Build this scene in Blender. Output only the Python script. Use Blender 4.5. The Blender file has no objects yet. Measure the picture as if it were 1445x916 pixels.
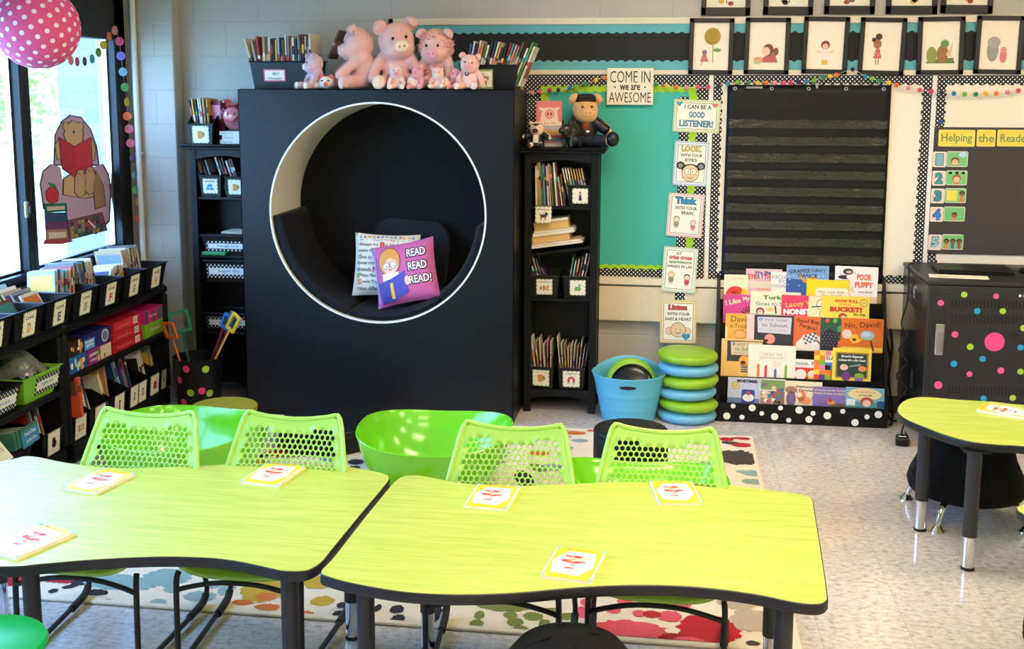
import bpy, bmesh, math, random
from mathutils import Vector, Matrix, Euler
R = math.radians
rnd = random.Random(7)
SC = bpy.context.scene
COL = SC.collection

# ------------------------------------------------------------ camera, world, light, exposure
CAM_H = 1.85
FPX, CX, CY = 1580.04, 716.29, 352.42
YAW, PIT, ROL = .142763, .143916, -.0027254
_f0 = Vector((-math.sin(YAW)*math.cos(PIT), math.cos(YAW)*math.cos(PIT), -math.sin(PIT)))
_r0 = Vector((math.cos(YAW), math.sin(YAW), 0))
_d0 = _f0.cross(_r0)
RIGHT = math.cos(ROL)*_r0 + math.sin(ROL)*_d0
DOWN = -math.sin(ROL)*_r0 + math.cos(ROL)*_d0
FWD = _f0
cam_d = bpy.data.cameras.new('camera')
cam = bpy.data.objects.new('camera', cam_d); COL.objects.link(cam)
mw = Matrix.Identity(4)
for i in range(3):
    mw[i][0] = RIGHT[i]; mw[i][1] = -DOWN[i]; mw[i][2] = -FWD[i]
mw[2][3] = CAM_H
cam.matrix_world = mw
cam_d.sensor_fit = 'HORIZONTAL'; cam_d.sensor_width = 36
cam_d.lens = FPX*36/1445
cam_d.shift_x = (722.5-CX)/1445
cam_d.shift_y = (CY-458)/1445
cam_d.clip_start = .05; cam_d.clip_end = 200
SC.camera = cam

def at(x, y, X=None, Y=None, Z=None):
    """the point of the room on the plane X=, Y= or Z= that the photograph shows at x, y"""
    v = RIGHT*((x-CX)/FPX) + DOWN*((y-CY)/FPX) + FWD
    t = X/v.x if X is not None else Y/v.y if Y is not None else (Z-CAM_H)/v.z
    return Vector((0, 0, CAM_H)) + v*t

EXPOSURE = 0.66
PANEL_STRENGTH = 17
SKY_STRENGTH = 10
SC.view_settings.view_transform = 'Standard'
SC.view_settings.look = 'None'
SC.view_settings.gamma = 1.0
SC.view_settings.use_curve_mapping = False
SC.view_settings.exposure = EXPOSURE
try:
    SC.cycles.use_denoising = True
    SC.cycles.max_bounces = 7
    SC.cycles.diffuse_bounces = 4
    SC.cycles.transparent_max_bounces = 12
    SC.cycles.caustics_reflective = False
    SC.cycles.caustics_refractive = False
    SC.cycles.sample_clamp_indirect = 6
except Exception:
    pass
W = bpy.data.worlds.new('World'); SC.world = W; W.use_nodes = True
_nt = W.node_tree
_bg = _nt.nodes['Background']
_tc = _nt.nodes.new('ShaderNodeTexCoord'); _sp = _nt.nodes.new('ShaderNodeSeparateXYZ')
_rp = _nt.nodes.new('ShaderNodeValToRGB')
_nt.links.new(_tc.outputs['Generated'], _sp.inputs[0]); _nt.links.new(_sp.outputs['Z'], _rp.inputs[0])
_rp.color_ramp.elements[0].position = 0.0; _rp.color_ramp.elements[0].color = (.30, .61, 1, 1)
_rp.color_ramp.elements[1].position = 0.6; _rp.color_ramp.elements[1].color = (.26, .5, 1, 1)
_nt.links.new(_rp.outputs[0], _bg.inputs['Color']); _bg.inputs['Strength'].default_value = SKY_STRENGTH

# ------------------------------------------------------------ materials
def lin(c):
    c = c/255.0
    return c/12.92 if c <= .04045 else ((c+.055)/1.055)**2.4
def rgb(c):
    if isinstance(c, str):
        c = c.lstrip('#'); c = [int(c[i:i+2], 16) for i in (0, 2, 4)]
    return (lin(c[0]), lin(c[1]), lin(c[2]), 1)
_M = {}
def mat(name, col=(200, 200, 200), rough=.55, metal=0, var=.06, scale=30, bump=0, bscale=None, coat=0, spec=.5, stretch=None, trans=0, emit=0, sss=0, sheen=0, detail=3):
    if name in _M: return _M[name]
    m = bpy.data.materials.new(name); m.use_nodes = True
    nt = m.node_tree; p = nt.nodes['Principled BSDF']
    c = rgb(col)
    p.inputs['Roughness'].default_value = rough; p.inputs['Metallic'].default_value = metal
    p.inputs['Coat Weight'].default_value = coat; p.inputs['Specular IOR Level'].default_value = spec
    p.inputs['Transmission Weight'].default_value = trans
    if coat: p.inputs['Coat Roughness'].default_value = .08
    if sheen: p.inputs['Sheen Weight'].default_value = sheen; p.inputs['Sheen Roughness'].default_value = .5
    if sss:
        p.inputs['Subsurface Weight'].default_value = sss; p.inputs['Subsurface Radius'].default_value = (.02, .01, .008)
        p.inputs['Subsurface Scale'].default_value = .3
    tc = nt.nodes.new('ShaderNodeTexCoord'); mp = nt.nodes.new('ShaderNodeMapping')
    if stretch: mp.inputs['Scale'].default_value = stretch
    nt.links.new(tc.outputs['Object'], mp.inputs[0])
    nz = nt.nodes.new('ShaderNodeTexNoise'); nz.inputs['Scale'].default_value = scale; nz.inputs['Detail'].default_value = detail
    nt.links.new(mp.outputs[0], nz.inputs['Vector'])
    mx = nt.nodes.new('ShaderNodeMix'); mx.data_type = 'RGBA'
    mx.inputs[6].default_value = tuple(max(0, x*(1-var)) for x in c[:3])+(1,)
    mx.inputs[7].default_value = tuple(min(1, x*(1+var)) for x in c[:3])+(1,)
    nt.links.new(nz.outputs['Fac'], mx.inputs[0]); nt.links.new(mx.outputs[2], p.inputs['Base Color'])
    if emit:
        p.inputs['Emission Color'].default_value = c; p.inputs['Emission Strength'].default_value = emit
    if bump:
        b = nt.nodes.new('ShaderNodeBump'); b.inputs['Strength'].default_value = bump; b.inputs['Distance'].default_value = .004
        src = nz
        if bscale:
            src = nt.nodes.new('ShaderNodeTexNoise'); src.inputs['Scale'].default_value = bscale
            nt.links.new(mp.outputs[0], src.inputs['Vector'])
        nt.links.new(src.outputs['Fac'], b.inputs['Height']); nt.links.new(b.outputs[0], p.inputs['Normal'])
    _M[name] = m
    return m
def ink(col, rough=.6):
    """printed colour"""
    if not isinstance(col, str): col = '%02x%02x%02x' % tuple(col)
    return mat('ink_'+col.lstrip('#'), col, rough, var=.04, scale=60)

# ------------------------------------------------------------ mesh builder
_TXT = {}
def glyphs(s, bold):
    k = (s, bold)
    if k not in _TXT:
        cu = bpy.data.curves.new('t', 'FONT'); cu.body = s; cu.size = 1; cu.resolution_u = 2; cu.offset = bold
        ob = bpy.data.objects.new('t', cu)
        me = bpy.data.meshes.new_from_object(ob)
        vs = [tuple(v.co) for v in me.vertices]; fs = [tuple(p.vertices) for p in me.polygons]
        bpy.data.objects.remove(ob); bpy.data.curves.remove(cu); bpy.data.meshes.remove(me)
        _TXT[k] = (vs, fs)
    return _TXT[k]

def T(x=0, y=0, z=0): return Matrix.Translation((x, y, z))
def RX(a): return Matrix.Rotation(R(a), 4, 'X')
def RY(a): return Matrix.Rotation(R(a), 4, 'Y')
def RZ(a): return Matrix.Rotation(R(a), 4, 'Z')
def SCL(x, y, z): return Matrix.Diagonal((x, y, z, 1))

class B:
    def __init__(s): s.v = []; s.f = []; s.mi = []; s.mats = []; s.M = Matrix.Identity(4)
    def slot(s, m):
        if m not in s.mats: s.mats.append(m)
        return s.mats.index(m)
    def add(s, vs, fs, m, M=None):
        k = len(s.v); t = s.M @ M if M is not None else s.M
        s.v += [tuple(t @ Vector(v)) for v in vs]
        i = s.slot(m)
        for f in fs: s.f.append(tuple(k+a for a in f)); s.mi.append(i)
    def box(s, c, d, m, bev=0, M=None):
        hx, hy, hz = d[0]/2, d[1]/2, d[2]/2
        if bev <= 0:
            vs = [(c[0]+a*hx, c[1]+b*hy, c[2]+e*hz) for a in (-1, 1) for b in (-1, 1) for e in (-1, 1)]
            s.add(vs, [(0, 1, 3, 2), (4, 6, 7, 5), (0, 4, 5, 1), (2, 3, 7, 6), (0, 2, 6, 4), (1, 5, 7, 3)], m, M); return
        b_ = min(bev, hx*.9, hy*.9, hz*.9)
        vs = []; idx = {}
        for a in (-1, 1):
            for b in (-1, 1):
                for e in (-1, 1):
                    for ax in range(3):
                        h = [hx-b_, hy-b_, hz-b_]; h[ax] += b_
                        idx[(a, b, e, ax)] = len(vs)
                        vs.append((c[0]+a*h[0], c[1]+b*h[1], c[2]+e*h[2]))
        fs = []
        for sg in (-1, 1):
            fs.append([idx[(sg, b, e, 0)] for b, e in ((-1, -1), (1, -1), (1, 1), (-1, 1))])
            fs.append([idx[(a, sg, e, 1)] for a, e in ((-1, -1), (1, -1), (1, 1), (-1, 1))])
            fs.append([idx[(a, b, sg, 2)] for a, b in ((-1, -1), (1, -1), (1, 1), (-1, 1))])
        for p in (-1, 1):
            for q in (-1, 1):
                fs.append([idx[(-1, p, q, 1)], idx[(1, p, q, 1)], idx[(1, p, q, 2)], idx[(-1, p, q, 2)]])
                fs.append([idx[(p, -1, q, 0)], idx[(p, 1, q, 0)], idx[(p, 1, q, 2)], idx[(p, -1, q, 2)]])
                fs.append([idx[(p, q, -1, 0)], idx[(p, q, 1, 0)], idx[(p, q, 1, 1)], idx[(p, q, -1, 1)]])
        for a in (-1, 1):
            for b in (-1, 1):
                for e in (-1, 1): fs.append([idx[(a, b, e, 0)], idx[(a, b, e, 1)], idx[(a, b, e, 2)]])
        s.add(vs, fs, m, M)
    def bb(s, p, q, m, bev=0, M=None):
        """box from corner p to corner q"""
        s.box([(p[i]+q[i])/2 for i in range(3)], [abs(q[i]-p[i]) for i in range(3)], m, bev, M)
    def lathe(s, prof, m, n=32, M=None, caps=True):
        vs = []; fs = []
        for r, z in prof:
            for i in range(n):
                a = 2*math.pi*i/n; vs.append((r*math.cos(a), r*math.sin(a), z))
        for j in range(len(prof)-1):
            for i in range(n):
                k = (i+1) % n; fs.append((j*n+i, j*n+k, (j+1)*n+k, (j+1)*n+i))
        if caps:
            if prof[0][0] > 1e-5: fs.append(tuple(range(n))[::-1])
            if prof[-1][0] > 1e-5: fs.append(tuple((len(prof)-1)*n+i for i in range(n)))
        s.add(vs, fs, m, M)
    def cyl(s, p, q, r0, m, r1=None, n=16, M=None):
        p = Vector(p); q = Vector(q); d = q-p
        Mx = T(*p) @ d.to_track_quat('Z', 'Y').to_matrix().to_4x4()
        s.lathe([(r0, 0), (r0 if r1 is None else r1, d.length)], m, n, (M @ Mx) if M is not None else Mx)
    def tube(s, pts, r, m, n=8, closed=False, M=None, smooth=0):
        pts = [Vector(p) for p in pts]
        if isinstance(r, (list, tuple)) and smooth: r = [q.x for q in catmull([Vector((q, 0, 0)) for q in r], smooth, closed)]
        if smooth: pts = catmull(pts, smooth, closed)
        N = len(pts); vs = []; fs = []; up = None
        for i in range(N):
            if closed: t = pts[(i+1) % N]-pts[i-1]
            else: t = pts[min(i+1, N-1)]-pts[max(i-1, 0)]
            if t.length < 1e-9: t = Vector((0, 0, 1))
            t.normalize()
            if up is None:
                up = Vector((0, 0, 1)) if abs(t.z) < .9 else Vector((1, 0, 0))
            side = t.cross(up); side.normalize(); up = side.cross(t); up.normalize()
            rr = r[i] if isinstance(r, (list, tuple)) else r
            for k in range(n):
                a = 2*math.pi*k/n; vs.append(tuple(pts[i]+(side*math.cos(a)+up*math.sin(a))*rr))
        for i in range(N if closed else N-1):
            j = (i+1) % N
            for k in range(n):
                l = (k+1) % n; fs.append((i*n+k, i*n+l, j*n+l, j*n+k))
        if not closed: fs.append(tuple(range(n))[::-1]); fs.append(tuple((N-1)*n+k for k in range(n)))
        s.add(vs, fs, m, M)
    def ell(s, c, r, m, M=None, nu=18, nv=10):
        if not isinstance(r, (tuple, list)): r = (r, r, r)
        vs = [(0, 0, -1)]; fs = []
        for j in range(1, nv):
            th = math.pi*j/nv - math.pi/2
            for i in range(nu):
                a = 2*math.pi*i/nu; vs.append((math.cos(th)*math.cos(a), math.cos(th)*math.sin(a), math.sin(th)))
        vs.append((0, 0, 1)); L = len(vs)-1
        for i in range(nu):
            k = (i+1) % nu; fs.append((0, 1+k, 1+i)); fs.append((L, L-nu+i, L-nu+k))
            for j in range(nv-2): fs.append((1+j*nu+i, 1+j*nu+k, 1+(j+1)*nu+k, 1+(j+1)*nu+i))
        Mx = T(*c) @ SCL(*r) if M is None else T(*c) @ M @ SCL(*r)
        s.add(vs, fs, m, Mx)
    def caps(s, p, q, r0, r1, m, n=7, seg=12):
        """a limb: round-ended tapering tube"""
        p = Vector(p); q = Vector(q)
        for i in range(n):
            t = i/(n-1); s.ell(p.lerp(q, t), r0+(r1-r0)*t, m, nu=seg, nv=8)
    def prism(s, poly, z0, z1, m, M=None, side=None):
        n = len(poly)
        vs = [(x, y, z0) for x, y in poly]+[(x, y, z1) for x, y in poly]
        s.add(vs, [tuple(range(n))[::-1], tuple(range(n, 2*n))], m, M)
        s.add(vs, [(i, (i+1) % n, n+(i+1) % n, n+i) for i in range(n)], side or m, M)
    def grid(s, fn, nu, nv, m, M=None, wrap=False):
        vs = [fn(i/nu, j/nv) for j in range(nv+1) for i in range(nu+1)]
        fs = [(j*(nu+1)+i, j*(nu+1)+i+1, (j+1)*(nu+1)+i+1, (j+1)*(nu+1)+i) for j in range(nv) for i in range(nu)]
        s.add(vs, fs, m, M)
    # ---- flat print on the plane facing -Y: u to the right, v up, ly = layer
    def _fl(s, pts, m, ly):
        y = -.0004*ly
        s.add([(u, y, v) for u, v in pts], [tuple(range(len(pts)))], m)
    def rect(s, u0, v0, u1, v1, m, ly=1, rd=0):
        if rd: s._fl(rrect(u0, v0, u1, v1, rd), m, ly)
        else: s._fl([(u0, v0), (u1, v0), (u1, v1), (u0, v1)], m, ly)
    def disc(s, u, v, r, m, ly=1, r2=None, n=18, a0=0):
        r2 = r2 or r; ca, sa = math.cos(a0), math.sin(a0)
        pts = []
        for i in range(n):
            a = 2*math.pi*i/n; x, y = r*math.cos(a), r2*math.sin(a)
            pts.append((u+x*ca-y*sa, v+x*sa+y*ca))
        s._fl(pts, m, ly)
    def poly(s, pts, m, ly=1): s._fl(pts, m, ly)
    def line(s, pts, w, m, ly=1):
        for (a, b) in zip(pts[:-1], pts[1:]):
            d = Vector((b[0]-a[0], b[1]-a[1]))
            if d.length < 1e-9: continue
            n = Vector((-d.y, d.x)).normalized()*w/2
            s._fl([(a[0]+n.x, a[1]+n.y), (b[0]+n.x, b[1]+n.y), (b[0]-n.x, b[1]-n.y), (a[0]-n.x, a[1]-n.y)], m, ly)
    def text(s, t, u, v, w, h, m, ly=2, bold=0.0, rot=0):
        """lettering centred on u, v and filling w by h"""
        vs, fs = glyphs(t, bold)
        if not vs: return
        x0 = min(a[0] for a in vs); x1 = max(a[0] for a in vs); y0 = min(a[1] for a in vs); y1 = max(a[1] for a in vs)
        sx = w/max(x1-x0, 1e-6); sy = h/max(y1-y0, 1e-6)
        ca, sa = math.cos(R(rot)), math.sin(R(rot)); out = []
        for a in vs:
            x = (a[0]-(x0+x1)/2)*sx; y = (a[1]-(y0+y1)/2)*sy
            out.append((u+x*ca-y*sa, -.0004*ly, v+x*sa+y*ca))
        s.add(out, fs, m)
    # ---- finish
    def obj(s, name, parent=None, loc=None, rot=None, sharp=38, mods=()):
        me = bpy.data.meshes.new(name)
        me.from_pydata(s.v, [], s.f)
        for m in s.mats: me.materials.append(m)
        me.polygons.foreach_set('material_index', s.mi)
        me.polygons.foreach_set('use_smooth', [True]*len(s.f))
        me.validate(); me.update()
        me.set_sharp_from_angle(angle=R(sharp))
        o = bpy.data.objects.new(name, me); COL.objects.link(o)
        if parent is not None: o.parent = parent
        if loc is not None: o.location = loc
        if rot is not None: o.rotation_euler = rot
        for md in mods:
            k = o.modifiers.new(md[0].lower(), md[0])
            for a, b in md[1].items(): setattr(k, a, b)
        return o

def rrect(u0, v0, u1, v1, r, n=4):
    out = []
    for cx, cy, a in ((u1-r, v0+r, -90), (u1-r, v1-r, 0), (u0+r, v1-r, 90), (u0+r, v0+r, 180)):
        for i in range(n+1):
            t = R(a+90*i/n); out.append((cx+r*math.cos(t), cy+r*math.sin(t)))
    return out
def catmull(pts, k, closed=False):
    n = len(pts); out = []
    rng = range(n) if closed else range(n-1)
    for i in rng:
        if closed: a, b, c, d = pts[i-1], pts[i], pts[(i+1) % n], pts[(i+2) % n]
        else: a, b, c, d = pts[max(i-1, 0)], pts[i], pts[i+1], pts[min(i+2, n-1)]
        for j in range(k):
            t = j/k
            out.append(.5*((2*b)+(c-a)*t+(2*a-5*b+4*c-d)*t*t+(3*b-a-3*c+d)*t*t*t))
    if not closed: out.append(pts[-1])
    return out

# ------------------------------------------------------------ object helpers
def tag(o, label, cat, group=None):
    o['label'] = label; o['category'] = cat
    if group: o['group'] = group
    return o
def thing(name, label, cat, loc=(0, 0, 0), rotz=0, group=None, rot=None):
    o = bpy.data.objects.new(name, None); COL.objects.link(o)
    o.empty_display_size = .05
    o.location = loc; o.rotation_euler = rot if rot else (0, 0, R(rotz))
    return tag(o, label, cat, group)
def struct(o): o['kind'] = 'structure'; return o
def dup(root, loc, rotz=0, label=None, group=None, rot=None):
    r = root.copy(); COL.objects.link(r); r.location = loc
    r.rotation_euler = rot if rot else (0, 0, R(rotz))
    if label: r['label'] = label
    if group: r['group'] = group
    def rec(a, b):
        for ch in list(a.children):
            c = ch.copy(); COL.objects.link(c); c.parent = b
            rec(ch, c)
    rec(root, r)
    return r
ORD = ['first', 'second', 'third', 'fourth', 'fifth', 'sixth', 'seventh', 'eighth', 'ninth', 'tenth', 'eleventh', 'twelfth', 'thirteenth', 'fourteenth', 'fifteenth', 'sixteenth', 'seventeenth', 'eighteenth', 'nineteenth', 'twentieth', 'twenty-first', 'twenty-second', 'twenty-third', 'twenty-fourth', 'twenty-fifth']
# ------------------------------------------------------------ room materials
def nodes(name):
    m = bpy.data.materials.new(name); m.use_nodes = True
    return m, m.node_tree, m.node_tree.nodes['Principled BSDF']
def N(nt, t, **kw):
    n = nt.nodes.new(t)
    for k, v in kw.items(): setattr(n, k, v)
    return n
def block_mat(name, col, axis='X', mort=.92, bw=.4064, bh=.2032, msz=.005, rough=.5, bcol2=None, bump=.35):
    m, nt, p = nodes(name)
    tc = N(nt, 'ShaderNodeTexCoord'); sp = N(nt, 'ShaderNodeSeparateXYZ'); cb = N(nt, 'ShaderNodeCombineXYZ')
    nt.links.new(tc.outputs['Object'], sp.inputs[0])
    nt.links.new(sp.outputs[axis], cb.inputs[0]); nt.links.new(sp.outputs['Z'], cb.inputs[1])
    br = N(nt, 'ShaderNodeTexBrick'); br.offset = .5
    br.inputs['Scale'].default_value = 1; br.inputs['Mortar Size'].default_value = msz
    br.inputs['Brick Width'].default_value = bw; br.inputs['Row Height'].default_value = bh
    br.inputs['Mortar Smooth'].default_value = .6
    c = rgb(col); c2 = rgb(bcol2) if bcol2 else tuple(x*.97 for x in c[:3])+(1,)
    br.inputs['Color1'].default_value = c; br.inputs['Color2'].default_value = c2
    br.inputs['Mortar'].default_value = tuple(x*mort for x in c[:3])+(1,)
    nt.links.new(cb.outputs[0], br.inputs['Vector'])
    nt.links.new(br.outputs['Color'], p.inputs['Base Color'])
    nz = N(nt, 'ShaderNodeTexNoise'); nz.inputs['Scale'].default_value = 90; nt.links.new(tc.outputs['Object'], nz.inputs['Vector'])
    ad = N(nt, 'ShaderNodeMath', operation='MULTIPLY_ADD'); ad.inputs[1].default_value = -1
    nt.links.new(br.outputs['Fac'], ad.inputs[0])
    sc = N(nt, 'ShaderNodeMath', operation='MULTIPLY'); sc.inputs[1].default_value = .12; nt.links.new(nz.outputs['Fac'], sc.inputs[0])
    nt.links.new(sc.outputs[0], ad.inputs[2])
    b = N(nt, 'ShaderNodeBump'); b.inputs['Strength'].default_value = bump; b.inputs['Distance'].default_value = .006
    nt.links.new(ad.outputs[0], b.inputs['Height']); nt.links.new(b.outputs[0], p.inputs['Normal'])
    p.inputs['Roughness'].default_value = rough
    return m
def floor_mat():
    m, nt, p = nodes('vinyl_tile')
    tc = N(nt, 'ShaderNodeTexCoord'); mp = N(nt, 'ShaderNodeMapping'); mp.inputs['Location'].default_value = (.06, .1, 0)
    nt.links.new(tc.outputs['Object'], mp.inputs[0])
    br = N(nt, 'ShaderNodeTexBrick'); br.offset = 0; br.inputs['Scale'].default_value = 1
    br.inputs['Brick Width'].default_value = .3048; br.inputs['Row Height'].default_value = .3048
    br.inputs['Mortar Size'].default_value = .0012; br.inputs['Mortar Smooth'].default_value = .3
    br.inputs['Color1'].default_value = (1, 1, 1, 1); br.inputs['Color2'].default_value = (.93, .93, .94, 1)
    br.inputs['Mortar'].default_value = (.62, .6, .58, 1)
    nt.links.new(mp.outputs[0], br.inputs['Vector'])
    mp2 = N(nt, 'ShaderNodeMapping'); mp2.inputs['Scale'].default_value = (1, 1.5, 1); nt.links.new(tc.outputs['Object'], mp2.inputs[0])
    nz = N(nt, 'ShaderNodeTexNoise'); nz.inputs['Scale'].default_value = 34; nz.inputs['Detail'].default_value = 6; nz.inputs['Roughness'].default_value = .75
    nt.links.new(mp2.outputs[0], nz.inputs['Vector'])
    cr = N(nt, 'ShaderNodeValToRGB'); e = cr.color_ramp.elements
    e[0].position = .34; e[0].color = rgb((160, 153, 151)); e[1].position = .62; e[1].color = rgb((226, 220, 216))
    k = cr.color_ramp.elements.new(.47); k.color = rgb((204, 198, 195))
    nt.links.new(nz.outputs['Fac'], cr.inputs[0])
    mx = N(nt, 'ShaderNodeMix', data_type='RGBA', blend_type='MULTIPLY'); mx.inputs[0].default_value = 1
    nt.links.new(cr.outputs[0], mx.inputs[6]); nt.links.new(br.outputs['Color'], mx.inputs[7])
    nt.links.new(mx.outputs[2], p.inputs['Base Color'])
    p.inputs['Roughness'].default_value = .13; p.inputs['Specular IOR Level'].default_value = .6
    n2 = N(nt, 'ShaderNodeTexNoise'); n2.inputs['Scale'].default_value = 7; nt.links.new(tc.outputs['Object'], n2.inputs['Vector'])
    b = N(nt, 'ShaderNodeBump'); b.inputs['Strength'].default_value = .05; b.inputs['Distance'].default_value = .01
    nt.links.new(n2.outputs['Fac'], b.inputs['Height']); nt.links.new(b.outputs[0], p.inputs['Normal'])
    return m
def dot_mat(name, base, dot, pitch=.022, rad=.3, plane='XZ', rot=45, rough=.6):
    """even polka dots"""
    m, nt, p = nodes(name)
    tc = N(nt, 'ShaderNodeTexCoord'); sp = N(nt, 'ShaderNodeSeparateXYZ'); cb = N(nt, 'ShaderNodeCombineXYZ')
    nt.links.new(tc.outputs['Object'], sp.inputs[0])
    nt.links.new(sp.outputs[plane[0]], cb.inputs[0]); nt.links.new(sp.outputs[plane[1]], cb.inputs[1])
    mp = N(nt, 'ShaderNodeMapping'); mp.inputs['Rotation'].default_value = (0, 0, R(rot)); nt.links.new(cb.outputs[0], mp.inputs[0])
    vo = N(nt, 'ShaderNodeTexVoronoi', voronoi_dimensions='2D'); vo.inputs['Randomness'].default_value = 0
    vo.inputs['Scale'].default_value = 1/pitch; nt.links.new(mp.outputs[0], vo.inputs['Vector'])
    lt = N(nt, 'ShaderNodeMath', operation='LESS_THAN'); lt.inputs[1].default_value = rad; nt.links.new(vo.outputs['Distance'], lt.inputs[0])
    mx = N(nt, 'ShaderNodeMix', data_type='RGBA'); mx.inputs[6].default_value = rgb(base); mx.inputs[7].default_value = rgb(dot)
    nt.links.new(lt.outputs[0], mx.inputs[0]); nt.links.new(mx.outputs[2], p.inputs['Base Color'])
    p.inputs['Roughness'].default_value = rough
    return m
def laminate():
    m, nt, p = nodes('lime_laminate')
    tc = N(nt, 'ShaderNodeTexCoord'); mp = N(nt, 'ShaderNodeMapping'); mp.inputs['Scale'].default_value = (3.2, 52, 1); mp.inputs['Rotation'].default_value = (0, 0, R(-4))
    nt.links.new(tc.outputs['Object'], mp.inputs[0])
    nz = N(nt, 'ShaderNodeTexNoise'); nz.inputs['Scale'].default_value = 1.3; nz.inputs['Detail'].default_value = 5; nz.inputs['Distortion'].default_value = .9; nz.inputs['Roughness'].default_value = .6
    nt.links.new(mp.outputs[0], nz.inputs['Vector'])
    cr = N(nt, 'ShaderNodeValToRGB'); e = cr.color_ramp.elements
    e[0].position = .36; e[0].color = rgb((176, 196, 78)); e[1].position = .66; e[1].color = rgb((202, 216, 108))
    k = e.new(.5); k.color = rgb((188, 205, 90))
    nt.links.new(nz.outputs['Fac'], cr.inputs[0]); nt.links.new(cr.outputs[0], p.inputs['Base Color'])
    p.inputs['Roughness'].default_value = .36; p.inputs['Specular IOR Level'].default_value = .6
    return m

M_wall = block_mat('painted_block', (188, 182, 170))
M_wallL = block_mat('painted_block_side', (188, 182, 170), 'Y')
M_floor = floor_mat()
M_ceil = mat('ceiling_tile', (228, 226, 220), .9, scale=60, bump=.2)
M_cream = mat('cream_paint', (232, 220, 196), .5)
M_creamwall = mat('cream_wall_band', (226, 212, 182), .55)
M_winframe = mat('black_window_metal', (22, 23, 26), .35, metal=.3)
M_silver = mat('brushed_steel', (205, 207, 212), .3, metal=1)
M_polka = dot_mat('polka_black_white', (14, 14, 16), (240, 240, 238), .0168, .25)
M_polkaR = M_polka
M_lime = mat('lime_paper', (164, 214, 30), .6)
M_turq = mat('turquoise_paper', (66, 186, 172), .75, var=.05, scale=3, bump=.12, bscale=9)
M_blackpaper = mat('black_paper', (20, 20, 22), .7)
M_bluecloud = mat('sky_blue_border', (96, 178, 190), .6, var=.12, scale=14)
M_wb = mat('whiteboard', (240, 232, 214), .35, var=.01)
M_black = mat('satin_black', (10, 10, 12), .45, spec=.3, bump=.05, bscale=200)
M_blackwood = mat('black_painted_wood', (9, 9, 10), .45, spec=.3, var=.25, scale=8, stretch=(1, 1, .1), bump=.06)
M_blackmetal = mat('black_powder_coat', (20, 20, 22), .4)
M_blackplastic = mat('black_plastic', (10, 10, 12), .4, spec=.35)
M_white = mat('white_paint', (240, 238, 232), .5)
M_page = mat('paper_pages', (236, 228, 210), .8, var=.1, scale=200, stretch=(1, 1, 6))
M_card = mat('card_cream', (246, 240, 222), .6)
M_lam = laminate()
M_edge = mat('black_edge_band', (24, 25, 30), .45)
M_leg = mat('charcoal_leg', (42, 43, 48), .5, bump=.1, bscale=300)
M_chrome = mat('chrome', (220, 222, 226), .12, metal=1)
M_rubber = mat('black_rubber', (12, 12, 12), .7)

X0, X1, Y0, Y1, HC = -3.28, 4.6, -2.6, 6.51, 3.05
b = B(); b.bb((X0-.2, Y0-.2, -.06), (X1+.2, Y1+.2, 0), M_floor); struct(b.obj('floor'))
b = B(); b.bb((X0-.2, Y0-.2, HC), (X1+.2, Y1+.2, HC+.06), M_ceil); struct(b.obj('ceiling'))
b = B(); b.bb((X0-.2, Y1, 0), (X1+.2, Y1+.2, HC), M_wall); struct(b.obj('wall_back'))
b = B(); b.bb((X0, 6.40, 0), (-2.93, Y1, HC), M_wall, .006); struct(b.obj('trim_1'))
b = B(); b.bb((X1, Y0, 0), (X1+.2, Y1, HC), M_wallL); struct(b.obj('wall_right'))
b = B(); b.bb((X0-.2, Y0-.2, 0), (X1+.2, Y0, HC), M_wall); struct(b.obj('wall_front'))
# left wall: block up to the sill, a black glazed front above it
b = B(); b.bb((X0-.2, Y0, 0), (X0, Y1, .80), M_wallL); b.bb((X0-.2, Y0, 2.62), (X0, Y1, HC), M_wallL)
b.bb((X0-.2, Y0, .8), (X0, .6, 2.62), M_wallL); struct(b.obj('wall_left'))
def glass_mat():
    m, nt, p = nodes('window_glass')
    p.inputs['Base Color'].default_value = (1, 1, 1, 1); p.inputs['Roughness'].default_value = 0
    tr = N(nt, 'ShaderNodeBsdfTransparent'); gl = N(nt, 'ShaderNodeBsdfGlossy'); gl.inputs['Roughness'].default_value = .02
    mx = N(nt, 'ShaderNodeMixShader'); fr = N(nt, 'ShaderNodeLayerWeight'); pw = N(nt, 'ShaderNodeMath', operation='POWER'); pw.inputs[1].default_value = 5
    nt.links.new(fr.outputs['Facing'], pw.inputs[0]); ml = N(nt, 'ShaderNodeMath', operation='MULTIPLY_ADD'); ml.inputs[1].default_value = .5; ml.inputs[2].default_value = .03
    nt.links.new(pw.outputs[0], ml.inputs[0]); nt.links.new(ml.outputs[0], mx.inputs[0]); nt.links.new(tr.outputs[0], mx.inputs[1]); nt.links.new(gl.outputs[0], mx.inputs[2])
    nt.links.new(mx.outputs[0], nt.nodes['Material Output'].inputs['Surface'])
    return m
M_glass = glass_mat()
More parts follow.
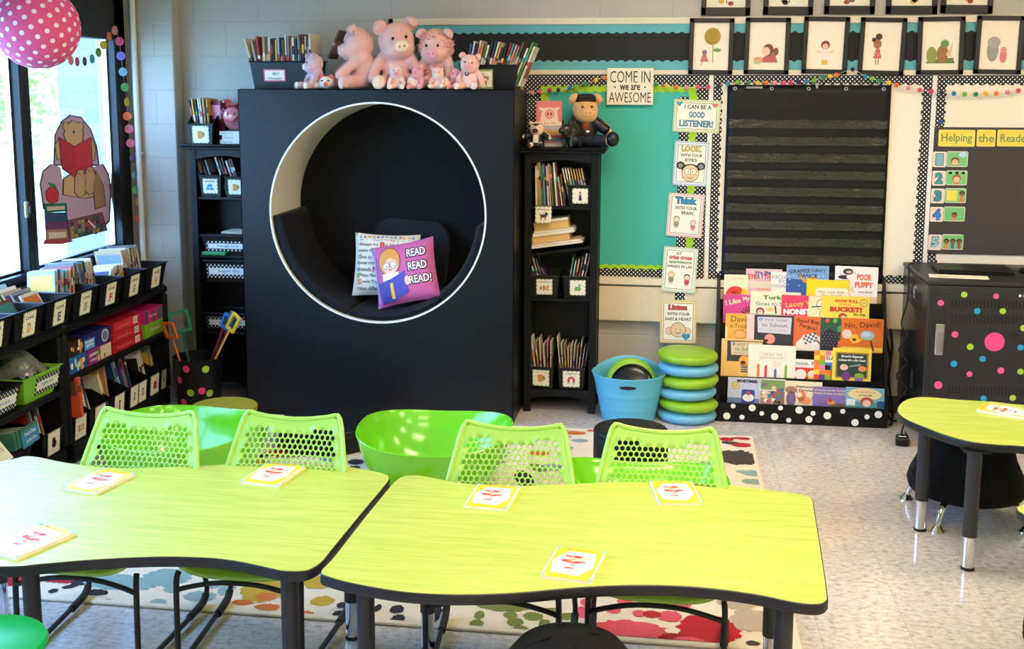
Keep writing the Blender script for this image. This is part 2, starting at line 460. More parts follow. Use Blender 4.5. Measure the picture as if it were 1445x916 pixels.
def window(name, ya, yb, za, zb, fl, fr_, ft, fb):
    w = bpy.data.objects.new(name, None); COL.objects.link(w); w.location = (X0, (ya+yb)/2, za); w['kind'] = 'structure'
    d = (yb-ya)/2; h = zb-za
    f = B()
    f.bb((-.035, -d, 0), (.05, d, fb), M_winframe, .006); f.bb((-.035, -d, h-ft), (.05, d, h), M_winframe, .006)
    f.bb((-.035, -d, 0), (.05, -d+fl, h), M_winframe, .006); f.bb((-.035, d-fr_, 0), (.05, d, h), M_winframe, .006)
    o = f.obj('window_frame', w); o['kind'] = 'structure'
    t = B()   # bright stop bead round the pane
    t.bb((-.03, d-fr_-.014, fb), (.0, d-fr_, h-ft), M_silver); t.bb((-.03, -d+fl, fb), (0, d-fr_, fb+.012), M_winframe)
    o = t.obj('glazing_bead', w); o['kind'] = 'structure'
    g = B(); g.bb((-.024, -d+fl, fb), (-.018, d-fr_, h-ft), M_glass)
    o = g.obj('glass_pane', w); o['kind'] = 'structure'
    return w
window('window_1', .6, 2.98, .80, 2.62, .06, .04, .5, .1)
window('window_2', 2.98, 5.31, .80, 2.62, .04, .04, .5, .1)
w3 = window('window_3', 5.31, 6.40, .80, 2.62, .045, .13, .5, .1)
b = B(); b.box((0, 0, 0), (.02, .035, .085), M_silver, .008); b.box((.018, 0, 0), (.02, .016, .04), M_blackplastic, .004)
o = b.obj('window_latch', bpy.data.objects['window_2']); o.location = at(38, 296, X=X0+.056)-Vector((X0, 4.145, .80)); o['label'] = 'silver latch'
# outdoors
M_grass = mat('pale_lawn', (150, 196, 176), .9, var=.2, scale=3)
b = B(); b.bb((-40, -25, -.5), (X0-.25, 50, -.35), M_grass); struct(b.obj('ground'))
M_brick = block_mat('grey_brick', (150, 150, 158), 'X', .8, .3, .1, .008, .8, (128, 130, 142))
b = B(); b.bb((-4.25, 7.4, -.35), (X0-.22, 7.8, 4.2), M_brick); struct(b.obj('wall_outside'))
b = B()
M_path = mat('pale_concrete', (214, 210, 200), .9)
b.bb((-9.5, -20, -.349), (-6.5, 40, -.33), M_path); struct(b.obj('path'))
t = thing('tree', 'sunlit yellow-green tree seen through the window', 'tree', (-11.5, 18.5, -.35))
b = B(); b.tube([(0, 0, 0), (.05, 0, .8), (-.02, .05, 1.6), (.05, 0, 2.2)], [.12, .10, .08, .05], mat('bark', '#6c5c48', .9, bump=.5), 10, smooth=3); b.obj('trunk', t)
b = B(); q = random.Random(8); ml = mat('tree_leaves', '#a8b85c', .8, var=.25, scale=6)
for i in range(700):
    c = Vector((q.gauss(0, .7), q.gauss(0, .7), 2.1+q.gauss(0, .42))); d = Vector((q.gauss(0, 1), q.gauss(0, 1), q.gauss(0, 1))).normalized()*.11; e = d.cross(Vector((q.gauss(0, 1), q.gauss(0, 1), q.gauss(0, 1)))).normalized()*.06
    b.add([tuple(c-d), tuple(c+e), tuple(c+d), tuple(c-e)], [(0, 1, 2, 3)], ml)
b.obj('foliage', t)
# corner conduit
t = thing('conduit_pipe', 'thin white painted conduit pipe running up the block wall in the corner', 'pipe', (-3.165, 6.375, 0))
b = B(); b.cyl((0, 0, .02), (0, 0, 3.03), .017, M_white, n=14); b.obj('pipe', t)
for z in (.5, 1.45, 2.4): b = B(); b.box((0, .012, z), (.05, .026, .02), M_silver, .003); b.obj('strap', t)
# wall band, ledge
b = B(); b.bb((-.8, 6.455, .498), (3.2, Y1, .705), M_creamwall, .006); struct(b.obj('trim_2'))
b = B(); b.bb((-.86, 6.445, .715), (3.2, Y1, .757), M_cream, .004); struct(b.obj('trim_3'))
b = B(); b.bb((-.8, 6.497, 0), (3.2, Y1, .1), mat('cove_base', (60, 58, 58), .5), .003); struct(b.obj('baseboard_back'))
# ceiling lights
M_panel = mat('light_diffuser', (255, 228, 192), .5, var=0, emit=PANEL_STRENGTH)
proto = None
for i, (x, y) in enumerate([(.2, 4.5), (2.9, 4.5), (.2, 2.1), (2.9, 2.1), (.2, -.3), (2.9, -.3)]):
    lab = 'flat white ceiling light panel set in the ceiling tiles, out of sight above the classroom'
    if proto is None:
        proto = thing('ceiling_light', lab, 'light', (x, y, HC), 0, 'ceiling light panels')
        b = B(); b.bb((-.62, -.32, -.03), (.62, -.27, 0), M_white); b.bb((-.62, .27, -.03), (.62, .32, 0), M_white)
        b.bb((-.62, -.27, -.03), (-.57, .27, 0), M_white); b.bb((.57, -.27, -.03), (.62, .27, 0), M_white); b.obj('frame', proto)
        b = B(); b.bb((-.57, -.27, -.018), (.57, .27, -.008), M_panel); b.obj('diffuser', proto)
    else: dup(proto, (x, y, HC))
# ============================================================ reading nook cube
M_nook = mat('nook_black_paint', (11, 12, 17), .42, spec=.35, var=.2, scale=40, stretch=(1, 1, .08), bump=.04)
M_nookin = mat('nook_cream_tunnel', (226, 216, 196), .5)
M_nookback = mat('nook_back_black', (13, 12, 12), .7, spec=.2)
M_pad = mat('navy_black_velvet', (12, 13, 18), .6, spec=.2, sheen=.05, bump=.1, bscale=160)
CXN, CZN, RN = -1.58, 1.16, .607
nook = thing('reading_nook', 'tall black painted box with a round white-rimmed reading hole in its front', 'reading nook', (CXN, 5.94, 0))
def ring_panel(bl, w0, w1, z0, z1, r, y0, y1, m, n=96):
    """panel with a round hole"""
    hole = [(r*math.cos(2*math.pi*i/n), CZN+r*math.sin(2*math.pi*i/n)) for i in range(n)]
    out = []
    for x, z in hole:
        dx, dz = x, z-CZN
        k = min((w1/dx if dx > 1e-9 else w0/dx if dx < -1e-9 else 1e9), ((z1-CZN)/dz if dz > 1e-9 else (z0-CZN)/dz if dz < -1e-9 else 1e9))
        out.append((dx*k, CZN+dz*k))
    # pull the nearest outline points onto the four corners
    for cx, cz in ((w0, z0), (w0, z1), (w1, z0), (w1, z1)):
        j = min(range(n), key=lambda i: (out[i][0]-cx)**2+(out[i][1]-cz)**2); out[j] = (cx, cz)
    for y in (y0, y1):
        vs = [(x, y, z) for x, z in hole]+[(x, y, z) for x, z in out]
        bl.add(vs, [(i, (i+1) % n, n+(i+1) % n, n+i) for i in range(n)], m)
W0, W1, ZT = -.775, .76, 1.838
b = B(); ring_panel(b, W0, W1, 0, ZT, RN, 0, .018, M_nook)
for (x0, x1, z0, z1) in ((W0, W0+.004, 0, ZT), (W1-.004, W1, 0, ZT), (W0, W1, ZT-.004, ZT), (W0, W1, 0, .004)):
    b.bb((x0, 0, z0), (x1, .018, z1), M_nook)
b.obj('front_panel', nook)
for nm, x0, x1 in (('side_panel', W0, W0+.018), ('side_panel', W1-.018, W1)):
    b = B(); b.bb((x0, .0185, 0), (x1, .555, ZT-.018), M_nook, .002); b.obj(nm, nook)
b = B(); b.bb((W0, .0185, ZT-.018), (W1, .555, ZT), M_nook, .002); b.obj('top_panel', nook)
b = B()
n = 96
def ringpt(r, i): a = 2*math.pi*i/n; return r*math.cos(a), CZN+r*math.sin(a)
vs = []
for r, y in ((RN-.006, -.004), (RN+.004, -.004), (RN+.004, .0)): vs += [(ringpt(r, i)[0], y, ringpt(r, i)[1]) for i in range(n)]
fs = [(k*n+i, k*n+(i+1) % n, (k+1)*n+(i+1) % n, (k+1)*n+i) for k in (0, 1) for i in range(n)]
b.add(vs, fs, M_white); b.obj('rim_trim', nook)
b = B(); vs = []
for y in (-.004, .5): vs += [(ringpt(RN-.006, i)[0], y, ringpt(RN-.006, i)[1]) for i in range(n)]
b.add(vs, [(i, (i+1) % n, n+(i+1) % n, n+i) for i in range(n)], M_nookin); b.obj('tunnel_lining', nook)
b = B(); b._fl([(x, z) for x, z in [ringpt(RN+.02, i) for i in range(n)]], M_nookback, 0)
o = b.obj('back_panel', nook); o.location = (0, .5, 0)
# padding: a curved seat pad along the lower part of the tunnel (left end square), rounded edges
def arc_pad(a0, a1, th, y0, y1, m, nseg=40):
    bl = B(); vs = []; fs = []; prof = []
    bev = .022
    for (dr, y) in ((0, y0+bev*.3), (-th+bev, y0), (-th+bev*.3, y0+bev*.3), (-th, y0+bev), (-th, y1-bev), (-th+bev, y1), (0, y1)): prof.append((RN-.008+dr, y))
    k = len(prof)
    for j in range(nseg+1):
        a = R(a0+(a1-a0)*j/nseg)
        e = min(j, nseg-j); sh = (0.6, .85, 1)[min(e, 2)]
        for r, y in prof:
            rr = RN-.008-(RN-.008-r)*sh
            vs.append((rr*math.cos(a), y, CZN+rr*math.sin(a)))
    for j in range(nseg):
        for i in range(k-1): fs.append((j*k+i, j*k+i+1, (j+1)*k+i+1, (j+1)*k+i))
    fs.append(tuple(range(k))); fs.append(tuple(nseg*k+i for i in range(k))[::-1])
    bl.add(vs, fs, m); return bl
arc_pad(182, 252, .062, .012, .49, M_pad).obj('wall_pad', nook)
arc_pad(253, 306, .045, .012, .49, M_pad).obj('seat_pad', nook)
arc_pad(307, 355, .05, .012, .49, M_pad).obj('wall_pad', nook)
# cushion behind the pillows
def pillow(bl, w, h, d, m, mback, nu=18, corner=.03, M=None):
    def prof(u, v, sg):
        x = 2*u-1; y = 2*v-1
        f = max(0, (1-abs(x)**3.2))*max(0, (1-abs(y)**3.2))
        pinch = 1-.07*(1-abs(x)**2)*abs(y)**4-0
        px_ = x*(1-.06*(1-y*y)); py_ = y*(1-.06*(1-x*x))
        return (px_*w/2, sg*d/2*f**.5, py_*h/2)
    bl.grid(lambda u, v: prof(u, v, -1), nu, nu, m, M); bl.grid(lambda u, v: prof(u, v, 1), nu, nu, mback, M)
def pil_y(x, y, w, h, d):
    X = 2*x/w; Y = 2*y/h
    X = max(-.98, min(.98, X)); Y = max(-.98, min(.98, Y))
    return -d/2*(max(0, 1-abs(X)**3.2)*max(0, 1-abs(Y)**3.2))**.5
def wrap_print(bl, w, h, d):
    """lay flat print onto the bulging front of a pillow"""
    bm = bmesh.new(); vv = [bm.verts.new(v) for v in bl.v]
    for f, mi in zip(bl.f, bl.mi):
        try: bm.faces.new([vv[i] for i in f]).material_index = mi
        except ValueError: pass
    bmesh.ops.triangulate(bm, faces=bm.faces[:])
    for _ in range(4):
        es = [e for e in bm.edges if e.calc_length() > .016]
        if not es: break
        bmesh.ops.subdivide_edges(bm, edges=es, cuts=1); bmesh.ops.triangulate(bm, faces=bm.faces[:])
    bm.verts.index_update()
    bl.v = [tuple(v.co) for v in bm.verts]; bl.f = [tuple(v.index for v in f.verts) for f in bm.faces]; bl.mi = [f.material_index for f in bm.faces]; bm.free()
    for i, (x, y, z) in enumerate(bl.v):
        bl.v[i] = (x*.97, pil_y(x, z, w, h, d)-.0015+y*1.2, z*.97)
cu = B(); pts = rrect(-.22, 0, .22, .42, .10, 8)
cu.prism(pts, -.045, .045, M_pad, RX(90))
o = cu.obj('back_cushion', nook, (.07, .42, .66), (R(-8), R(4), 0), mods=[('BEVEL', dict(width=.02, segments=3))])
# pillows lying in the nook
M_pilw = mat('printed_cotton_white', (236, 228, 214), .85, bump=.2, bscale=400)
M_pilp = mat('pink_cotton', (206, 98, 156), .8, bump=.2, bscale=400)
t = thing('throw_pillow', 'white square pillow printed with coloured alphabet sentences, in the round nook', 'pillow', (-1.60, 6.17, .655), rot=(R(-16), R(2), R(8)))
b = B(); pillow(b, .38, .37, .13, M_pilw, M_pilw); b.obj('pillow', t, (0, 0, .185))
p = B()
rows = [('Always try', 'B', 'e kind', 'C', 'ooperate'), ('make things', 'E', 'ncourage F', '', ''), ('Give to others', 'H', 'elp Invite', '', ''), ('Keep trying', 'L', 'isten', 'M', 'ake'), ('friends', 'N', 'ever give up', 'O', 'ffer'), ('P', '', 'lay fair', 'Q', 'uestions'), ('S', '', 'mile Try your', 'B', 'est'), ('Value', '', 'differences', 'W', 'ork')]
cl = ['#3aa79a', '#d83838', '#e58a2c', '#e8b23c', '#4a74c0', '#c43c78', '#1c1c1c', '#8aa63a']
for _k, _c in enumerate('abcdefghijklm'): p.text(_c, -.155+.0258*_k, .160, .014, .014, ink(cl[_k % 8]), 2, .04)
for i in range(46): p.disc(-.17+.34*rnd.random(), .135+.012*rnd.random(), .0028, ink(rnd.choice(cl)), 2, n=6)
for r, row in enumerate(rows):
    x = -.165; z = .112-r*.037
    for j, wd in enumerate(row):
        if not wd: continue
        big = len(wd) == 1
        wl = .03 if big else .0118*len(wd)
        if x+wl > .178: continue
        p.text(wd, x+wl/2, z, wl, .034 if big else .024, ink(cl[(r*3+j) % 8]) if big else ink('#5c5a6c'), 2, .035 if big else .012)
        x += wl+(.003 if big else .010)
wrap_print(p, .38, .37, .13); o = p.obj('printed_text', t, (0, 0, .185))
t = thing('throw_pillow', 'pink square pillow with a reading girl and the words READ READ READ', 'pillow', (-1.42, 6.03, .648), rot=(R(-20), R(-12), R(0)))
M_piledge = mat('pale_blue_cotton', (206, 220, 242), .8)
b = B(); pillow(b, .37, .36, .12, M_pilp, M_piledge); b.obj('pillow', t, (0, 0, .18))
p = B(); blk = ink('#151515'); wh = ink('#fbfbf8')
for z in (.10, .02, -.06):
    s_ = 'READ!' if z < 0 else 'READ'
    wd = .125 if z < 0 else .108
    p.text(s_, .088+(.008 if z < 0 else 0), z, wd+.012, .06, blk, 1, .07); p.text(s_, .088+(.008 if z < 0 else 0), z, wd, .047, wh, 3, .012)
sk = ink('#f6c3a8'); hr = ink('#e0963c')
p.disc(-.075, .07, .068, blk, 1, .084); p.disc(-.075, .07, .065, hr, 2, .081)
p.disc(-.072, .042, .047, sk, 3, .047); p.poly([(-.14, .06), (-.075, .15), (-.02, .08), (-.05, .075), (-.072, .105), (-.11, .055)], hr, 4)
for x in (-.095, -.052): p.disc(x, .045, .021, blk, 5); p.disc(x, .045, .018, wh, 6); p.disc(x+.004, .04, .004, blk, 7)
p.disc(-.074, .018, .012, ink('#b0566c'), 5, .003)
p.rect(-.125, -.05, -.025, .0, wh, 4)
p.poly([(-.155, -.05), (-.075, -.035), (-.075, -.165), (-.15, -.17)], ink('#3c3a94'), 6); p.poly([(-.075, -.035), (.012, .0), (.02, -.125), (-.075, -.165)], ink('#4a48ac'), 6)
p.rect(-.085, -.15, -.066, -.06, ink('#f0b83c'), 7); p.disc(.02, -.06, .016, sk, 7, .028)
p.rect(-.17, -.175, -.164, .17, ink('#8fb4f0'), 3)
wrap_print(p, .37, .36, .12); p.obj('printed_picture', t, (0, 0, .18))

# ============================================================ rug
M_rug = mat('ivory_rug_pile', (236, 222, 198), .95, var=.1, scale=120, bump=.5, bscale=260, sheen=.2)
M_rugside = mat('rug_binding', (206, 190, 160), .9)
rug = B(); RX0, RX1, RY0, RY1 = -2.62, .475, 3.56, 5.9
rug.bb((RX0, RY0, .001), (RX1, RY1, .011), M_rug, .003)
def pile(col): return mat('rug_pile_'+col.lstrip('#'), col, .95, var=.16, scale=130, bump=.5, bscale=260)
rr = random.Random(3)
def blob(cx, cy, rx, ry, col, a=0, n=44, jag=.08, lift=.012):
    pts = []
    for i in range(n):
        t = 2*math.pi*i/n; k = 1+jag*(rr.random()*2-1)
        x = rx*math.cos(t)*k; y = ry*math.sin(t)*k
        X = cx+x*math.cos(a)-y*math.sin(a); Y = cy+x*math.sin(a)+y*math.cos(a)
        pts.append((min(RX1-.02, max(RX0+.02, X)), min(RY1-.02, max(RY0+.025, Y))))
    rug.add([(x, y, lift) for x, y in pts], [tuple(range(n))], pile(col))
_bl = [.012]
def pb(px_, py_, wpx, hpx, col, a=0, jag=.12):
    """blob where the photograph shows one: centre and size in its pixels"""
    _bl[0] += .000015
    c = at(px_, py_, Z=.012); e = at(px_+wpx/2, py_, Z=.012); f_ = at(px_, py_-hpx/2, Z=.012)
    blob(c.x, c.y, abs(e.x-c.x), abs(f_.y-c.y), col, a, jag=jag, lift=_bl[0])
RED, CRI, PINK, NAVY, TEAL, GOLD, ORG, OLV, TAUPE = '#b81c28', '#a01420', '#e0566a', '#26222e', '#8ba8a4', '#c2a02c', '#d07030', '#77803c', '#b8a894'
for args in [(10, 818, 60, 24, RED), (85, 818, 60, 10, RED), (75, 834, 14, 7, NAVY), (112, 822, 24, 10, NAVY), (135, 836, 38, 9, NAVY), (98, 828, 22, 6, NAVY, .5), (150, 849, 26, 8, NAVY), (25, 842, 18, 6, NAVY), (66, 844, 20, 6, NAVY),
             (170, 822, 110, 22, TEAL), (235, 815, 70, 26, TEAL), (245, 832, 30, 10, TEAL), (222, 851, 26, 12, TEAL), (282, 842, 50, 16, TEAL), (300, 826, 26, 9, TEAL), (320, 832, 24, 16, TEAL), (285, 806, 50, 12, TEAL),
             (375, 832, 66, 34, GOLD), (375, 842, 32, 12, ORG), (343, 850, 30, 8, ORG), (318, 862, 60, 9, ORG), (378, 857, 38, 10, ORG), (430, 867, 26, 10, ORG), (450, 822, 44, 18, GOLD), (455, 848, 34, 14, GOLD),
             (482, 854, 14, 9, NAVY), (478, 868, 20, 14, NAVY), (492, 845, 12, 10, NAVY), (533, 858, 10, 11, NAVY), (560, 860, 20, 12, NAVY), (561, 874, 20, 14, NAVY), (550, 842, 40, 7, NAVY), (615, 868, 14, 26, NAVY),
             (710, 856, 74, 14, OLV), (676, 868, 14, 12, OLV), (672, 881, 20, 14, OLV), (720, 868, 20, 10, OLV), (727, 878, 24, 12, OLV), (735, 888, 22, 9, OLV), (752, 870, 30, 12, OLV), (768, 880, 16, 12, OLV), (800, 870, 20, 10, OLV), (780, 862, 26, 8, OLV),
             (828, 850, 18, 12, PINK), (822, 864, 18, 16, PINK), (882, 848, 22, 12, PINK), (870, 860, 12, 8, PINK), (916, 846, 20, 10, PINK), (962, 854, 26, 12, PINK), (888, 889, 110, 26, PINK), (865, 862, 22, 8, PINK), (902, 866, 20, 10, PINK), (945, 870, 34, 16, PINK), (920, 867, 26, 10, RED),
             (1000, 888, 90, 40, RED), (950, 900, 40, 12, CRI), (972, 904, 44, 10, PINK), (1040, 850, 60, 20, TAUPE), (1060, 876, 60, 30, TAUPE), (1062, 908, 20, 7, '#3c3430'),
             (1025, 620, 20, 5, RED), (1050, 619, 40, 3, RED), (1046, 628, 30, 6, RED), (1030, 625, 24, 4, '#463c38'), (1042, 646, 56, 20, '#463c38'), (1062, 668, 30, 8, TEAL), (1064, 680, 34, 8, TEAL), (1052, 666, 26, 4, TEAL),
             (811, 611, 34, 5, ORG), (795, 607, 14, 3, ORG), (835, 608, 14, 3, ORG), (792, 616, 30, 4, TEAL), (818, 622, 24, 5, TEAL), (800, 632, 20, 5, TEAL), (700, 640, 40, 12, TEAL),
             (505, 636, 16, 4, OLV), (502, 652, 24, 8, NAVY), (500, 660, 16, 5, NAVY), (420, 630, 60, 10, RED), (440, 600, 40, 8, PINK), (400, 640, 50, 10, RED), (470, 648, 40, 8, TEAL), (1000, 655, 30, 10, TEAL),
             (190, 650, 70, 12, TEAL), (160, 630, 60, 8, GOLD), (780, 660, 40, 9, TEAL), (760, 640, 30, 7, ORG)]: pb(*args)
for i in range(60):
    _bl[0] += .000015
    blob(RX0+.3+(RX1-RX0-.4)*rr.random(), 3.95+1.3*rr.random(), .05+.1*rr.random(), .03+.06*rr.random(), rr.choice([RED, PINK, NAVY, TEAL, GOLD, ORG, OLV, TAUPE]), rr.random()*3, lift=_bl[0])
tag(rug.obj('area_rug'), 'ivory area rug with scattered red, teal, navy and gold brush blots', 'rug')

# ============================================================ activity tables
ZTAB = .52
def trace(pts, z=ZTAB, extra=()):
    out = [at(x, y, Z=z) for x, y in pts]+[Vector((x, y, z)) for x, y in extra]
    return [(p.x, p.y) for p in catmull(out, 5, True)]
def table(label, poly, legs, name='activity_table'):
    cx = sum(p[0] for p in poly)/len(poly); cy = sum(p[1] for p in poly)/len(poly)
    t = thing(name, label, 'table', (cx, cy, 0))
    lp = [(x-cx, y-cy) for x, y in poly]
    area = sum(a[0]*c[1]-c[0]*a[1] for a, c in zip(lp, lp[1:]+lp[:1]))
    if area < 0: lp = lp[::-1]
    def inset(d):
        o = []; n = len(lp)
        for i in range(n):
            a = Vector(lp[i-1]); c = Vector(lp[(i+1) % n]); e = (c-a)
            if e.length < 1e-9: o.append(lp[i]); continue
            e.normalize(); o.append((lp[i][0]-e.y*d, lp[i][1]+e.x*d))
        return o
    i1 = inset(.004)
    b = B(); b.prism(i1, ZTAB-.028, ZTAB, M_lam); b.obj('tabletop', t)
    e = B(); n = len(lp); rings = []
    for d, z in ((.0035, ZTAB-.001), (0.001, ZTAB-.003), (0, ZTAB-.008), (0, ZTAB-.026), (.002, ZTAB-.031), (.012, ZTAB-.034), (.03, ZTAB-.034)):
        rings.append([(x, y, z) for x, y in inset(d)])
    vs = [v for r in rings for v in r]
    e.add(vs, [(k*n+i, k*n+(i+1) % n, (k+1)*n+(i+1) % n, (k+1)*n+i) for k in range(len(rings)-1) for i in range(n)], M_edge)
    e.obj('edge_band', t)
    for (x, y, r) in legs:
        x -= cx; y -= cy
        l = B(); l.box((x, y, ZTAB-.036), (.10, .10, .004), M_edge); l.cyl((x, y, .135), (x, y, ZTAB-.034), r, M_leg, n=20)
        lg = l.obj('table_leg', t)
        f = B(); f.cyl((x, y, .012), (x, y, .138), r*.86, M_chrome, n=20); f.lathe([(r*.95, 0), (r*.95, .008), (r*.8, .014)], M_rubber, 16, T(x, y, .0))
        f.obj('foot_insert', lg)
    return t
P2 = [(452, 806), (470, 786), (510, 735), (545, 692), (558, 678), (570, 671.5), (592, 671), (624, 676.5), (656, 682), (700, 685), (740, 685), (800, 683), (860, 680), (920, 679), (980, 680.5), (1044, 686), (1100, 693), (1136, 698.5), (1147, 705), (1151, 725), (1160, 780), (1168, 835), (1167, 848), (1152, 853), (1120, 850), (1060, 838), (980, 828.5), (900, 826), (820, 829), (740, 836), (680, 839), (620, 839), (560, 834.5), (500, 824), (462, 814)]
P1 = [(16, 648), (36, 643.5), (56, 645), (80, 650), (116, 656), (160, 659.5), (200, 660), (256, 658), (320, 655), (380, 653.5), (432, 654.5), (480, 657), (520, 663), (543, 668.5), (550, 674), (545, 684), (510, 726), (470, 775), (457, 791), (445, 800), (428, 806), (400, 806), (380, 802), (340, 793.5), (300, 788), (240, 786), (180, 787.5), (120, 791), (60, 796), (0, 800)]
def leg_at(px_, py_, Y): p = at(px_, py_, Y=Y); return (p.x, p.y, .0255)
tab2 = table('lime wood-grain wave-edged table standing to the right, three books on it', trace(P2),
      [leg_at(516, 850, 2.95), leg_at(1106, 880, 2.95), leg_at(604, 880, 3.42), (at(1087, 900, Y=3.42).x, 3.42, .0255)])
tab1 = table('lime wood-grain wave-edged table on the window side, its surface catching blue daylight', trace(P1, extra=((-2.2, 2.70), (-2.40, 2.86), (-2.47, 3.15), (-2.42, 3.46))),
      [leg_at(409, 850, 2.96), leg_at(497, 870, 3.46), (at(46, 860, Y=2.95).x, 2.95, .0255), (-2.28, 3.42, .0255)])
P3 = [(1445, 571), (1404, 567), (1355, 564), (1314, 560.5), (1293, 560.5), (1277, 564.5), (1268, 572), (1266, 581), (1277, 591), (1301, 601.5), (1334, 614), (1371, 623.5), (1412, 628), (1445, 630)]
tab3 = table('lime wood-grain table beside the black charging cart, rounded end on chrome-footed legs', trace(P3, extra=((1.75, 4.22), (2.1, 4.25), (2.4, 4.42), (2.5, 4.7), (2.4, 4.95), (2.1, 5.02), (1.75, 4.92))),
      [(1.087, 4.725, .027), (1.186, 4.348, .027), (2.3, 4.4, .027), (2.3, 4.85, .027)])
c4 = at(1437, 722, Z=ZTAB)
tab4 = table('corner of another lime table with black edge at the picture border', [(p.x, p.y) for p in catmull([Vector((c4.x+a, c4.y+e, 0)) for a, e in ((.0, .0), (.03, .07), (.10, .10), (.3, .11), (.7, .11), (1.1, .10), (1.2, 0), (1.22, -.3), (1.1, -.6), (.8, -.68), (.5, -.6), (.25, -.38), (.07, -.13))], 4, True)],
      [(c4.x+1.05, c4.y-.02, .027), (c4.x+1.0, c4.y-.48, .027), (c4.x+.58, c4.y+.03, .027), (c4.x+.62, c4.y-.5, .027)])

# ============================================================ chairs
M_chair = mat('lime_chair_plastic', (164, 212, 88), .38, var=.02, sss=.0)
def chair_back():
    b = B(); pitch = .0196; Rr = pitch/math.sqrt(3); r = Rr*.70
    zb, zt = .30, .685
    hw = lambda z: .17+.085*max(0, 1-(z-zb)/(zt-zb))**.85
    top = lambda x: zt-.026*(1-(x/.19)**2)
    def place(x, z):
        y = .10+.20*(z-zb)/(zt-zb)-.035*(1-min(1, (x/.2)**2))*.0 + .30*x*x*-1+.0
        return (x, y, z)
    def clampp(x, z):
        zz = max(zb, z); w = hw(min(zz, zt)); xx = max(-w, min(w, x))
        # rounded upper corners
        tz = top(xx); d = w-abs(xx)
        if d < .022: tz -= .022-math.sqrt(max(0, .022**2-(.022-d)**2))
        zz = min(zz, tz)
        return place(xx, zz)
    rows = int((zt-zb)/(Rr*1.5))+3; cols = 26
    for j in range(-1, rows):
        for i in range(-cols//2, cols//2+1):
            cx = i*pitch+(pitch/2 if j % 2 else 0); cz = zb+j*Rr*1.5
            if cz < zb-Rr or cz > zt+Rr*.6 or abs(cx) > hw(cz)+Rr: continue
            hexo = [(cx+Rr*math.sin(math.pi/3*k), cz+Rr*math.cos(math.pi/3*k)) for k in range(6)]
            hole = abs(cx) < hw(cz)-.033 and cz < min(top(cx)-.042, zt-.052) and cz > zb+.03
            co = [clampp(*p) for p in hexo]
            if hole:
                hexi = [place(cx+r*math.sin(math.pi/3*k+t), cz+r*math.cos(math.pi/3*k+t)) for k in range(6) for t in (0, math.pi/6)]
                m2 = []
                for k in range(6):
                    m2.append(co[k]); a = Vector(co[k]); c = Vector(co[(k+1) % 6]); m2.append(tuple((a+c)/2))
                b.add(m2+hexi, [(k, (k+1) % 12, 12+(k+1) % 12, 12+k) for k in range(12)], M_chair)
            else: b.add(co, [tuple(range(6))], M_chair)
    # rolled rim
    rim = []
    for z in [zb+(zt-.03-zb)*k/10 for k in range(11)]: rim.append(place(-hw(z), z))
    for x in [-.165+.33*k/12 for k in range(13)]: rim.append(place(x, top(x)))
    for z in [zb+(zt-.03-zb)*k/10 for k in range(11)][::-1]: rim.append(place(hw(z), z))
    b.tube(rim, .006, M_chair, 8, smooth=2)
    return b
def make_chair(label, loc, rotz, group):
    t = thing('school_chair', label, 'chair', loc, rotz, group)
    chair_back().obj('backrest', t, sharp=3, mods=[('WELD', dict(merge_threshold=.0004)), ('SOLIDIFY', dict(thickness=.006, offset=0))])
    s = B()
    s.grid(lambda u, v: ((2*u-1)*(.20-.02*(1-v)), -.30+.42*v, .335+.03*(2*u-1)**4-.03*max(0, .25-v)*4*.5+.012*math.cos(math.pi*(2*v-1))*-1+(.06*max(0, v-.8)*5*.4)), 16, 16, M_chair)
    s.obj('seat', t, mods=[('SOLIDIFY', dict(thickness=.014, offset=0))])
    for sx in (-1, 1):
        l = B()
        xs = .205*sx
        l.tube([(xs*.98, -.26, .325), (xs, -.275, .29), (xs, -.285, .12), (xs, -.285, .035), (xs, -.265, .014), (xs*1.04, -.1, .011), (xs*1.09, .10, .011), (xs*1.10, .165, .016), (xs*1.10, .20, .05), (xs*1.07, .19, .12), (xs*1.0, .15, .25), (xs*.95, .10, .325)], .0095, M_blackmetal, 10, smooth=4)
        lg = l.obj('sled_leg', t)
        g = B(); g.tube([(xs*1.07, .06, .010), (xs*1.095, .16, .014), (xs*1.10, .19, .035)], .0135, M_rubber, 10, smooth=2); g.obj('foot_cap', lg)
    c = B(); c.tube([(-.205, -.28, .27), (-.15, -.275, .285), (-.06, -.27, .30), (.06, -.27, .30), (.15, -.275, .285), (.205, -.28, .27)], .0085, M_blackmetal, 8, smooth=3); c.obj('crossbar', t)
    c = B(); c.tube([(-.2, .10, .30), (0, .08, .31), (.2, .10, .30)], .0085, M_blackmetal, 8, smooth=3); c.obj('rear_crossbar', t)
    return t
ch = make_chair('green perforated-back chair at the window end of the left table', (-1.835, 3.42, .008), 0, 'green chairs at the lime tables')
for _c in (ch,): _c.rotation_euler.x = R(1.5)
dup(ch, (-1.31, 3.46, .008), 0, 'green perforated-back chair at the window-side table, in front of the black nook')
dup(ch, (-.508, 3.46, .008), 1, 'green perforated-back chair in front of the large green rocking bowl')
dup(ch, (-.003, 3.50, .008), -1, 'green perforated-back chair in front of the black drum stool')
for _o in list(COL.objects):
    if _o.name.startswith('school_chair'): _o.rotation_euler.x = R(1.5)
c5 = at(1437, 893, Z=.03)
dup(ch, (c5.x+.25, c5.y-.19, 0), 0, 'chair at the picture border of which only a black sled leg shows')

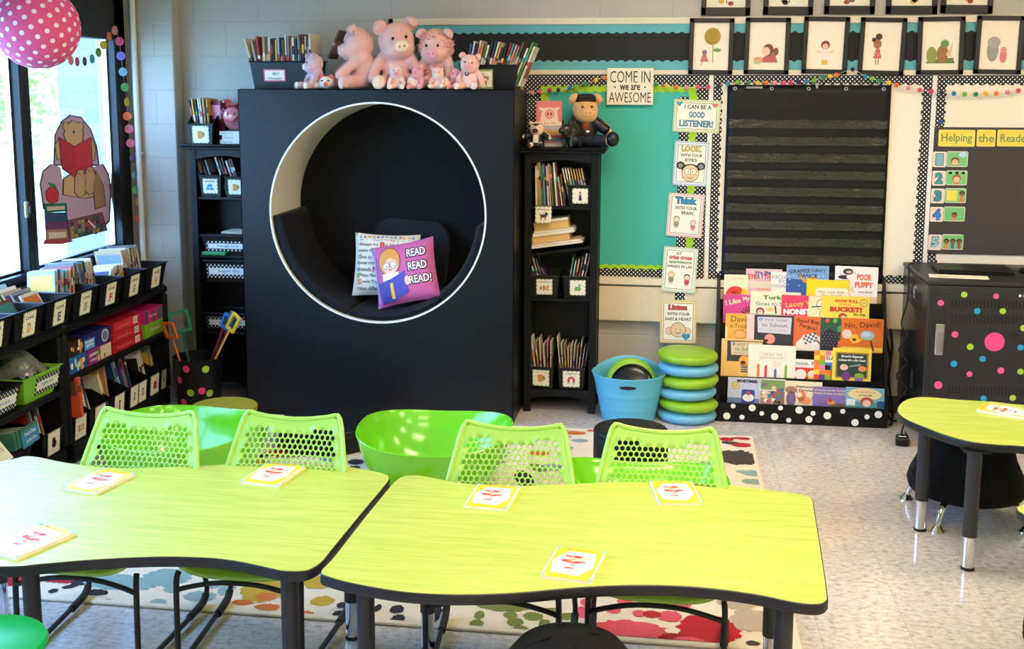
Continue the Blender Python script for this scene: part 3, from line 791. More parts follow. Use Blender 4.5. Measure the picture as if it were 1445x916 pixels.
# ============================================================ rocking bowls
M_bowl = mat('glossy_lime_plastic', (112, 206, 24), .2, var=.02, coat=.3)
def bowl(label, loc, rotz, w, d, h, tilt=(0, 0), dip=.03):
    b = B(); n = 64
    def P(r, a, z, off=0):
        ca, sa = math.cos(a), math.sin(a); k = 2.7
        q = (abs(ca)**k+abs(sa)**k)**(-1/k)
        return (w/2*r*q*ca, d/2*r*q*sa, z)
    prof = [(.0, .0), (.30, .004), (.55, .03), (.75, .085), (.88, .16), (.95, .22), (1.0, 1.0)]
    rings = []
    def zr(a): return h-dip+dip*math.cos(2*a)
    for r, z in ((.02, .0), (.30, .003), (.52, .02), (.70, .06), (.82, .11), (.91, .17)): rings.append((r, lambda a, z=z: z))
    rings.append((.97, lambda a: .17+(zr(a)-.17)*.55)); rings.append((1.0, lambda a: zr(a)-.012)); rings.append((1.012, zr)); rings.append((1.0, lambda a: zr(a)+.004)); rings.append((.985, lambda a: zr(a)-.004))
    rings.append((.95, lambda a: .17+(zr(a)-.17)*.55)); 
    for r, z in ((.89, .178), (.80, .12), (.68, .072), (.5, .032), (.28, .015), (.02, .012)): rings.append((r, lambda a, z=z: z))
    vs = [P(r, 2*math.pi*i/n, f(2*math.pi*i/n)) for r, f in rings for i in range(n)]
    fs = [(k*n+i, k*n+(i+1) % n, (k+1)*n+(i+1) % n, (k+1)*n+i) for k in range(len(rings)-1) for i in range(n)]
    b.add(vs, fs, M_bowl)
    o = b.obj('rocking_bowl', None, loc, (R(tilt[0]), R(tilt[1]), R(rotz)), sharp=60)
    return tag(o, label, 'rocking bowl', 'green rocking bowls on the rug')
bowl('largest-looking green plastic rocking bowl on the rug, in front of the black nook', (-1.03, 4.86, .0146), 4, .70, .68, .305, dip=.018)
bowl('green plastic rocking bowl partly hidden between the two chairs of the window-side table', (-2.15, 4.66, .0146), -8, .70, .68, .322, dip=.014)
bowl('green plastic rocking bowl behind the chair by the black drum, tipped to one side', (-.075, 4.52, .021), 12, .66, .56, .25, (0, 4))

# ============================================================ stools and poufs
M_yel = mat('olive_yellow_vinyl', (150, 140, 18), .5)
M_grn = mat('bright_green_vinyl', (0, 164, 74), .3)
M_blkfab = mat('black_mesh_fabric', (9, 9, 10), .85, spec=.2, bump=.4, bscale=500, sheen=.02)
M_drum = mat('black_vinyl_drum', (15, 16, 19), .5, spec=.3, bump=.05)
def drum(name, label, cat, loc, r, h, m, mt=None):
    t = thing(name, label, cat, loc)
    b = B(); b.lathe([(r*.97, 0), (r, .01), (r, h-.03), (r*.985, h-.024)], m, 48); b.obj('base', t)
    b = B(); b.lathe([(r*.985, h-.024), (r*1.0, h-.018), (r*.995, h-.006), (r*.97, h), (.001, h+.002)], mt or m, 48); b.obj('seat_pad', t)
    return t
p = at(890, 607, Z=.28); drum('drum_stool', 'short black cylindrical stool near the blue basket', 'stool', (-.145, 5.02, .0146), .172, .28, M_drum)
drum('drum_stool', 'wide low black round stool against the base of the nook', 'stool', (-1.735, 5.47, .0146), .26, .115, M_drum)
drum('drum_stool', 'yellow-topped round stool in front of the polka-dot bin', 'stool', (-2.20, 5.235, .0146), .168, .238, M_blkfab, M_yel)
g = at(0, 890, Z=.42); gx = at(80, 893, Z=.42)
t = thing('wobble_stool', 'bright green round stool seat at the near end of the window-side table', 'stool', (gx.x-.165, gx.y-.085, 0))
b = B(); b.lathe([(.145, .385), (.160, .395), (.166, .41), (.16, .422), (.13, .428), (.001, .43)], M_grn, 48); b.obj('seat', t)
b = B(); b.lathe([(.13, .0), (.155, .012), (.15, .03), (.09, .07), (.055, .14), (.055, .32), (.09, .37), (.14, .392)], M_grn, 40); b.obj('base', t)
def ball_stool(label, loc, rotz, top):
    t = thing('ball_stool', label, 'stool', loc, rotz, 'black dome stools')
    b = B(); k = top/.46
    b.lathe([(.10, .10), (.19, .105), (.235, .125), (.245, .16), (.235, .20), (.20, .28), (.185, .34), (.172, .385), (.142, .425), (.09, .452), (.001, .463)], M_blkfab, 48, SCL(1, 1, k)); bd = b.obj('cushion', t, sharp=80)
    for i in range(4):
        a = math.pi/2*i
        s = B(); s.tube([(.05*math.cos(a), .05*math.sin(a), .464*k), (.11*math.cos(a), .11*math.sin(a), .441*k), (.158*math.cos(a), .158*math.sin(a), .40*k), (.203*math.cos(a), .203*math.sin(a), .28*k), (.237*math.cos(a), .237*math.sin(a), .20*k)], .0022, M_blkfab, 6, smooth=4); s.obj('seam', bd)
        a += math.pi/4
        l = B(); c, s_ = math.cos(a), math.sin(a)
        l.tube([(.10*c, .10*s_, .10), (.19*c, .19*s_, .105), (.235*c, .235*s_, .085), (.262*c, .262*s_, .02)], [.016, .016, .015, .012], M_chrome, 12, smooth=5)
        lg = l.obj('leg', t)
        f = B(); f.lathe([(.032, 0), (.032, .006), (.022, .018), (.012, .03)], M_chrome, 20, T(.264*c, .264*s_, 0)); f.obj('foot', lg)
    return t
ball_stool('black dome-shaped stool on chrome legs beneath the table by the charging cart', (1.315, 4.93, 0), 8, .44)
q = at(797, 879, Z=.43)
ball_stool('black domed stool tucked at the near edge of the right-hand lime table', (q.x+.02, q.y-.07, 0), 20, .43)
# ============================================================ books and bins: builders
PAL = [('white', '#e8e4da'), ('pale blue', '#9fc0d8'), ('dark blue', '#2c4a7c'), ('red', '#b03030'), ('yellow', '#e2b840'), ('green', '#4f8a4c'), ('orange', '#d8803a'), ('teal', '#3d8c8c'), ('brown', '#6c4a34'), ('tan', '#c4a47c'), ('grey', '#84868c'), ('black', '#26262a'), ('pink', '#dc8ca0'), ('purple', '#6c4c8c'), ('cream', '#e6d8b8'), ('maroon', '#6c2430')]
def cov(i): return mat('cover_'+PAL[i][0].replace(' ', '_'), PAL[i][1], .4, var=.15, scale=25)
def book_b(w, d, h, m, seed=0, deco=True):
    """book standing on its foot: thickness along X, spine towards -Y"""
    b = B(); t = min(.0018, w*.2)
    b.bb((-w/2, -d/2, 0), (-w/2+t, d/2, h), m); b.bb((w/2-t, -d/2, 0), (w/2, d/2, h), m)
    b.bb((-w/2, -d/2, 0), (w/2, -d/2+t, h), m)
    b.bb((-w/2+t, -d/2+t, .002), (w/2-t, d/2-.003, h-.002), M_page)
    if deco:
        q = random.Random(seed); c2 = cov(q.randrange(len(PAL)))
        z0 = h*q.uniform(.45, .7)
        b.bb((-w/2-.0003, -d/2-.0004, z0), (w/2+.0003, -d/2+.003, z0+h*q.uniform(.06, .2)), c2)
        b.bb((-w/2-.0004, -d/2+.012, h*.55), (-w/2+t, d/2-.012, h*.9), c2)
        b.bb((w/2-t, -d/2+.015, h*.2), (w/2+.0004, d/2-.02, h*.62), c2)
    return b
_seed = [0]
def book(w, d, h, ci, M, label, group, name='book'):
    _seed[0] += 1
    o = book_b(w, d, h, cov(ci), _seed[0]).obj(name)
    o.matrix_world = M
    return tag(o, label, 'book', group)
def bin_b(w0, d0, w1, d1, h, m, hf=None, t=.004, split=.45, lip=.008):
    """open tapered bin, front towards -Y; hf: height of a lowered front"""
    b = B(); hf = hf if hf else h
    ring = []
    for sx, sy, hh in ((-1, -1, hf), (1, -1, hf), (1, -split, hf), (1, 1-split*0-.0, h)) if False else []: pass
    ring = [(-1, -1, hf), (1, -1, hf)]
    if hf != h: ring += [(1, -.1, h), (1, 1, h), (-1, 1, h), (-1, -.1, h)]
    else: ring += [(1, 1, h), (-1, 1, h)]
    n = len(ring)
    def P(r, w, d, z): return (r[0]*w/2, r[1]*d/2, z)
    def lerpw(z): k = z/h; return w0+(w1-w0)*k, d0+(d1-d0)*k
    ob = [P(r, w0, d0, 0) for r in ring]; ot = [P(r, *lerpw(r[2]), r[2]) for r in ring]
    it = [P(r, lerpw(r[2])[0]-2*t, lerpw(r[2])[1]-2*t, r[2]) for r in ring]; ib = [P(r, w0-2*t, d0-2*t, t) for r in ring]
    vs = ob+ot+it+ib
    fs = [(k*n+i, k*n+(i+1) % n, (k+1)*n+(i+1) % n, (k+1)*n+i) for k in range(3) for i in range(n)]
    fs += [tuple(range(n))[::-1], tuple(3*n+i for i in range(n))]
    b.add(vs, fs, m)
    if lip:
        lp = [P(r, lerpw(r[2])[0]+lip, lerpw(r[2])[1]+lip, r[2]) for r in ring]
        b.tube(lp, .004, m, 6, closed=True)
    return b
def pic(p, kind, u, v, s):
    """the little drawings on bin labels, s = half size"""
    if kind == 'mug': p.rect(u-s*.6, v-s*.8, u+s*.35, v+s*.7, ink('#e8963c'), 3); p.disc(u+s*.5, v, s*.35, ink('#7c8a6c'), 2, s*.5)
    elif kind == 'wave': p.poly([(u-s, v-s*.6), (u-s*.6, v+s*.5), (u, v+s*.8), (u+s*.6, v+s*.5), (u+s*.3, v+s*.1), (u+s, v-s*.6)], ink('#3c9cd0'), 3); p.disc(u-s*.1, v-s*.1, s*.3, ink('#a8d8ee'), 4)
    elif kind == 'person': p.poly([(u-s*.4, v-s), (u+s*.4, v-s), (u+s*.18, v+s*.35), (u-s*.18, v+s*.35)], ink('#3c3454'), 3); p.disc(u, v+s*.55, s*.28, ink('#e0a878'), 4); p.disc(u, v+s*.8, s*.2, ink('#8c3c2c'), 5)
    elif kind == 'cat': p.disc(u, v, s*.7, ink('#3c4458'), 3, s*.35); p.disc(u+s*.6, v+s*.35, s*.35, ink('#3c4458'), 3); p.poly([(u+s*.35, v+s*.5), (u+s*.4, v+s*1.0), (u+s*.6, v+s*.6)], ink('#3c4458'), 3); p.rect(u-s*.6, v-s*.8, u-s*.35, v, ink('#8c4434'), 4); p.rect(u+s*.25, v-s*.8, u+s*.5, v, ink('#8c4434'), 4); p.line([(u-s*.6, v+.0), (u-s*.9, v+s*.6)], s*.16, ink('#b86c54'), 4)
    elif kind == 'abc':
        for t_, du, c in (('A', -.7, '#5c9c4c'), ('B', 0, '#e08a34'), ('C', .7, '#d84838')): p.text(t_, u+du*s, v, s*.6, s*1.0, ink(c), 3, .06)
    elif kind == 'dino': p.disc(u, v-s*.2, s*.75, ink('#78b070'), 3, s*.45); p.line([(u+s*.3, v), (u+s*.5, v+s*.7), (u+.1*s, v+s*.8)], s*.25, ink('#78b070'), 3); p.rect(u-s*.5, v-s*.8, u-s*.25, v-s*.3, ink('#68a060'), 4); p.rect(u+s*.2, v-s*.8, u+s*.45, v-s*.3, ink('#68a060'), 4)
    elif kind == 'magnet':
        pts = [(u+s*.75*math.cos(a), v+s*.75*math.sin(a)) for a in [math.pi*i/10 for i in range(11)]]+[(u-s*.75, v-s*.7), (u-s*.3, v-s*.7), (u-s*.3, v)]+[(u+s*.3*math.cos(a), v+s*.3*math.sin(a)) for a in [math.pi-math.pi*i/8 for i in range(9)]]+[(u+s*.3, v-s*.7), (u+s*.75, v-s*.7)]
        p.poly(pts, ink('#d8443c'), 3); p.rect(u-s*.75, v-s*.75, u-s*.3, v-s*.4, ink('#b8b8b4'), 4); p.rect(u+s*.3, v-s*.75, u+s*.75, v-s*.4, ink('#b8b8b4'), 4)
    elif kind == 'blackcat': p.disc(u, v-s*.2, s*.65, ink('#241c1c'), 3, s*.6); p.disc(u-s*.1, v+s*.3, s*.45, ink('#241c1c'), 3); p.poly([(u-s*.5, v+s*.5), (u-s*.4, v+s*.95), (u-s*.1, v+s*.6)], ink('#241c1c'), 3); p.poly([(u+s*.3, v+s*.5), (u+s*.25, v+s*.95), (u-s*.0, v+s*.6)], ink('#241c1c'), 3)
    elif kind == '123':
        for t_, du, c in (('1', -.6, '#c08838'), ('2', 0, '#c08838'), ('3', .6, '#9c7030')): p.text(t_, u+du*s, v-s*.1, s*.45, s*1.1, ink(c), 3, .06)
    elif kind == 'house': p.poly([(u-s*.6, v-s*.8), (u+s*.6, v-s*.8), (u+s*.6, v+s*.2), (u, v+s*.9), (u-s*.6, v+s*.2)], ink('#9c2c34'), 3)
    elif kind == 'jar': p.rect(u-s*.4, v-s*.8, u+s*.4, v+s*.5, ink('#b83c3c'), 3, s*.2); p.rect(u-s*.3, v+s*.5, u+s*.3, v+s*.8, ink('#d89c8c'), 3)
    elif kind == 'child': p.poly([(u-s*.35, v-s*.9), (u+s*.35, v-s*.9), (u+s*.2, v+s*.2), (u-s*.2, v+s*.2)], ink('#54648c'), 3); p.disc(u, v+s*.5, s*.33, ink('#c08858'), 4); p.disc(u, v+s*.68, s*.3, ink('#3c2820'), 5, s*.2)
def label_card(p, w, h, kind=None, text=None, tcol='#5c5448', edge='#8cab6c', kv=None):
    """a label card centred on 0,0 with a dashed green border"""
    p.bb((-w/2, -.0012, -h/2), (w/2, 0, h/2), M_card)
    p.M = p.M @ T(0, -.0012, 0)
    e = ink(edge); d = .0045
    n = int(w/.011)
    for i in range(n):
        if i % 2 == 0: p.rect(-w/2+w*i/n, h/2-d, -w/2+w*(i+1)/n, h/2, e); p.rect(-w/2+w*i/n, -h/2, -w/2+w*(i+1)/n, -h/2+d, e)
    n = int(h/.011)
    for i in range(n):
        if i % 2 == 0: p.rect(-w/2, -h/2+h*i/n, -w/2+d, -h/2+h*(i+1)/n, e); p.rect(w/2-d, -h/2+h*i/n, w/2, -h/2+h*(i+1)/n, e)
    if text: p.text(text, 0, h*.32, w*.7, h*.11, ink(tcol), 2, .01)
    if kind: pic(p, kind, 0, -h*.07 if text else 0, min(w, h)*.3)
    return p
def place(o, M):
    o.matrix_world = M; return o

# ============================================================ low shelving under the windows
M_resin = mat('black_resin_shelf', (9, 9, 11), .5, spec=.3, bump=.12, bscale=60)
XF = -2.875
def shelf_unit(label, y0, y1, zmid, fy):
    t = thing('shelf_unit', label, 'shelf', (XF, y0, 0))
    L = y1-y0; D = -.36
    def rounded(x0, x1, z0, z1, r):
        return None
    for nm, za, zb in (('top', .655, .715), ('shelf', zmid-.03, zmid), ('base', .0, .10)):
        b = B(); b.bb((D, .0 if nm == 'top' else .03, za), (0 if nm != 'base' else .0, L if nm == 'top' else L-.03, zb), M_resin, .02 if nm == 'top' else .006); b.obj(nm, t)
    for ya in (0, L-.045):
        b = B(); b.bb((D, ya+.002, .10), (-.004, ya+.043, .66), M_resin, .012); b.obj('side_panel', t)
    b = B(); b.bb((D, .04, .1), (D+.01, L-.04, .66), M_resin); b.obj('back_panel', t)
    return t
shelf_unit('low black shelf unit at the block-wall end of the window, holding boxed games', 4.945, 6.09, .44, 0)
shelf_unit('low black shelf unit nearer the tables, holding a green basket of bagged pieces', 3.86, 4.94, .40, 0)
# level bins along the top
M_bin = mat('black_bin_plastic', (10, 10, 12), .38, spec=.4, bump=.04)
LEV = [('C', 4.366, '#3c9c54'), ('D', 4.622, '#e0a838'), ('E', 4.878, '#5c5c9c'), ('I', 5.122, '#b8b4a4'), ('F', 5.378, '#d84844'), ('G', 5.64, '#8c9c4c'), ('H', 5.90, '#dca848')]
nmL = {'C': 'bearing a card cut off by the picture border', 'D': 'with a card reading Level and a golden D', 'E': 'with a card reading Level and a dark E', 'I': 'with a faded card, between the E and F bins', 'F': 'with a card reading Level and a red F', 'G': 'with a card reading Level and an olive G', 'H': 'with a card reading Level, last before the corner'}
bp = None
for L, y, c in LEV:
    M0 = T(XF+.018, y, .716) @ RZ(90)      # front of the bin looks into the room (+X)
    t = thing('book_bin', 'black plastic book bin '+nmL[L], 'bin', (XF+.018-.165, y, .716), 90, 'level bins along the window shelf')
    bin_b(.205, .30, .246, .345, .135, M_bin).obj('bin_shell', t)
    p = B(); label_card(p, .10, .116, None); p.text('Level', 0, .032, .062, .02, ink('#3c3830'), 2, .015); p.text(L, 0, -.018, .03, .046, ink(c), 2, .05)
    o = p.obj('label_card', t, (.0, -.1640, .067), (R(9.5), 0, 0))
    for i in range(5):
        for s in (-1, 1):
            pass
    # books
    g = 'books in the window shelf bins'
    ctr = Vector((XF+.018-.165, y, .722))
    if L in 'CDE':      # covers turned to the room, leaning back
        n = 7
        for k in range(n):
            dx = .105-.235*k/(n-1)
            hh = .165+.035*k/(n-1)+.012*rnd.random(); w = .15+.03*rnd.random()
            lean = -24-6*rnd.random()
            ci = rnd.choice([0, 14, 9, 1, 0, 14, 10, 14])
            if k == 0: ci = {'C': 14, 'D': 8, 'E': 0}[L]
            M = T(ctr.x+dx-.02, y+rnd.uniform(-.015, .015), .724) @ RZ(90+rnd.uniform(-5, 5)) @ RX(lean) @ RZ(90)
            book(.008+.006*rnd.random(), w, hh, ci, M, f'{PAL[ci][0]} thin book in the Level {L} bin, {ORD[k]} from the front of the bin', g)
    elif L in 'IG':
        n = 11
        for k in range(n):
            dy = -.088+.176*k/(n-1)
            ci = [1, 0, 2, 1, 0, 7, 1, 9, 14, 3, 14][k] if L == 'I' else [0, 0, 14, 0, 10, 0, 14, 0, 0, 14, 0][k]
            hh = (.20+.03*rnd.random()) if L == 'I' else .16+.02*rnd.random()
            M = T(ctr.x-.02, y+dy, .724) @ RZ(90) @ RX(-6) @ RY(14 if L == 'I' else 32)
            book(.009, .15, hh, ci, M, f'{PAL[ci][0]} thin book in the bin '+('before Level F' if L == 'I' else 'marked Level G')+f', {ORD[k]} from the left', g)
    else:
        n = 13
        for k in range(n):
            dy = -.094+.18*k/(n-1)
            ci = rnd.choice([0, 1, 0, 10, 14, 11, 9, 1, 7])
            M = T(ctr.x-.03, y+dy, .724) @ RZ(90) @ RX(-4) @ RY(-12+10*rnd.random())
            book(.0095, .16, .215+.02*rnd.random(), ci, M, f'{PAL[ci][0]} thin book packed in the Level {L} bin, {ORD[k]} from the left', g)
# boxed games
def game_box(label, y0, y1, z0, z1, col, deco, x=XF-.02, depth=.24):
    t = thing('game_box', label, 'box', (x-depth/2, (y0+y1)/2, z0), 90, 'boxed games on the window shelf')
    w = y1-y0-.004; h = z1-z0-.001; m = mat('box_'+col.lstrip('#'), col, .3, var=.08)
    b = B(); b.box((0, 0, h/2), (w, depth, h), m, .0015); b.obj('box_body', t)
    p = B(); deco(p, w, h); p.obj('printed_front', t, (0, -depth/2-.0003, h/2))
    return t
def d_photo(cs):
    def f(p, w, h):
        q = random.Random(len(cs)*7+int(w*1e4))
        for i in range(8): p.disc(q.uniform(-.4, .4)*w, q.uniform(-.3, .3)*h, .09*w*q.uniform(.5, 1.3), ink(q.choice(cs)), 1+i*.1, .2*h*q.uniform(.5, 1.4))
    return f
def d_title(txt, c, extra=None, u=0, wd=.5):
    def f(p, w, h):
        if extra: extra(p, w, h)
        p.text(txt, u*w, 0, w*wd, h*.3, ink(c), 4, .02)
    return f
def d_red(p, w, h): p.rect(.24*w, -.35*h, .40*w, .35*h, ink('#f4ece4'), 1); [p.rect(w*(.26+.022*i), -.25*h, w*(.268+.022*i), .25*h, ink('#2c1c1c'), 2) for i in range(6)]; p.text('wooden blocks', -.12*w, 0, .5*w, .3*h, ink('#e89890'), 2)
def d_blue(p, w, h): p.rect(-.5*w, -.45*h, -.12*w, .2*h, ink('#4aa4dc'), 1); p.text('Number', -.31*w, .05*h, .3*w, .2*h, ink('#ffffff'), 2, .02); p.text('game', -.31*w, -.22*h, .25*w, .2*h, ink('#ffffff'), 2, .02); p.disc(.27*w, 0, .14*w, ink('#c8ccd8'), 1, .42*h); p.disc(.27*w, 0, .1*w, ink('#6c7494'), 2, .32*h)
def d_purple(p, w, h): p.rect(.02*w, -.42*h, .48*w, .42*h, ink('#d8cca8'), 1); d_photo(['#6c8c3c', '#a83c3c', '#e0c490', '#4c5c34'])(p, w*.5, h); p.text('pattern', -.26*w, .12*h, .34*w, .24*h, ink('#ffffff'), 3, .02); p.text('play', -.26*w, -.2*h, .26*w, .22*h, ink('#f4d8e8'), 3, .02)
game_box('brown game box with photo front, on top of a blue and green one', 4.99, 5.145, .524, .60, '#3a2a20', d_photo(['#d8a838', '#e8e0cc', '#8c5c34', '#c89870']))
game_box('blue and lime game box under the brown photo one', 4.99, 5.175, .441, .523, '#2464a8', d_photo(['#b8cc38', '#e8a84c', '#a8d0e4', '#e8e0cc']))
game_box('dark blue and sky blue number game box, above a purple one', 5.155, 5.43, .524, .605, '#2c2c78', d_blue)
game_box('purple and cream game box under the dark blue one', 5.18, 5.43, .441, .523, '#8c2c84', d_purple)
game_box('red wooden-block box at the top of three red ones', 5.46, 5.76, .549, .605, '#d42838', d_red)
game_box('red wooden-block box between two others in the red stack', 5.445, 5.775, .495, .548, '#c82434', d_red)
game_box('red wooden-block box at the bottom of the red stack', 5.44, 5.785, .441, .494, '#bc2030', d_red)
def d_pink(p, w, h): p.rect(.2*w, -.45*h, .49*w, .45*h, ink('#586068'), 1); d_photo(['#8c98a0', '#383c44'])(p, w*.3, h); p.text('Snap cubes', -.1*w, 0, .4*w, .22*h, ink('#ffffff'), 3, .02); p.rect(-.5*w, -.45*h, -.36*w, .45*h, ink('#3c4c54'), 1)
game_box('magenta game box at the shelf end, on a lime green box', 5.82, 6.045, .521, .60, '#d42c84', d_pink)
game_box('lime green game box beneath the magenta one', 5.81, 6.045, .441, .52, '#7cb82c', d_title('Counters', '#f4fce4', None, .05, .5))
# bins along the floor of the shelving
SB = [('black bin with a black cat picture card, left of the divider', 4.72, 4.90, 'blackcat', [10, 11, 0, 16-1, 10]), ('black bin with a 1 2 3 picture card, right of the divider', 4.99, 5.13, '123', [1, 6, 0, 10, 8]),
      ('black bin whose card is half hidden behind the green chair', 5.15, 5.36, 'child', [5, 14, 0, 2, 9, 14]), ('black bin with a single child picture card', 5.37, 5.55, 'child', [14, 4, 9, 14, 10]),
      ('black bin carrying two picture cards side by side', 5.56, 5.80, 'child', [1, 2, 10, 3, 2]), ('black bin with a red house picture card', 5.81, 5.95, 'house', [0, 14, 0, 7]), ('black bin with a red jar picture card, last by the corner', 5.96, 6.085-.05, 'jar', [10, 5, 0])]
SBN = dict(zip([q[0] for q in SB], ('black cat card', 'numbers card', 'half-hidden card', 'single child card', 'two card', 'red house card', 'red jar card')))
for lab, y0, y1, kind, cs in SB:
    w = y1-y0; yc = (y0+y1)/2
    t = thing('magazine_bin', lab, 'bin', (XF-.12, yc, .101), 90, 'picture-card bins at the bottom of the window shelves')
    bin_b(w*.86, .20, w-.012, .23, .17, M_bin, hf=.12, lip=.003).obj('bin_shell', t)
    kk = [('child', -.05), ('child', .05)] if 'two' in lab else [(kind, 0)]
    for k_, dx in kk:
        p = B(); label_card(p, .088 if len(kk) > 1 else min(.105, w*.8), .115, k_, 'ABC' if False else None); o = p.obj('label_card', t, (dx, -.1115, .062), (R(5), 0, 0))
    for k, ci in enumerate(cs):
        n = len(cs); dy = (-.34+.68*k/max(1, n-1))*w
        hh = .235+.05*rnd.random() if yc < 5.7 else .24
        M = T(XF-.12-.01*k, yc+dy, .108) @ RZ(90) @ RX(-5-5*rnd.random()) @ RY(rnd.uniform(-12, 2) if w > .15 else -3)
        book(.016, .16, hh, ci, M, f'{PAL[ci][0]} flat book, {ORD[k]} from the left in the {SBN[lab]} bin', 'picture books in the floor bins')
tb = book_b(.028, .11, .20, mat('cover_orange_bright', '#e0582c', .4), 5); o = tb.obj('book'); place(o, T(XF-.03, 5.025, .225) @ RZ(90) @ RX(-3)); tag(o, 'bright orange spine standing at the front of the 1 2 3 bin', 'book')
# unit nearer the tables: baskets on its shelf
M_dotl = dot_mat('polka_label', (14, 14, 14), (236, 236, 230), .017, .3)
def band_label(t, w, h, txt, loc, rot, tc='#3c8ca8'):
    p = B(); p.bb((-w/2, -.002, -h/2), (w/2, 0, h/2), M_dotl); p.M = T(0, -.002, 0); p.rect(-w*.46, -h*.24, w*.46, h*.24, ink('#f2f0e8'), 1); p.text(txt, 0, 0, w*.5, h*.26, ink(tc), 2, .01)
    return p.obj('label_band', t, loc, rot)
M_gbask = mat('green_basket_plastic', (128, 196, 48), .4)
t = thing('storage_basket', 'lime green plastic basket with black dotted label, full of bagged pieces', 'basket', (XF-.13, 4.735, .401), 90)
bin_b(.24, .21, .32, .26, .125, M_gbask).obj('basket_shell', t)
band_label(t, .20, .085, 'magnet stars', (.05, -.1195, .065), (R(11.3), 0, 0))
M_bag = mat('clear_bag', (200, 206, 200), .15, trans=.75, bump=.6, bscale=14)
b = B(); b.grid(lambda u, v: ((u-.5)*.24, (v-.5)*.2, .09+.10*math.sin(math.pi*u)*math.sin(math.pi*v)+.02*math.sin(u*17+v*9)), 20, 16, M_bag)
o = b.obj('plastic_bag'); place(o, T(XF-.13, 4.75, .42) @ RZ(90)); tag(o, 'crumpled clear plastic bag heaped in the lime basket', 'bag')
b = B(); q = random.Random(4)
for i in range(9): b.ell((q.uniform(-.03, .03), q.uniform(-.03, .03), .03+.02*q.random()), (.02, .016, .014), mat('pink_piece', '#c83c60', .4), nu=10, nv=6)
o = b.obj('toy_piece'); place(o, T(XF-.10, 4.76, .47)); tag(o, 'pink red rubber toy showing through the clear bag', 'toy')
t = thing('storage_basket', 'black basket with white places label beside the lime basket', 'basket', (XF-.13, 4.42, .401), 90)
bin_b(.22, .21, .28, .26, .12, M_bin).obj('basket_shell', t)
band_label(t, .23, .095, 'places', (0, -.1190, .062), (R(11.8), 0, 0))
b = B(); b.grid(lambda u, v: ((u-.5)*.2, (v-.5)*.16, .02+.05*math.sin(math.pi*u)*math.sin(math.pi*v)+.012*math.sin(u*11+v*7)), 14, 12, mat('white_cloth', (214, 206, 196), .9))
o = b.obj('white_cloth'); place(o, T(XF-.13, 4.42, .475) @ RZ(90)); tag(o, 'white cloth lump on top of the places basket', 'cloth')
t = thing('storage_bin', 'plain black bin on the floor of the shelf under the places basket', 'bin', (XF-.14, 4.44, .101), 90)
bin_b(.36, .22, .40, .25, .11, M_bin).obj('bin_shell', t)
for i in range(4):
    M = T(XF-.08-.0*i, 4.545-.028*i+.03, .215) @ RZ(90+8) @ RX(-6)
    o = book_b(.02, .15, .085, mat('cover_sea_green', '#3c7c5c', .4), 90+i, False).obj('paperback'); place(o, M @ T(0, 0, 0)); tag(o, f'green and blue paperback standing on the black floor bin, {ORD[3-i]} from the left', 'book', 'green and blue paperbacks')
b = B(); b.bb((-.08, 0, 0), (.08, .006, .09), ink('#3c8cc0')); b.M = T(0, -.0005, .045); b.text('Duck Days', 0, .01, .11, .022, ink('#ffffff'), 2, .02); b.text('at the lake', 0, -.02, .10, .016, ink('#e4f0f8'), 2, .02); b.rect(-.08, .03, .08, .045, ink('#3c7c4c'), 2)
o = b.obj('picture_book'); place(o, T(XF-.008, 4.63, .215) @ RZ(96) @ RX(-8)); tag(o, 'blue and green picture book cover facing out above the black floor bin', 'book')
b = B(); b.grid(lambda u, v: ((u-.5)*.16, .012*math.sin(3*u), (v-.5)*.12), 8, 6, M_card); b.M = T(0, -.004, 0); b.text('letters', 0, .0, .09, .025, ink('#5c5448'), 9)
o = b.obj('paper_sheet'); place(o, T(XF-.02, 4.36, .26) @ RZ(90) @ RX(-40)); tag(o, 'loose white paper leaning out of the black floor bin', 'paper')
# grey magazines slotted between the shelf end and the dotted bin
t = tag(book_b(.03, .2, .26, cov(10), 3).obj('folder'), 'grey folders standing on the floor between shelf end and dotted bin', 'folder'); place(t, T(-2.80, 6.17, .002) @ RZ(80) @ RX(-2))

# ============================================================ dotted bin with hand pointers
t = thing('waste_bin', 'black round bin with pink and green dots holding coloured hand pointers', 'bin', (-2.66, 5.98, 0))
b = B(); b.lathe([(.115, 0), (.12, .004), (.142, .31), (.146, .315), (.138, .315), (.116, .01), (.001, .01)], M_black, 40); b.obj('bin_shell', t)
for k, (a, z, c) in enumerate([(-118, .20, '#e0407c'), (-88, .13, '#a0c040'), (-60, .14, '#e0407c'), (-110, .07, '#d03870'), (-62, .05, '#e0407c'), (-40, .12, '#90b038'), (-50, .265, '#a0cc40'), (-145, .15, '#e0407c'), (-95, .27, '#e0407c')]):
    r = .1205+.0215*z/.31+.001; b = B(); m = ink(c); s = .021; vs = []
    for i in range(18):
        u = s*math.cos(2*math.pi*i/18); v = s*math.sin(2*math.pi*i/18); aa = R(a)+u/r; rr_ = .1205+.0215*(z+v)/.31+.0012
        vs.append((rr_*math.cos(aa), rr_*math.sin(aa), z+v))
    b.add(vs, [tuple(range(18))], m); b.obj('dot', t)
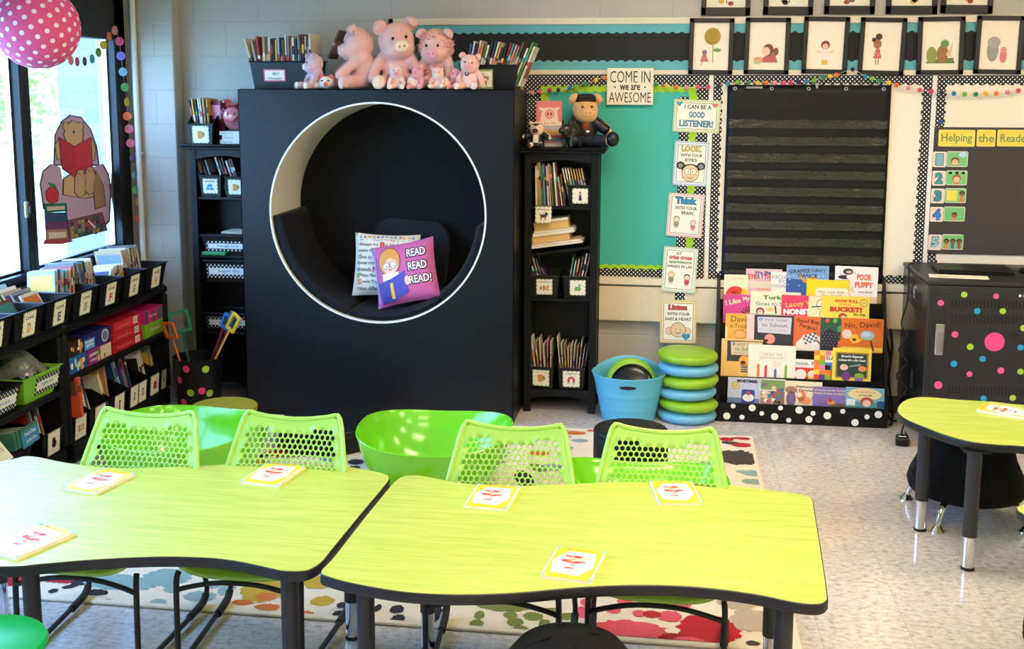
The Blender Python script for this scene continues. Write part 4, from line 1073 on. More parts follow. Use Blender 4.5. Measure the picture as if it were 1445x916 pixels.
def pointer(label, cols, base, top, roll, frame=(.07, .10)):
    t = thing('fly_swatter_pointer', label, 'pointer', base)
    d = Vector(top)-Vector(base); M = d.to_track_quat('Z', 'Y').to_matrix().to_4x4() @ RZ(roll)
    L = d.length
    b = B(); b.cyl((0, 0, 0), (0, 0, L), .006, mat('stick_'+cols[1].lstrip('#'), cols[1], .35), n=10, M=M); b.obj('handle', t)
    b = B(); m = mat('frame_'+cols[0].lstrip('#'), cols[0], .35); w, h = frame
    pts_o = rrect(-w/2, 0, w/2, h, .008); pts_i = rrect(-w/2+.016, .016, w/2-.016, h-.016, .006); n = len(pts_o)
    Mx = M @ T(0, 0, L-.002)
    for y in (-.006, .006): b.add([(x, y, z) for x, z in pts_o+pts_i], [(i, (i+1) % n, n+(i+1) % n, n+i) for i in range(n)], m, Mx)
    for pp in (pts_o, pts_i): b.add([(x, -.006, z) for x, z in pp]+[(x, .006, z) for x, z in pp], [(i, (i+1) % n, n+(i+1) % n, n+i) for i in range(n)], m, Mx)
    b.obj('paddle_frame', t)
    return t
def wp(x, y, Y): p = at(x, y, Y=Y); return (p.x, p.y, p.z)
pointer('green frame-shaped pointer leaning left out of the dotted bin', ('#1c7c54', '#1c6c4c'), (-2.67, 5.98, .03), wp(257, 468, 5.94), 82, (.115, .125))
pointer('orange frame-shaped pointer leaning far left, its frame seen edge-on', ('#e0702c', '#e07838'), (-2.69, 5.97, .03), wp(243, 477, 5.88), 20, (.09, .10))
pointer('yellow frame-shaped pointer leaning right over the rim', ('#e0b82c', '#d8b04c'), (-2.70, 5.97, .03), wp(324, 466, 5.90), 78, (.07, .11))
pointer('blue frame-shaped pointer behind the yellow one', ('#2c6cb0', '#7c2c3c'), (-2.70, 6.0, .03), wp(316, 463, 5.97), 70, (.07, .09))
pointer('teal frame-shaped pointer between the blue and yellow ones', ('#1c6478', '#7c2c3c'), (-2.70, 6.02, .03), wp(323, 460, 6.0), 65, (.065, .09))
pointer('red-tipped stick pointer showing behind the blue frame', ('#b84c5c', '#7c2c3c'), (-2.70, 6.03, .03), wp(318, 452, 6.03), 80, (.04, .03))
# ============================================================ boards on the back wall
YW = 6.51
def scallop(u0, u1, v0, v1, side, pitch=.052, amp=.011):
    """strip with one scalloped edge; side: which edge waves (t, b, l, r)"""
    pts = []
    if side in 'tb':
        n = max(2, int((u1-u0)/pitch*8)); v = v1 if side == 't' else v0; sg = -1 if side == 't' else 1
        wave = [(u0+(u1-u0)*i/n, v+sg*amp*(1-abs(math.sin(math.pi*(u1-u0)*i/n/pitch)))) for i in range(n+1)]
        o = v0 if side == 't' else v1
        return [(u0, o), (u1, o)]+wave[::-1] if side == 't' else [(u1, o), (u0, o)]+wave
    n = max(2, int((v1-v0)/pitch*8)); u = u1 if side == 'r' else u0; sg = -1 if side == 'r' else 1
    wave = [(u+sg*amp*(1-abs(math.sin(math.pi*(v1-v0)*i/n/pitch))), v0+(v1-v0)*i/n) for i in range(n+1)]
    o = u0 if side == 'r' else u1
    return [(o, v1), (o, v0)]+wave if side == 'r' else [(o, v0), (o, v1)]+wave[::-1]
def strips(pts, sg):
    return pts
def strip_part(parent, name, u0, u1, v0, v1, side, m, ly, pitch=.052, amp=.011, th=.0012):
    b = B(); pts = scallop(u0, u1, v0, v1, side, pitch, amp)
    b.prism([(u, v) for u, v in pts], -.0006*ly-th, -.0006*ly, m, RX(90) @ SCL(1, 1, -1))
    return b.obj(name, parent)
# upper strip board
t = thing('bulletin_board', 'long shallow board of black paper with sky blue scalloped border under the ceiling line', 'bulletin board', (0, YW-.0012, 0))
ub0, ub1, uz0, uz1 = -1.64, 2.7, 1.925, 2.245
b = B(); b.bb((ub0, -.018, uz1-.038), (ub1, 0, uz1), M_cream, .003); b.bb((ub0, -.018, uz0), (ub1, 0, uz0+.026), M_cream, .003); b.bb((ub0, -.018, uz0), (ub0+.03, 0, uz1), M_cream, .003); b.obj('frame', t)
b = B(); b.bb((ub0+.03, -.006, uz0+.026), (ub1, -.001, uz1-.038), M_blackpaper); b.obj('paper', t)
o = strip_part(t, 'border_strip', ub0+.03, ub1, uz1-.038-.052, uz1-.038, 'b', M_bluecloud, 0); o.location.y = -.0065
o = strip_part(t, 'border_strip', ub0+.03, ub1, uz0+.026, uz0+.026+.055, 't', M_bluecloud, 0); o.location.y = -.0065
# left tack board, mostly behind the nook
t = thing('tack_board', 'narrow visible part of a lime papered tack board beside the nook', 'bulletin board', (0, YW-.0012, 0))
b = B(); b.bb((-1.7, -.012, .757), (-.795, 0, 1.925), M_lime); b.obj('panel', t)
o = strip_part(t, 'border_strip', -1.7, -.795, 1.86, 1.922, 'b', M_polka, 0); o.location.y = -.0125
o = strip_part(t, 'border_strip', -.85, -.7955, .757, 1.9215, 'l', M_polka, 1); o.location.y = -.0125
# turquoise tack board
t = thing('tack_board', 'turquoise tack board with lime and black polka-dot scalloped borders', 'bulletin board', (0, YW-.0012, 0))
b = B(); b.bb((-.795, -.012, .757), (.215, 0, 1.925), M_turq); b.obj('panel', t)
for args, m, ly in (((-.795, .215, 1.822, 1.90, 'b'), M_lime, 0), ((-.795, .215, .7575, .83, 't'), M_lime, .3), ((-.794, -.69, .758, 1.9, 'r'), M_lime, .7), ((.10, .214, .758, 1.9, 'l'), M_lime, 1.1),
                    ((-.795, .215, 1.856, 1.923, 'b'), M_polka, 3), ((-.795, .215, .757, .808, 't'), M_polka, 3.4), ((-.795, -.735, .757, 1.9232, 'r'), M_polka, 4.2), ((.145, .2132, .757, 1.9232, 'l'), M_polka, 4.6)):
    o = strip_part(t, 'border_strip', *args, m, ly); o.location.y = -.0125
# whiteboards
def whiteboard(lab, u0, u1, bl, br):
    t = thing('whiteboard', lab, 'whiteboard', (0, YW-.0012, 0))
    b = B(); b.bb((u0, -.014, .757), (u1, 0, 1.925), M_wb); b.obj('panel', t)
    b = B(); b.bb((u0-.012, -.02, .757), (u0+.012, 0, 1.925), M_white, .003); b.obj('seam_trim', t)
    for a in ((u0+.012, u1, 1.868, 1.923, 'b'), (u0+.012, u1, .757, .806, 't'), (u0+.0125, u0+.066, .757, 1.9225, 'r')):
        o = strip_part(t, 'border_strip', *a, M_polka, {'b': 0, 't': .5, 'r': 2}[a[4]]); o.location.y = -.0145
    if br: o = strip_part(t, 'border_strip', u1-.055, u1-.0005, .757, 1.9222, 'l', M_polka, 2.7); o.location.y = -.0145
    return t
whiteboard('cream whiteboard behind the black pocket chart, edged in black polka-dot trim', .227, 1.425, 1, 1)
whiteboard('cream whiteboard that carries the helping-the-reader board', 1.437, 2.8, 1, 0)
b = B(); o = strip_part(None, 'border_strip', 1.92, 1.99, 1.70, 1.86, 'l', M_polka, 0); o.location = (0, YW-.0145, 0); tag(o, 'short black polka-dot strip hanging by the garland at the picture border', 'border')

# hanging cards on a dotted ribbon
def at_w(x, y, off=.02): return at(x, y, Y=YW-off)
b = B(); _z = [(-.0205, 1.80), (-.0205, .86), (-.0665, .80), (-.0660, .755), (-.0575, .70), (-.0575, .50)]; b.add([(u, y, z) for y, z in _z for u in (.052, .108)], [(2*k, 2*k+1, 2*k+3, 2*k+2) for k in range(5)], M_polka); o = b.obj('dotted_ribbon', None, (0, YW, 0)); tag(o, 'black polka-dot ribbon the five listening cards hang from', 'ribbon')
def chev(p, w, h, c1, c2, bw=.016):
    p.rect(-w/2, -h/2, w/2, h/2, ink(c1), 0.5)
    m = ink(c2); s = bw
    for side in range(4):
        L = w if side % 2 == 0 else h; n = int(L/(s*.9)); st = L/n
        for i in range(n):
            a = -L/2+st*i; e = (h if side % 2 == 0 else w)/2
            q = [(a, e-s*.75), (a+st/2, e-s*.2), (a+st, e-s*.75), (a+st, e-s*.45), (a+st/2, e), (a, e-s*.45)]
            if side == 0: pts = q
            elif side == 1: pts = [(y, -x) for x, y in q]
            elif side == 2: pts = [(-x, -y) for x, y in q]
            else: pts = [(-y, x) for x, y in q]
            p.poly(pts, m, 1)
    p.rect(-w/2+bw*1.15, -h/2+bw*1.15, w/2-bw*1.15, h/2-bw*1.15, ink('#5c4840'), 1.5); p.rect(-w/2+bw*1.3, -h/2+bw*1.3, w/2-bw*1.3, h/2-bw*1.3, ink('#fbf6e8'), 2)
def poster(lab, c, w, h, rot, draw, c1, c2, off):
    q = at(c[0], c[1], Y=YW-off)
    t = thing('classroom_poster', lab, 'poster', (q.x, q.y, q.z), rot=(0, R(rot), 0), group='listening cards on the dotted ribbon')
    b = B(); b.bb((-w/2, -.0005, -h/2), (w/2, .002, h/2), M_card); b.obj('card', t)
    p = B(); chev(p, w, h, c1, c2); draw(p); o = p.obj('printed_face', t, (0, -.0008, 0))
    return t
dk = ink('#241c18')
def face(p, u, v, r, hair, skin='#f0cfa8', ly=4):
    p.disc(u, v, r*1.06, dk, ly); p.disc(u, v, r, ink(skin), ly+1)
def heart(p, u, v, s, c, ly=5):
    pts = []
    for i in range(24):
        a = 2*math.pi*i/24; pts.append((u+s*16*math.sin(a)**3/17, v+s*(13*math.cos(a)-5*math.cos(2*a)-2*math.cos(3*a)-math.cos(4*a))/17))
    p.poly(pts, ink(c), ly)
def P_good(p):
    p.text('I CAN BE A', .005, .052, .15, .024, dk, 3, .02); p.text('GOOD', 0, .008, .09, .036, ink('#4c88a8'), 3, .05); p.text('LISTENER!', 0, -.042, .19, .04, ink('#4c88a8'), 3, .05)
    heart(p, -.10, .068, .018, '#5c98b8'); heart(p, .10, .065, .018, '#d8787c')
def P_look(p):
    p.text('LOOK', 0, .085, .115, .036, dk, 3, .09); p.text('LOOK', 0, .085, .108, .03, ink('#ecd88c'), 4, .04); p.text('WITH YOUR', 0, .047, .125, .018, dk, 3, .02); p.text('EYES', 0, .020, .066, .018, dk, 3, .02)
    for s in (-1, 1): p.disc(s*.058, -.012, .024, dk, 3, .022); p.disc(s*.058, -.014, .014, ink('#8c9088'), 4)
    p.disc(0, -.032, .052, dk, 4, .03); face(p, 0, -.055, .047, None)
    for s in (-1, 1): p.disc(s*.016, -.045, .0175, dk, 7); p.disc(s*.016, -.045, .0155, ink('#fbf6ee'), 8); p.disc(s*.012, -.045, .004, dk, 9)
    p.line([(-.018, -.078), (0, -.084), (.018, -.078)], .003, dk, 8)
def kid(p, u, v, s, hair, top):
    p.disc(u, v-s*.62, s*.34, dk, 3, s*.5); p.disc(u, v-s*.62, s*.31, ink(top), 4, s*.46); p.disc(u, v, s*.42, dk, 4); p.disc(u, v+s*.16, s*.40, ink(hair), 5, s*.30); p.disc(u, v-.04*s, s*.36, ink('#f2d8b8'), 6, s*.33)
    for d in (-1, 1): p.disc(u+d*s*.16, v-1.15*s, s*.14, ink('#e8d8c0'), 3, s*.2)
def P_think(p):
    p.text('Think', 0, .085, .125, .042, dk, 3, .09); p.text('Think', 0, .085, .118, .036, ink('#2c98d0'), 4, .05); p.text('WITH YOUR', 0, .042, .125, .019, dk, 3, .02); p.text('BRAIN', .01, .014, .066, .018, dk, 3, .02)
    kid(p, -.048, -.025, .042, '#8c8468', '#8ca088'); kid(p, .048, -.04, .038, '#e09c94', '#d87c84')
def P_sit(p):
    p.text('SIT', -.01, .095, .03, .016, dk, 3, .02); p.text('criss cross', 0, .073, .13, .024, ink('#c8484c'), 3, .05); p.text('applesauce', 0, .045, .13, .022, ink('#7c9c6c'), 3, .05); p.text('HANDS IN LAP', 0, .02, .14, .017, dk, 3, .02)
    kid(p, -.045, -.03, .042, '#d8b878', '#7c9c7c'); kid(p, .045, -.04, .042, '#2c2830', '#c84c5c')
def P_listen(p):
    p.text('Listen', -.005, .085, .108, .034, dk, 3, .09); p.text('Listen', -.005, .085, .1, .028, ink('#d84c54'), 4, .05); p.text('WITH YOUR', 0, .046, .13, .019, dk, 3, .02); p.text('EARS & HEART', 0, .016, .15, .018, dk, 3, .02)
    for s in (-1, 1): face(p, s*.05, -.055, .022, None)
    face(p, 0, -.048, .042, None, ly=6)
    for s in (-1, 1): p.disc(s*.013, -.045, .0028, dk, 9)
    p.line([(-.016, -.062), (0, -.07), (.016, -.062)], .003, dk, 9); heart(p, .046, -.086, .026, '#4c98c0', 10)
poster('landscape card reading I CAN BE A GOOD LISTENER at the top of the ribbon', (983, 164), .262, .185, 2.2, P_good, '#e8ecc8', '#9cbc74', .024)
poster('blue-bordered card reading LOOK WITH YOUR EYES, second on the ribbon', (975, 231), .196, .252, 2.4, P_look, '#e8f0f4', '#6ca0c4', .024)
poster('coral-bordered card reading THINK WITH YOUR BRAIN, third on the ribbon', (967, 304), .204, .25, 3.2, P_think, '#f8e4dc', '#dc8c84', .026)
poster('green-bordered card reading HANDS IN LAP, fourth on the ribbon', (959, 381), .195, .262, 3.0, P_sit, '#eef4e4', '#98b88c', .0685)
poster('gold-bordered card reading LISTEN WITH YOUR EARS, lowest on the ribbon', (957, 454), .208, .256, 0, P_listen, '#f4e4b4', '#d0a84c', .062)
# come in sign
q = at(889, 122, Y=YW-.045)
t = thing('wall_sign', 'square cream canvas sign reading COME IN we are AWESOME', 'sign', (q.x, YW-.022, q.z))
b = B(); b.bb((-.132, -.022, -.104), (.132, .003, .104), mat('canvas_cream', (244, 234, 210), .7, bump=.1, bscale=300), .003); b.obj('canvas', t)
p = B(); p.text('COME IN', 0, .054, .228, .066, dk, 2, -.004); p.text('we are', 0, -.006, .115, .032, dk, 2, .02); p.disc(-.085, -.004, .005, dk, 2); p.disc(.085, -.004, .005, dk, 2); p.text('AWESOME', 0, -.062, .238, .058, dk, 2, -.004)
p.obj('lettering', t, (0, -.0222, 0))
# pocket chart
M_fab = mat('black_nylon', (17, 17, 19), .55, bump=.25, bscale=5, spec=.3)
M_clear = mat('clear_vinyl_over_black', (40, 42, 38), .12, var=.35, scale=6, stretch=(3, 1, 12), bump=.9, bscale=7, coat=.6)
t = thing('pocket_chart', 'black pocket chart with ten clear strips hanging on the whiteboard', 'pocket chart', (0, YW-.022, 0))
cx0, cx1, cz0, cz1 = .318, 1.205, .72, 1.868
b = B(); b.grid(lambda u, v: (cx0+(cx1-cx0)*u+(.006*(1-v) if u > .5 else -.006*(1-v))*(abs(2*u-1)), -.004-.004*math.sin(u*5)*math.sin(v*4), cz0+(cz1-cz0)*v), 20, 24, M_fab); b.obj('chart_sheet', t, mods=[('SOLIDIFY', dict(thickness=.003, offset=1))])
for k in range(11):
    z = 1.675-.0955*k
    b = B(); b.grid(lambda u, v: (cx0+.012+(cx1-cx0-.024)*u, -.014-.0016*math.sin(u*37+k)*math.sin(v*3), z-.048+.048*v), 40, 3, M_clear); b.obj('clear_pocket', t)
for k in range(5):
    u = cx0+.04+(cx1-cx0-.08)*k/4
    b = B(); n = 14
    b.tube([(u+.008*math.cos(2*math.pi*i/n), -.011, cz1-.02+.008*math.sin(2*math.pi*i/n)) for i in range(n)], .0028, M_silver, 6, closed=True); b.obj('grommet', t)
b = B(); b.bb((.62-.2, -.0138, 1.848), (.62-.11, -.0118, 1.86), mat('grey_tag', (150, 150, 150), .4)); b.obj('tag', t)
q = at(1153, 119, Y=YW-.04); b = B(); b.box((0, 0, 0), (.026, .008, .008), M_silver, .002); b.tube([(-.01, 0, 0), (-.006, -.004, .02), (.006, -.004, .02), (.01, 0, 0)], .002, M_silver, 6); b.box((0, -.002, -.012), (.012, .006, .02), M_silver, .002)
o = b.obj('bulldog_clip', None, q); tag(o, 'silver clip pinching the top edge of the pocket chart', 'clip')
# helping the reader board
t = thing('chalkboard', 'dark grey board headed Helping the Reader with five numbered cards', 'chalkboard', (0, YW-.016, 0))
b = B(); b.bb((1.447, -.008, .935), (2.35, .0, 1.640), mat('dark_grey_card', (62, 58, 56), .7), .001); b.obj('panel', t)
zz = YW-.0245
def mag(lab, px0, py0, px1, py1, draw, m=M_card, rd=.008):
    a = at(px0, py0, Y=zz); c = at(px1, py1, Y=zz); w = c.x-a.x; h = a.z-c.z
    t = thing('wall_card', lab, 'card', ((a.x+c.x)/2, zz, (a.z+c.z)/2), group='cards on the dark grey board')
    b = B(); b.prism(rrect(-w/2, -h/2, w/2, h/2, rd), 0, .0015, m, RX(90)); b.obj('card', t)
    p = B(); draw(p, w, h); p.obj('printed_face', t, (0, -.0016, 0))
for txt, x0, x1 in (('Helping', 1325, 1375), ('the', 1379, 1404), ('Readers', 1408, 1462)):
    def dr(p, w, h): p.rect(-w*.47, -h*.44, w*.47, h*.44, ink('#f2d654'), 1, .008); p.text(txt, 0, -.003 if txt == 'Helping' else 0, w*.84, h*(.62 if txt == 'Helping' else .48), ink('#5c8c5c'), 2, .012)
    mag(f'yellow title card with the word {txt} on the dark grey board', x0, 183, x1, 207, dr, mat('title_card', (246, 224, 120), .5))
CB = ['#7cb8cc', '#3c9ca8', '#2c9098', '#2c84cc', '#8cccd8']
for i, (y0, y1, x) in enumerate([(214, 236, 1317), (241, 262, 1316), (266, 287, 1314.5), (292, 313, 1313), (331, 353, 1310.5)]):
    def dn(p, w, h):
        p.rect(-w*.46, -h*.46, w*.46, h*.46, ink('#f4dcd0'), 1, .006)
        for a in range(3): p.line([(-w*.4+w*.2*j, -h*.3+h*.3*a+(h*.08 if j % 2 else -h*.08)) for j in range(5)], .0025, ink('#e89c8c'), 2)
        p.text(str(i+1), 0, 0, w*.62, h*.8, ink('#1c4c64'), 3, .09); p.text(str(i+1), 0, 0, w*.54, h*.72, ink(CB[i]), 4, .05)
    mag(f'coral zigzag card with the blue numeral {i+1}', x, y0, x+17.5, y1, dn)
    def dp(p, w, h):
        p.rect(-w*.48, -h*.46, w*.48, h*.46, ink('#7cc47c'), 1, .006)
        hair = ['#6c3c28', '#a83434', '#2c2420', '#2c2420', '#2c2420'][i]
        if i == 2: p.rect(-w*.42, -h*.36, w*.08, h*.36, ink('#f0dc58'), 2)
        if i == 0: p.disc(w*.26, h*.28, w*.2, ink('#b8dcec'), 2, h*.16)
        if i == 1: [p.disc((-.3+.3*k)*w, h*.34, w*.07, ink(c)) for k, c in enumerate(('#4c8c5c', '#e08844', '#d87c3c'))]
        us = [(-.3, 0), (0, 0), (.3, 0)] if i == 4 else [(.3, .1)] if i == 2 else [(-.1, -.2)] if i == 0 else [(0, -.1)]
        for k, (u, v) in enumerate(us):
            r = .13*w if i in (2, 3, 4) else .2*w
            p.rect(u*w-r*.6, -h*.45, u*w+r*.6, v*h, ink(('#e08050', '#4c6c9c', '#b84c60')[k]), 2.2); p.disc(u*w, v*h+h*.06, r, ink(hair), 3, r*.95); p.disc(u*w, v*h+h*.0, r*.8, ink('#e8c098' if i in (0, 1) else '#8c5c40'), 4, r*.75)
    mag(f'green picture card of a child next to the numeral {i+1}', x+19.5, y0-.5, x+48, y1-.5, dp)
b = B(); b.disc(0, 0, .011, ink('#2c44b0'), 1); b.prism([(.016*math.cos(2*math.pi*i/10)*(1 if i % 2 else .6), .016*math.sin(2*math.pi*i/10)*(1 if i % 2 else .6)) for i in range(10)], 0, .004, mat('blue_foam', '#2c44b0', .6), RX(90))
o = b.obj('wall_magnet', None, at(1327, 172, Y=YW-.0145)); tag(o, 'small blue figure magnet standing on the corner of the dark grey board', 'magnet')

# pom-pom garland
PC = {'p': ('#f090a8', 'pale_pink'), 'h': ('#e8506c', 'hot_pink'), 'm': ('#d83064', 'magenta'), 'n': ('#1c2450', 'navy'), 'b': ('#2c80b4', 'blue'), 'g': ('#7cb83c', 'green'), 'd': ('#2c8450', 'dark_green'), 'y': ('#f4bc3c', 'yellow'), 'o': ('#f07828', 'orange')}
GL = [(737, 128, 'p'), (751, 131, 'p'), (762, 130, 'h'), (776, 127, 'm'), (788, 127, 'n'), (804, 124, 'b'), (813, 122, 'g'), (826, 118, 'd'), (841, 113, 'y'), (853, 110, 'o'), (925, 119, 'd'), (940, 121, 'y'), (954, 123, 'o'), (969, 124, 'p'), (985, 123, 'h'), (999, 123, 'm'), (1013, 121, 'n'), (1027, 118, 'b'), (1041, 116, 'g'), (1056, 117, 'd'), (1069, 117, 'y'), (1081, 117, 'o'), (1093, 117, 'p'), (1106, 117, 'h'), (1116, 117, 'm'), (1127, 116, 'n'), (1138, 115, 'b'), (1149, 113, 'g'), (1162, 110, 'd'), (1171, 108, 'y'), (1180, 106, 'o'), (1203, 98, 'n'), (1221, 108, 'b'), (1231, 111, 'g'), (1241, 114, 'd'), (1254, 117, 'y'), (1265, 120, 'o'), (1282, 124, 'p'), (1298, 127, 'h'), (1314, 129, 'm'), (1329, 131, 'n'), (1346, 132, 'b'), (1361, 133, 'g'), (1377, 133, 'd'), (1391, 132, 'y'), (1406, 132, 'o'), (1422, 130, 'p'), (1437, 128, 'h')]
GY = YW-.052
pts = [at(x, y, Y=GY) for x, y, c in GL]
t = thing('pom_pom_garland', 'string of coloured felt balls draped across the boards', 'garland', tuple(pts[0]))
b = B(); b.tube([p-pts[0] for p in pts], .0012, mat('white_thread', (230, 226, 216), .8), 5, smooth=2); b.obj('string', t)
for p, (x, y, c) in zip(pts, GL):
    b = B(); b.ell((0, 0, 0), .0135 if c != 'n' else .0125, mat('felt_'+PC[c][1], PC[c][0], .95, bump=.5, bscale=300, sheen=.3), nu=14, nv=9); b.obj('pom_pom', t, p-pts[0])

# framed drawings
M_fr = mat('black_frame', (26, 26, 28), .4); M_mat = mat('cream_mount', (246, 234, 214), .7)
def ln(p, pts, w, c, ly): p.line(pts, w, ink(c), ly)
def A_flower(p):
    p.disc(.006, .055, .045, ink('#b08c2c'), 2, .048); [p.disc(.006+.034*math.cos(a), .055+.036*math.sin(a), .012, ink('#c8a444'), 3) for a in [k*.52 for k in range(12)]]
    ln(p, [(.01, .01), (.012, -.09)], .004, '#6c8448', 2); p.disc(.034, -.02, .022, ink('#7c9450'), 2, .010)
    p.poly([(-.06, -.085), (-.012, -.085), (-.026, -.045), (-.045, -.045)], ink('#c8786c'), 3); p.disc(-.035, -.033, .014, ink('#8c6c84'), 3); ln(p, [(-.045, -.085), (-.055, -.105)], .004, '#b86c5c', 3)
def A_ponytail(p):
    p.poly([(-.06, -.09), (.06, -.09), (.045, -.04), (.0, -.05)], ink('#b85c5c'), 2); p.disc(.008, -.022, .03, ink('#7c4c34'), 3, .034); p.disc(-.004, -.03, .022, ink('#f0c8a8'), 4, .024); p.disc(.05, -.03, .014, ink('#7c4c34'), 3, .022)
    p.disc(-.045, -.075, .026, ink('#d8a070'), 3, .016); p.disc(-.05, -.09, .02, ink('#c8b898'), 4, .010)
def A_arms(p):
    p.rect(-.016, -.105, .016, -.08, ink('#e0b048'), 2); p.poly([(-.024, -.08), (.024, -.08), (.018, -.02), (-.018, -.02)], ink('#f0e4dc'), 3); ln(p, [(-.02, -.04), (-.045, -.03)], .006, '#e8b89c', 2); ln(p, [(.02, -.04), (.045, -.03)], .006, '#e8b89c', 2)
    p.disc(0, .002, .024, ink('#8c3c34'), 3); p.disc(0, -.006, .016, ink('#ecc0a4'), 4)
def A_buns(p):
    p.poly([(-.045, -.065), (.0, -.065), (-.012, -.012), (-.03, -.012)], ink('#d85c5c'), 2); [p.disc(-.038+.010*i, -.05+.012*(i % 2), .003, ink('#f8ece4'), 3) for i in range(4)]
    p.disc(-.025, .012, .022, ink('#a86c48'), 3, .024); p.disc(-.02, .052, .018, ink('#4c3428'), 3); p.disc(-.045, .035, .012, ink('#4c3428'), 3); ln(p, [(-.028, -.065), (-.028, -.1)], .005, '#a86c48', 2); ln(p, [(-.015, -.065), (-.015, -.1)], .005, '#a86c48', 2)
def A_green(p):
    p.poly([(-.075, -.095), (.078, -.095), (.07, -.065), (-.06, -.075)], ink('#6c7c4c'), 2); p.disc(-.045, -.05, .028, ink('#8c9850'), 3, .045); p.disc(.012, -.045, .03, ink('#a07040'), 3, .05); p.disc(.022, .01, .022, ink('#6c8c50'), 4); p.poly([(.03, -.05), (.065, .02), (.055, -.06)], ink('#d8c8a0'), 4)
def A_grey(p):
    p.disc(-.03, -.03, .03, ink('#9a9894'), 3, .06); p.disc(-.026, .015, .034, ink('#a8a6a2'), 4, .03); p.disc(.026, -.06, .018, ink('#d87c84'), 5, .036); p.disc(.026, -.025, .016, ink('#e08c94'), 6)
def frame(lab, x0, y0, x1, y1, y0r, draw, grp, off=.03, rot=0, zoff=None):
    a = at(x0, y0, Y=YW-off); c = at(x1, y1, Y=YW-off); w = .245; h = .312
    cx = (a.x+c.x)/2; cz = (a.z+c.z)/2
    t = thing('framed_drawing', lab, 'picture frame', (cx, YW-.018 if off < .035 else YW-.001, cz), rot=(0, R(rot), 0), group=grp)
    b = B(); fw = .025
    for q in ((-w/2, -h/2, -w/2+fw, h/2), (w/2-fw, -h/2, w/2, h/2), (-w/2, -h/2, w/2, -h/2+fw), (-w/2, h/2-fw, w/2, h/2)): b.bb((q[0], -.016, q[1]), (q[2], 0, q[3]), M_fr, .002)
    b.obj('frame', t)
    b = B(); b.bb((-w/2+fw, -.006, -h/2+fw), (w/2-fw, -.002, h/2-fw), M_mat); b.obj('mount', t)
    p = B(); draw(p); p.obj('drawing', t, (0, -.0064, 0))
FR = [('small girl under a giant golden flower', 973, 27, 1034, 104, A_flower, .6), ('girl with a ponytail leaning on the ground', 1050, 27, 1115, 103, A_ponytail, .6), ('red-haired girl holding her arms out', 1132, 26, 1198, 102, A_arms, 1.2), ('child with two hair buns in a dotted dress', 1211, 27, 1279, 104, A_buns, 1.4), ('green and brown figures on a grassy slope', 1294, 26, 1361, 103, A_green, -.5), ('tall grey and small pink rounded shapes', 1377, 26, 1443, 101, A_grey, 1.0)]
for lab, x0, y0, x1, y1, d, r_ in FR: frame('black framed drawing, '+lab, x0, y0, x1, y1, 0, d, 'framed drawings along the blue-edged board', .03, r_)
def U(cs):
    def f(p):
        q = random.Random(cs)
        for k in range(2): p.disc(q.uniform(-.03, .03), -.11+.01*k, .016, ink(q.choice(['#a83c3c', '#8c6048', '#e0b848', '#7c7068', '#4c3c38'])), 2, .012)
        ln(p, [(.0, -.06), (.005, -.11)], .005, '#6c5848', 2)
    return f
for k, (x0, x1, yb) in enumerate([(989, 1059, 22), (1076, 1148, 21), (1162, 1235, 20), (1249, 1323, 20), (1326, 1402, 19)]):
    a = at((x0+x1)/2, yb, Y=YW-.01)
    cz = a.z+.156
    q0 = Vector((a.x, 0, cz))
    t = None
    lab = 'black framed drawing cut by the top border, hung '+['over the golden flower frame', 'over the ponytail frame', 'over the arms-out frame', 'over the hair buns frame', 'over the grassy slope frame'][k]
    t = thing('framed_drawing', lab, 'picture frame', (a.x, YW-.001, cz), rot=(0, R(.6 if k < 4 else 1), 0), group='framed drawings in the upper row')
    w, h, fw = .27, .312, .028; b = B()
    for q in ((-w/2, -h/2, -w/2+fw, h/2), (w/2-fw, -h/2, w/2, h/2), (-w/2, -h/2, w/2, -h/2+fw*1.6), (-w/2, h/2-fw, w/2, h/2)): b.bb((q[0], -.016, q[1]), (q[2], 0, q[3]), M_fr, .002)
    b.obj('frame', t); b = B(); b.bb((-w/2+fw, -.006, -h/2+fw), (w/2-fw, -.002, h/2-fw), M_mat); b.obj('mount', t)
    p = B(); U(k+2)(p); p.obj('drawing', t, (0, -.0064, .02))

# ============================================================ window side decorations
LP = at(52, 38, Y=4.55)
t = thing('paper_lantern', 'round pink paper lantern with white dots hanging before the window', 'lantern', tuple(LP))
rl = 53.2*(LP-Vector((0, 0, CAM_H))).length/FPX
M_lan = mat('pink_lantern_paper', (232, 84, 140), .7, var=.05, sss=.15); M_land = ink('#fbe4ec')
b = B(); b.lathe([(rl*math.sin(math.pi*i/40)*(1-(.006 if i % 2 else 0)), -rl*math.cos(math.pi*i/40)) for i in range(2, 39)], M_lan, 56, caps=False); b.obj('shade', t, sharp=180)
b = B(); k = 0
for i in range(190):
    z = 1-2*(i+.5)/190; a = i*2.39996; r_ = math.sqrt(1-z*z); nv = Vector((r_*math.cos(a), r_*math.sin(a), z))
    if abs(z) > .97: continue
    Mx = T(*(nv*rl*1.003)) @ nv.to_track_quat('Z', 'Y').to_matrix().to_4x4()
    vs = [(.0105*math.cos(2*math.pi*j/12), .0105*math.sin(2*math.pi*j/12), 0) for j in range(12)]
    b.add(vs, [tuple(range(12))], M_land, Mx)
b.obj('dot_print', t)
b = B(); b.cyl((0, 0, rl*.99), (0, 0, HC-LP.z), .0012, M_white, n=6); b.tube([(.02*math.cos(a), .02*math.sin(a), rl*.99) for a in [k*math.pi/6 for k in range(12)]], .002, M_silver, 6, closed=True); b.obj('cord', t)
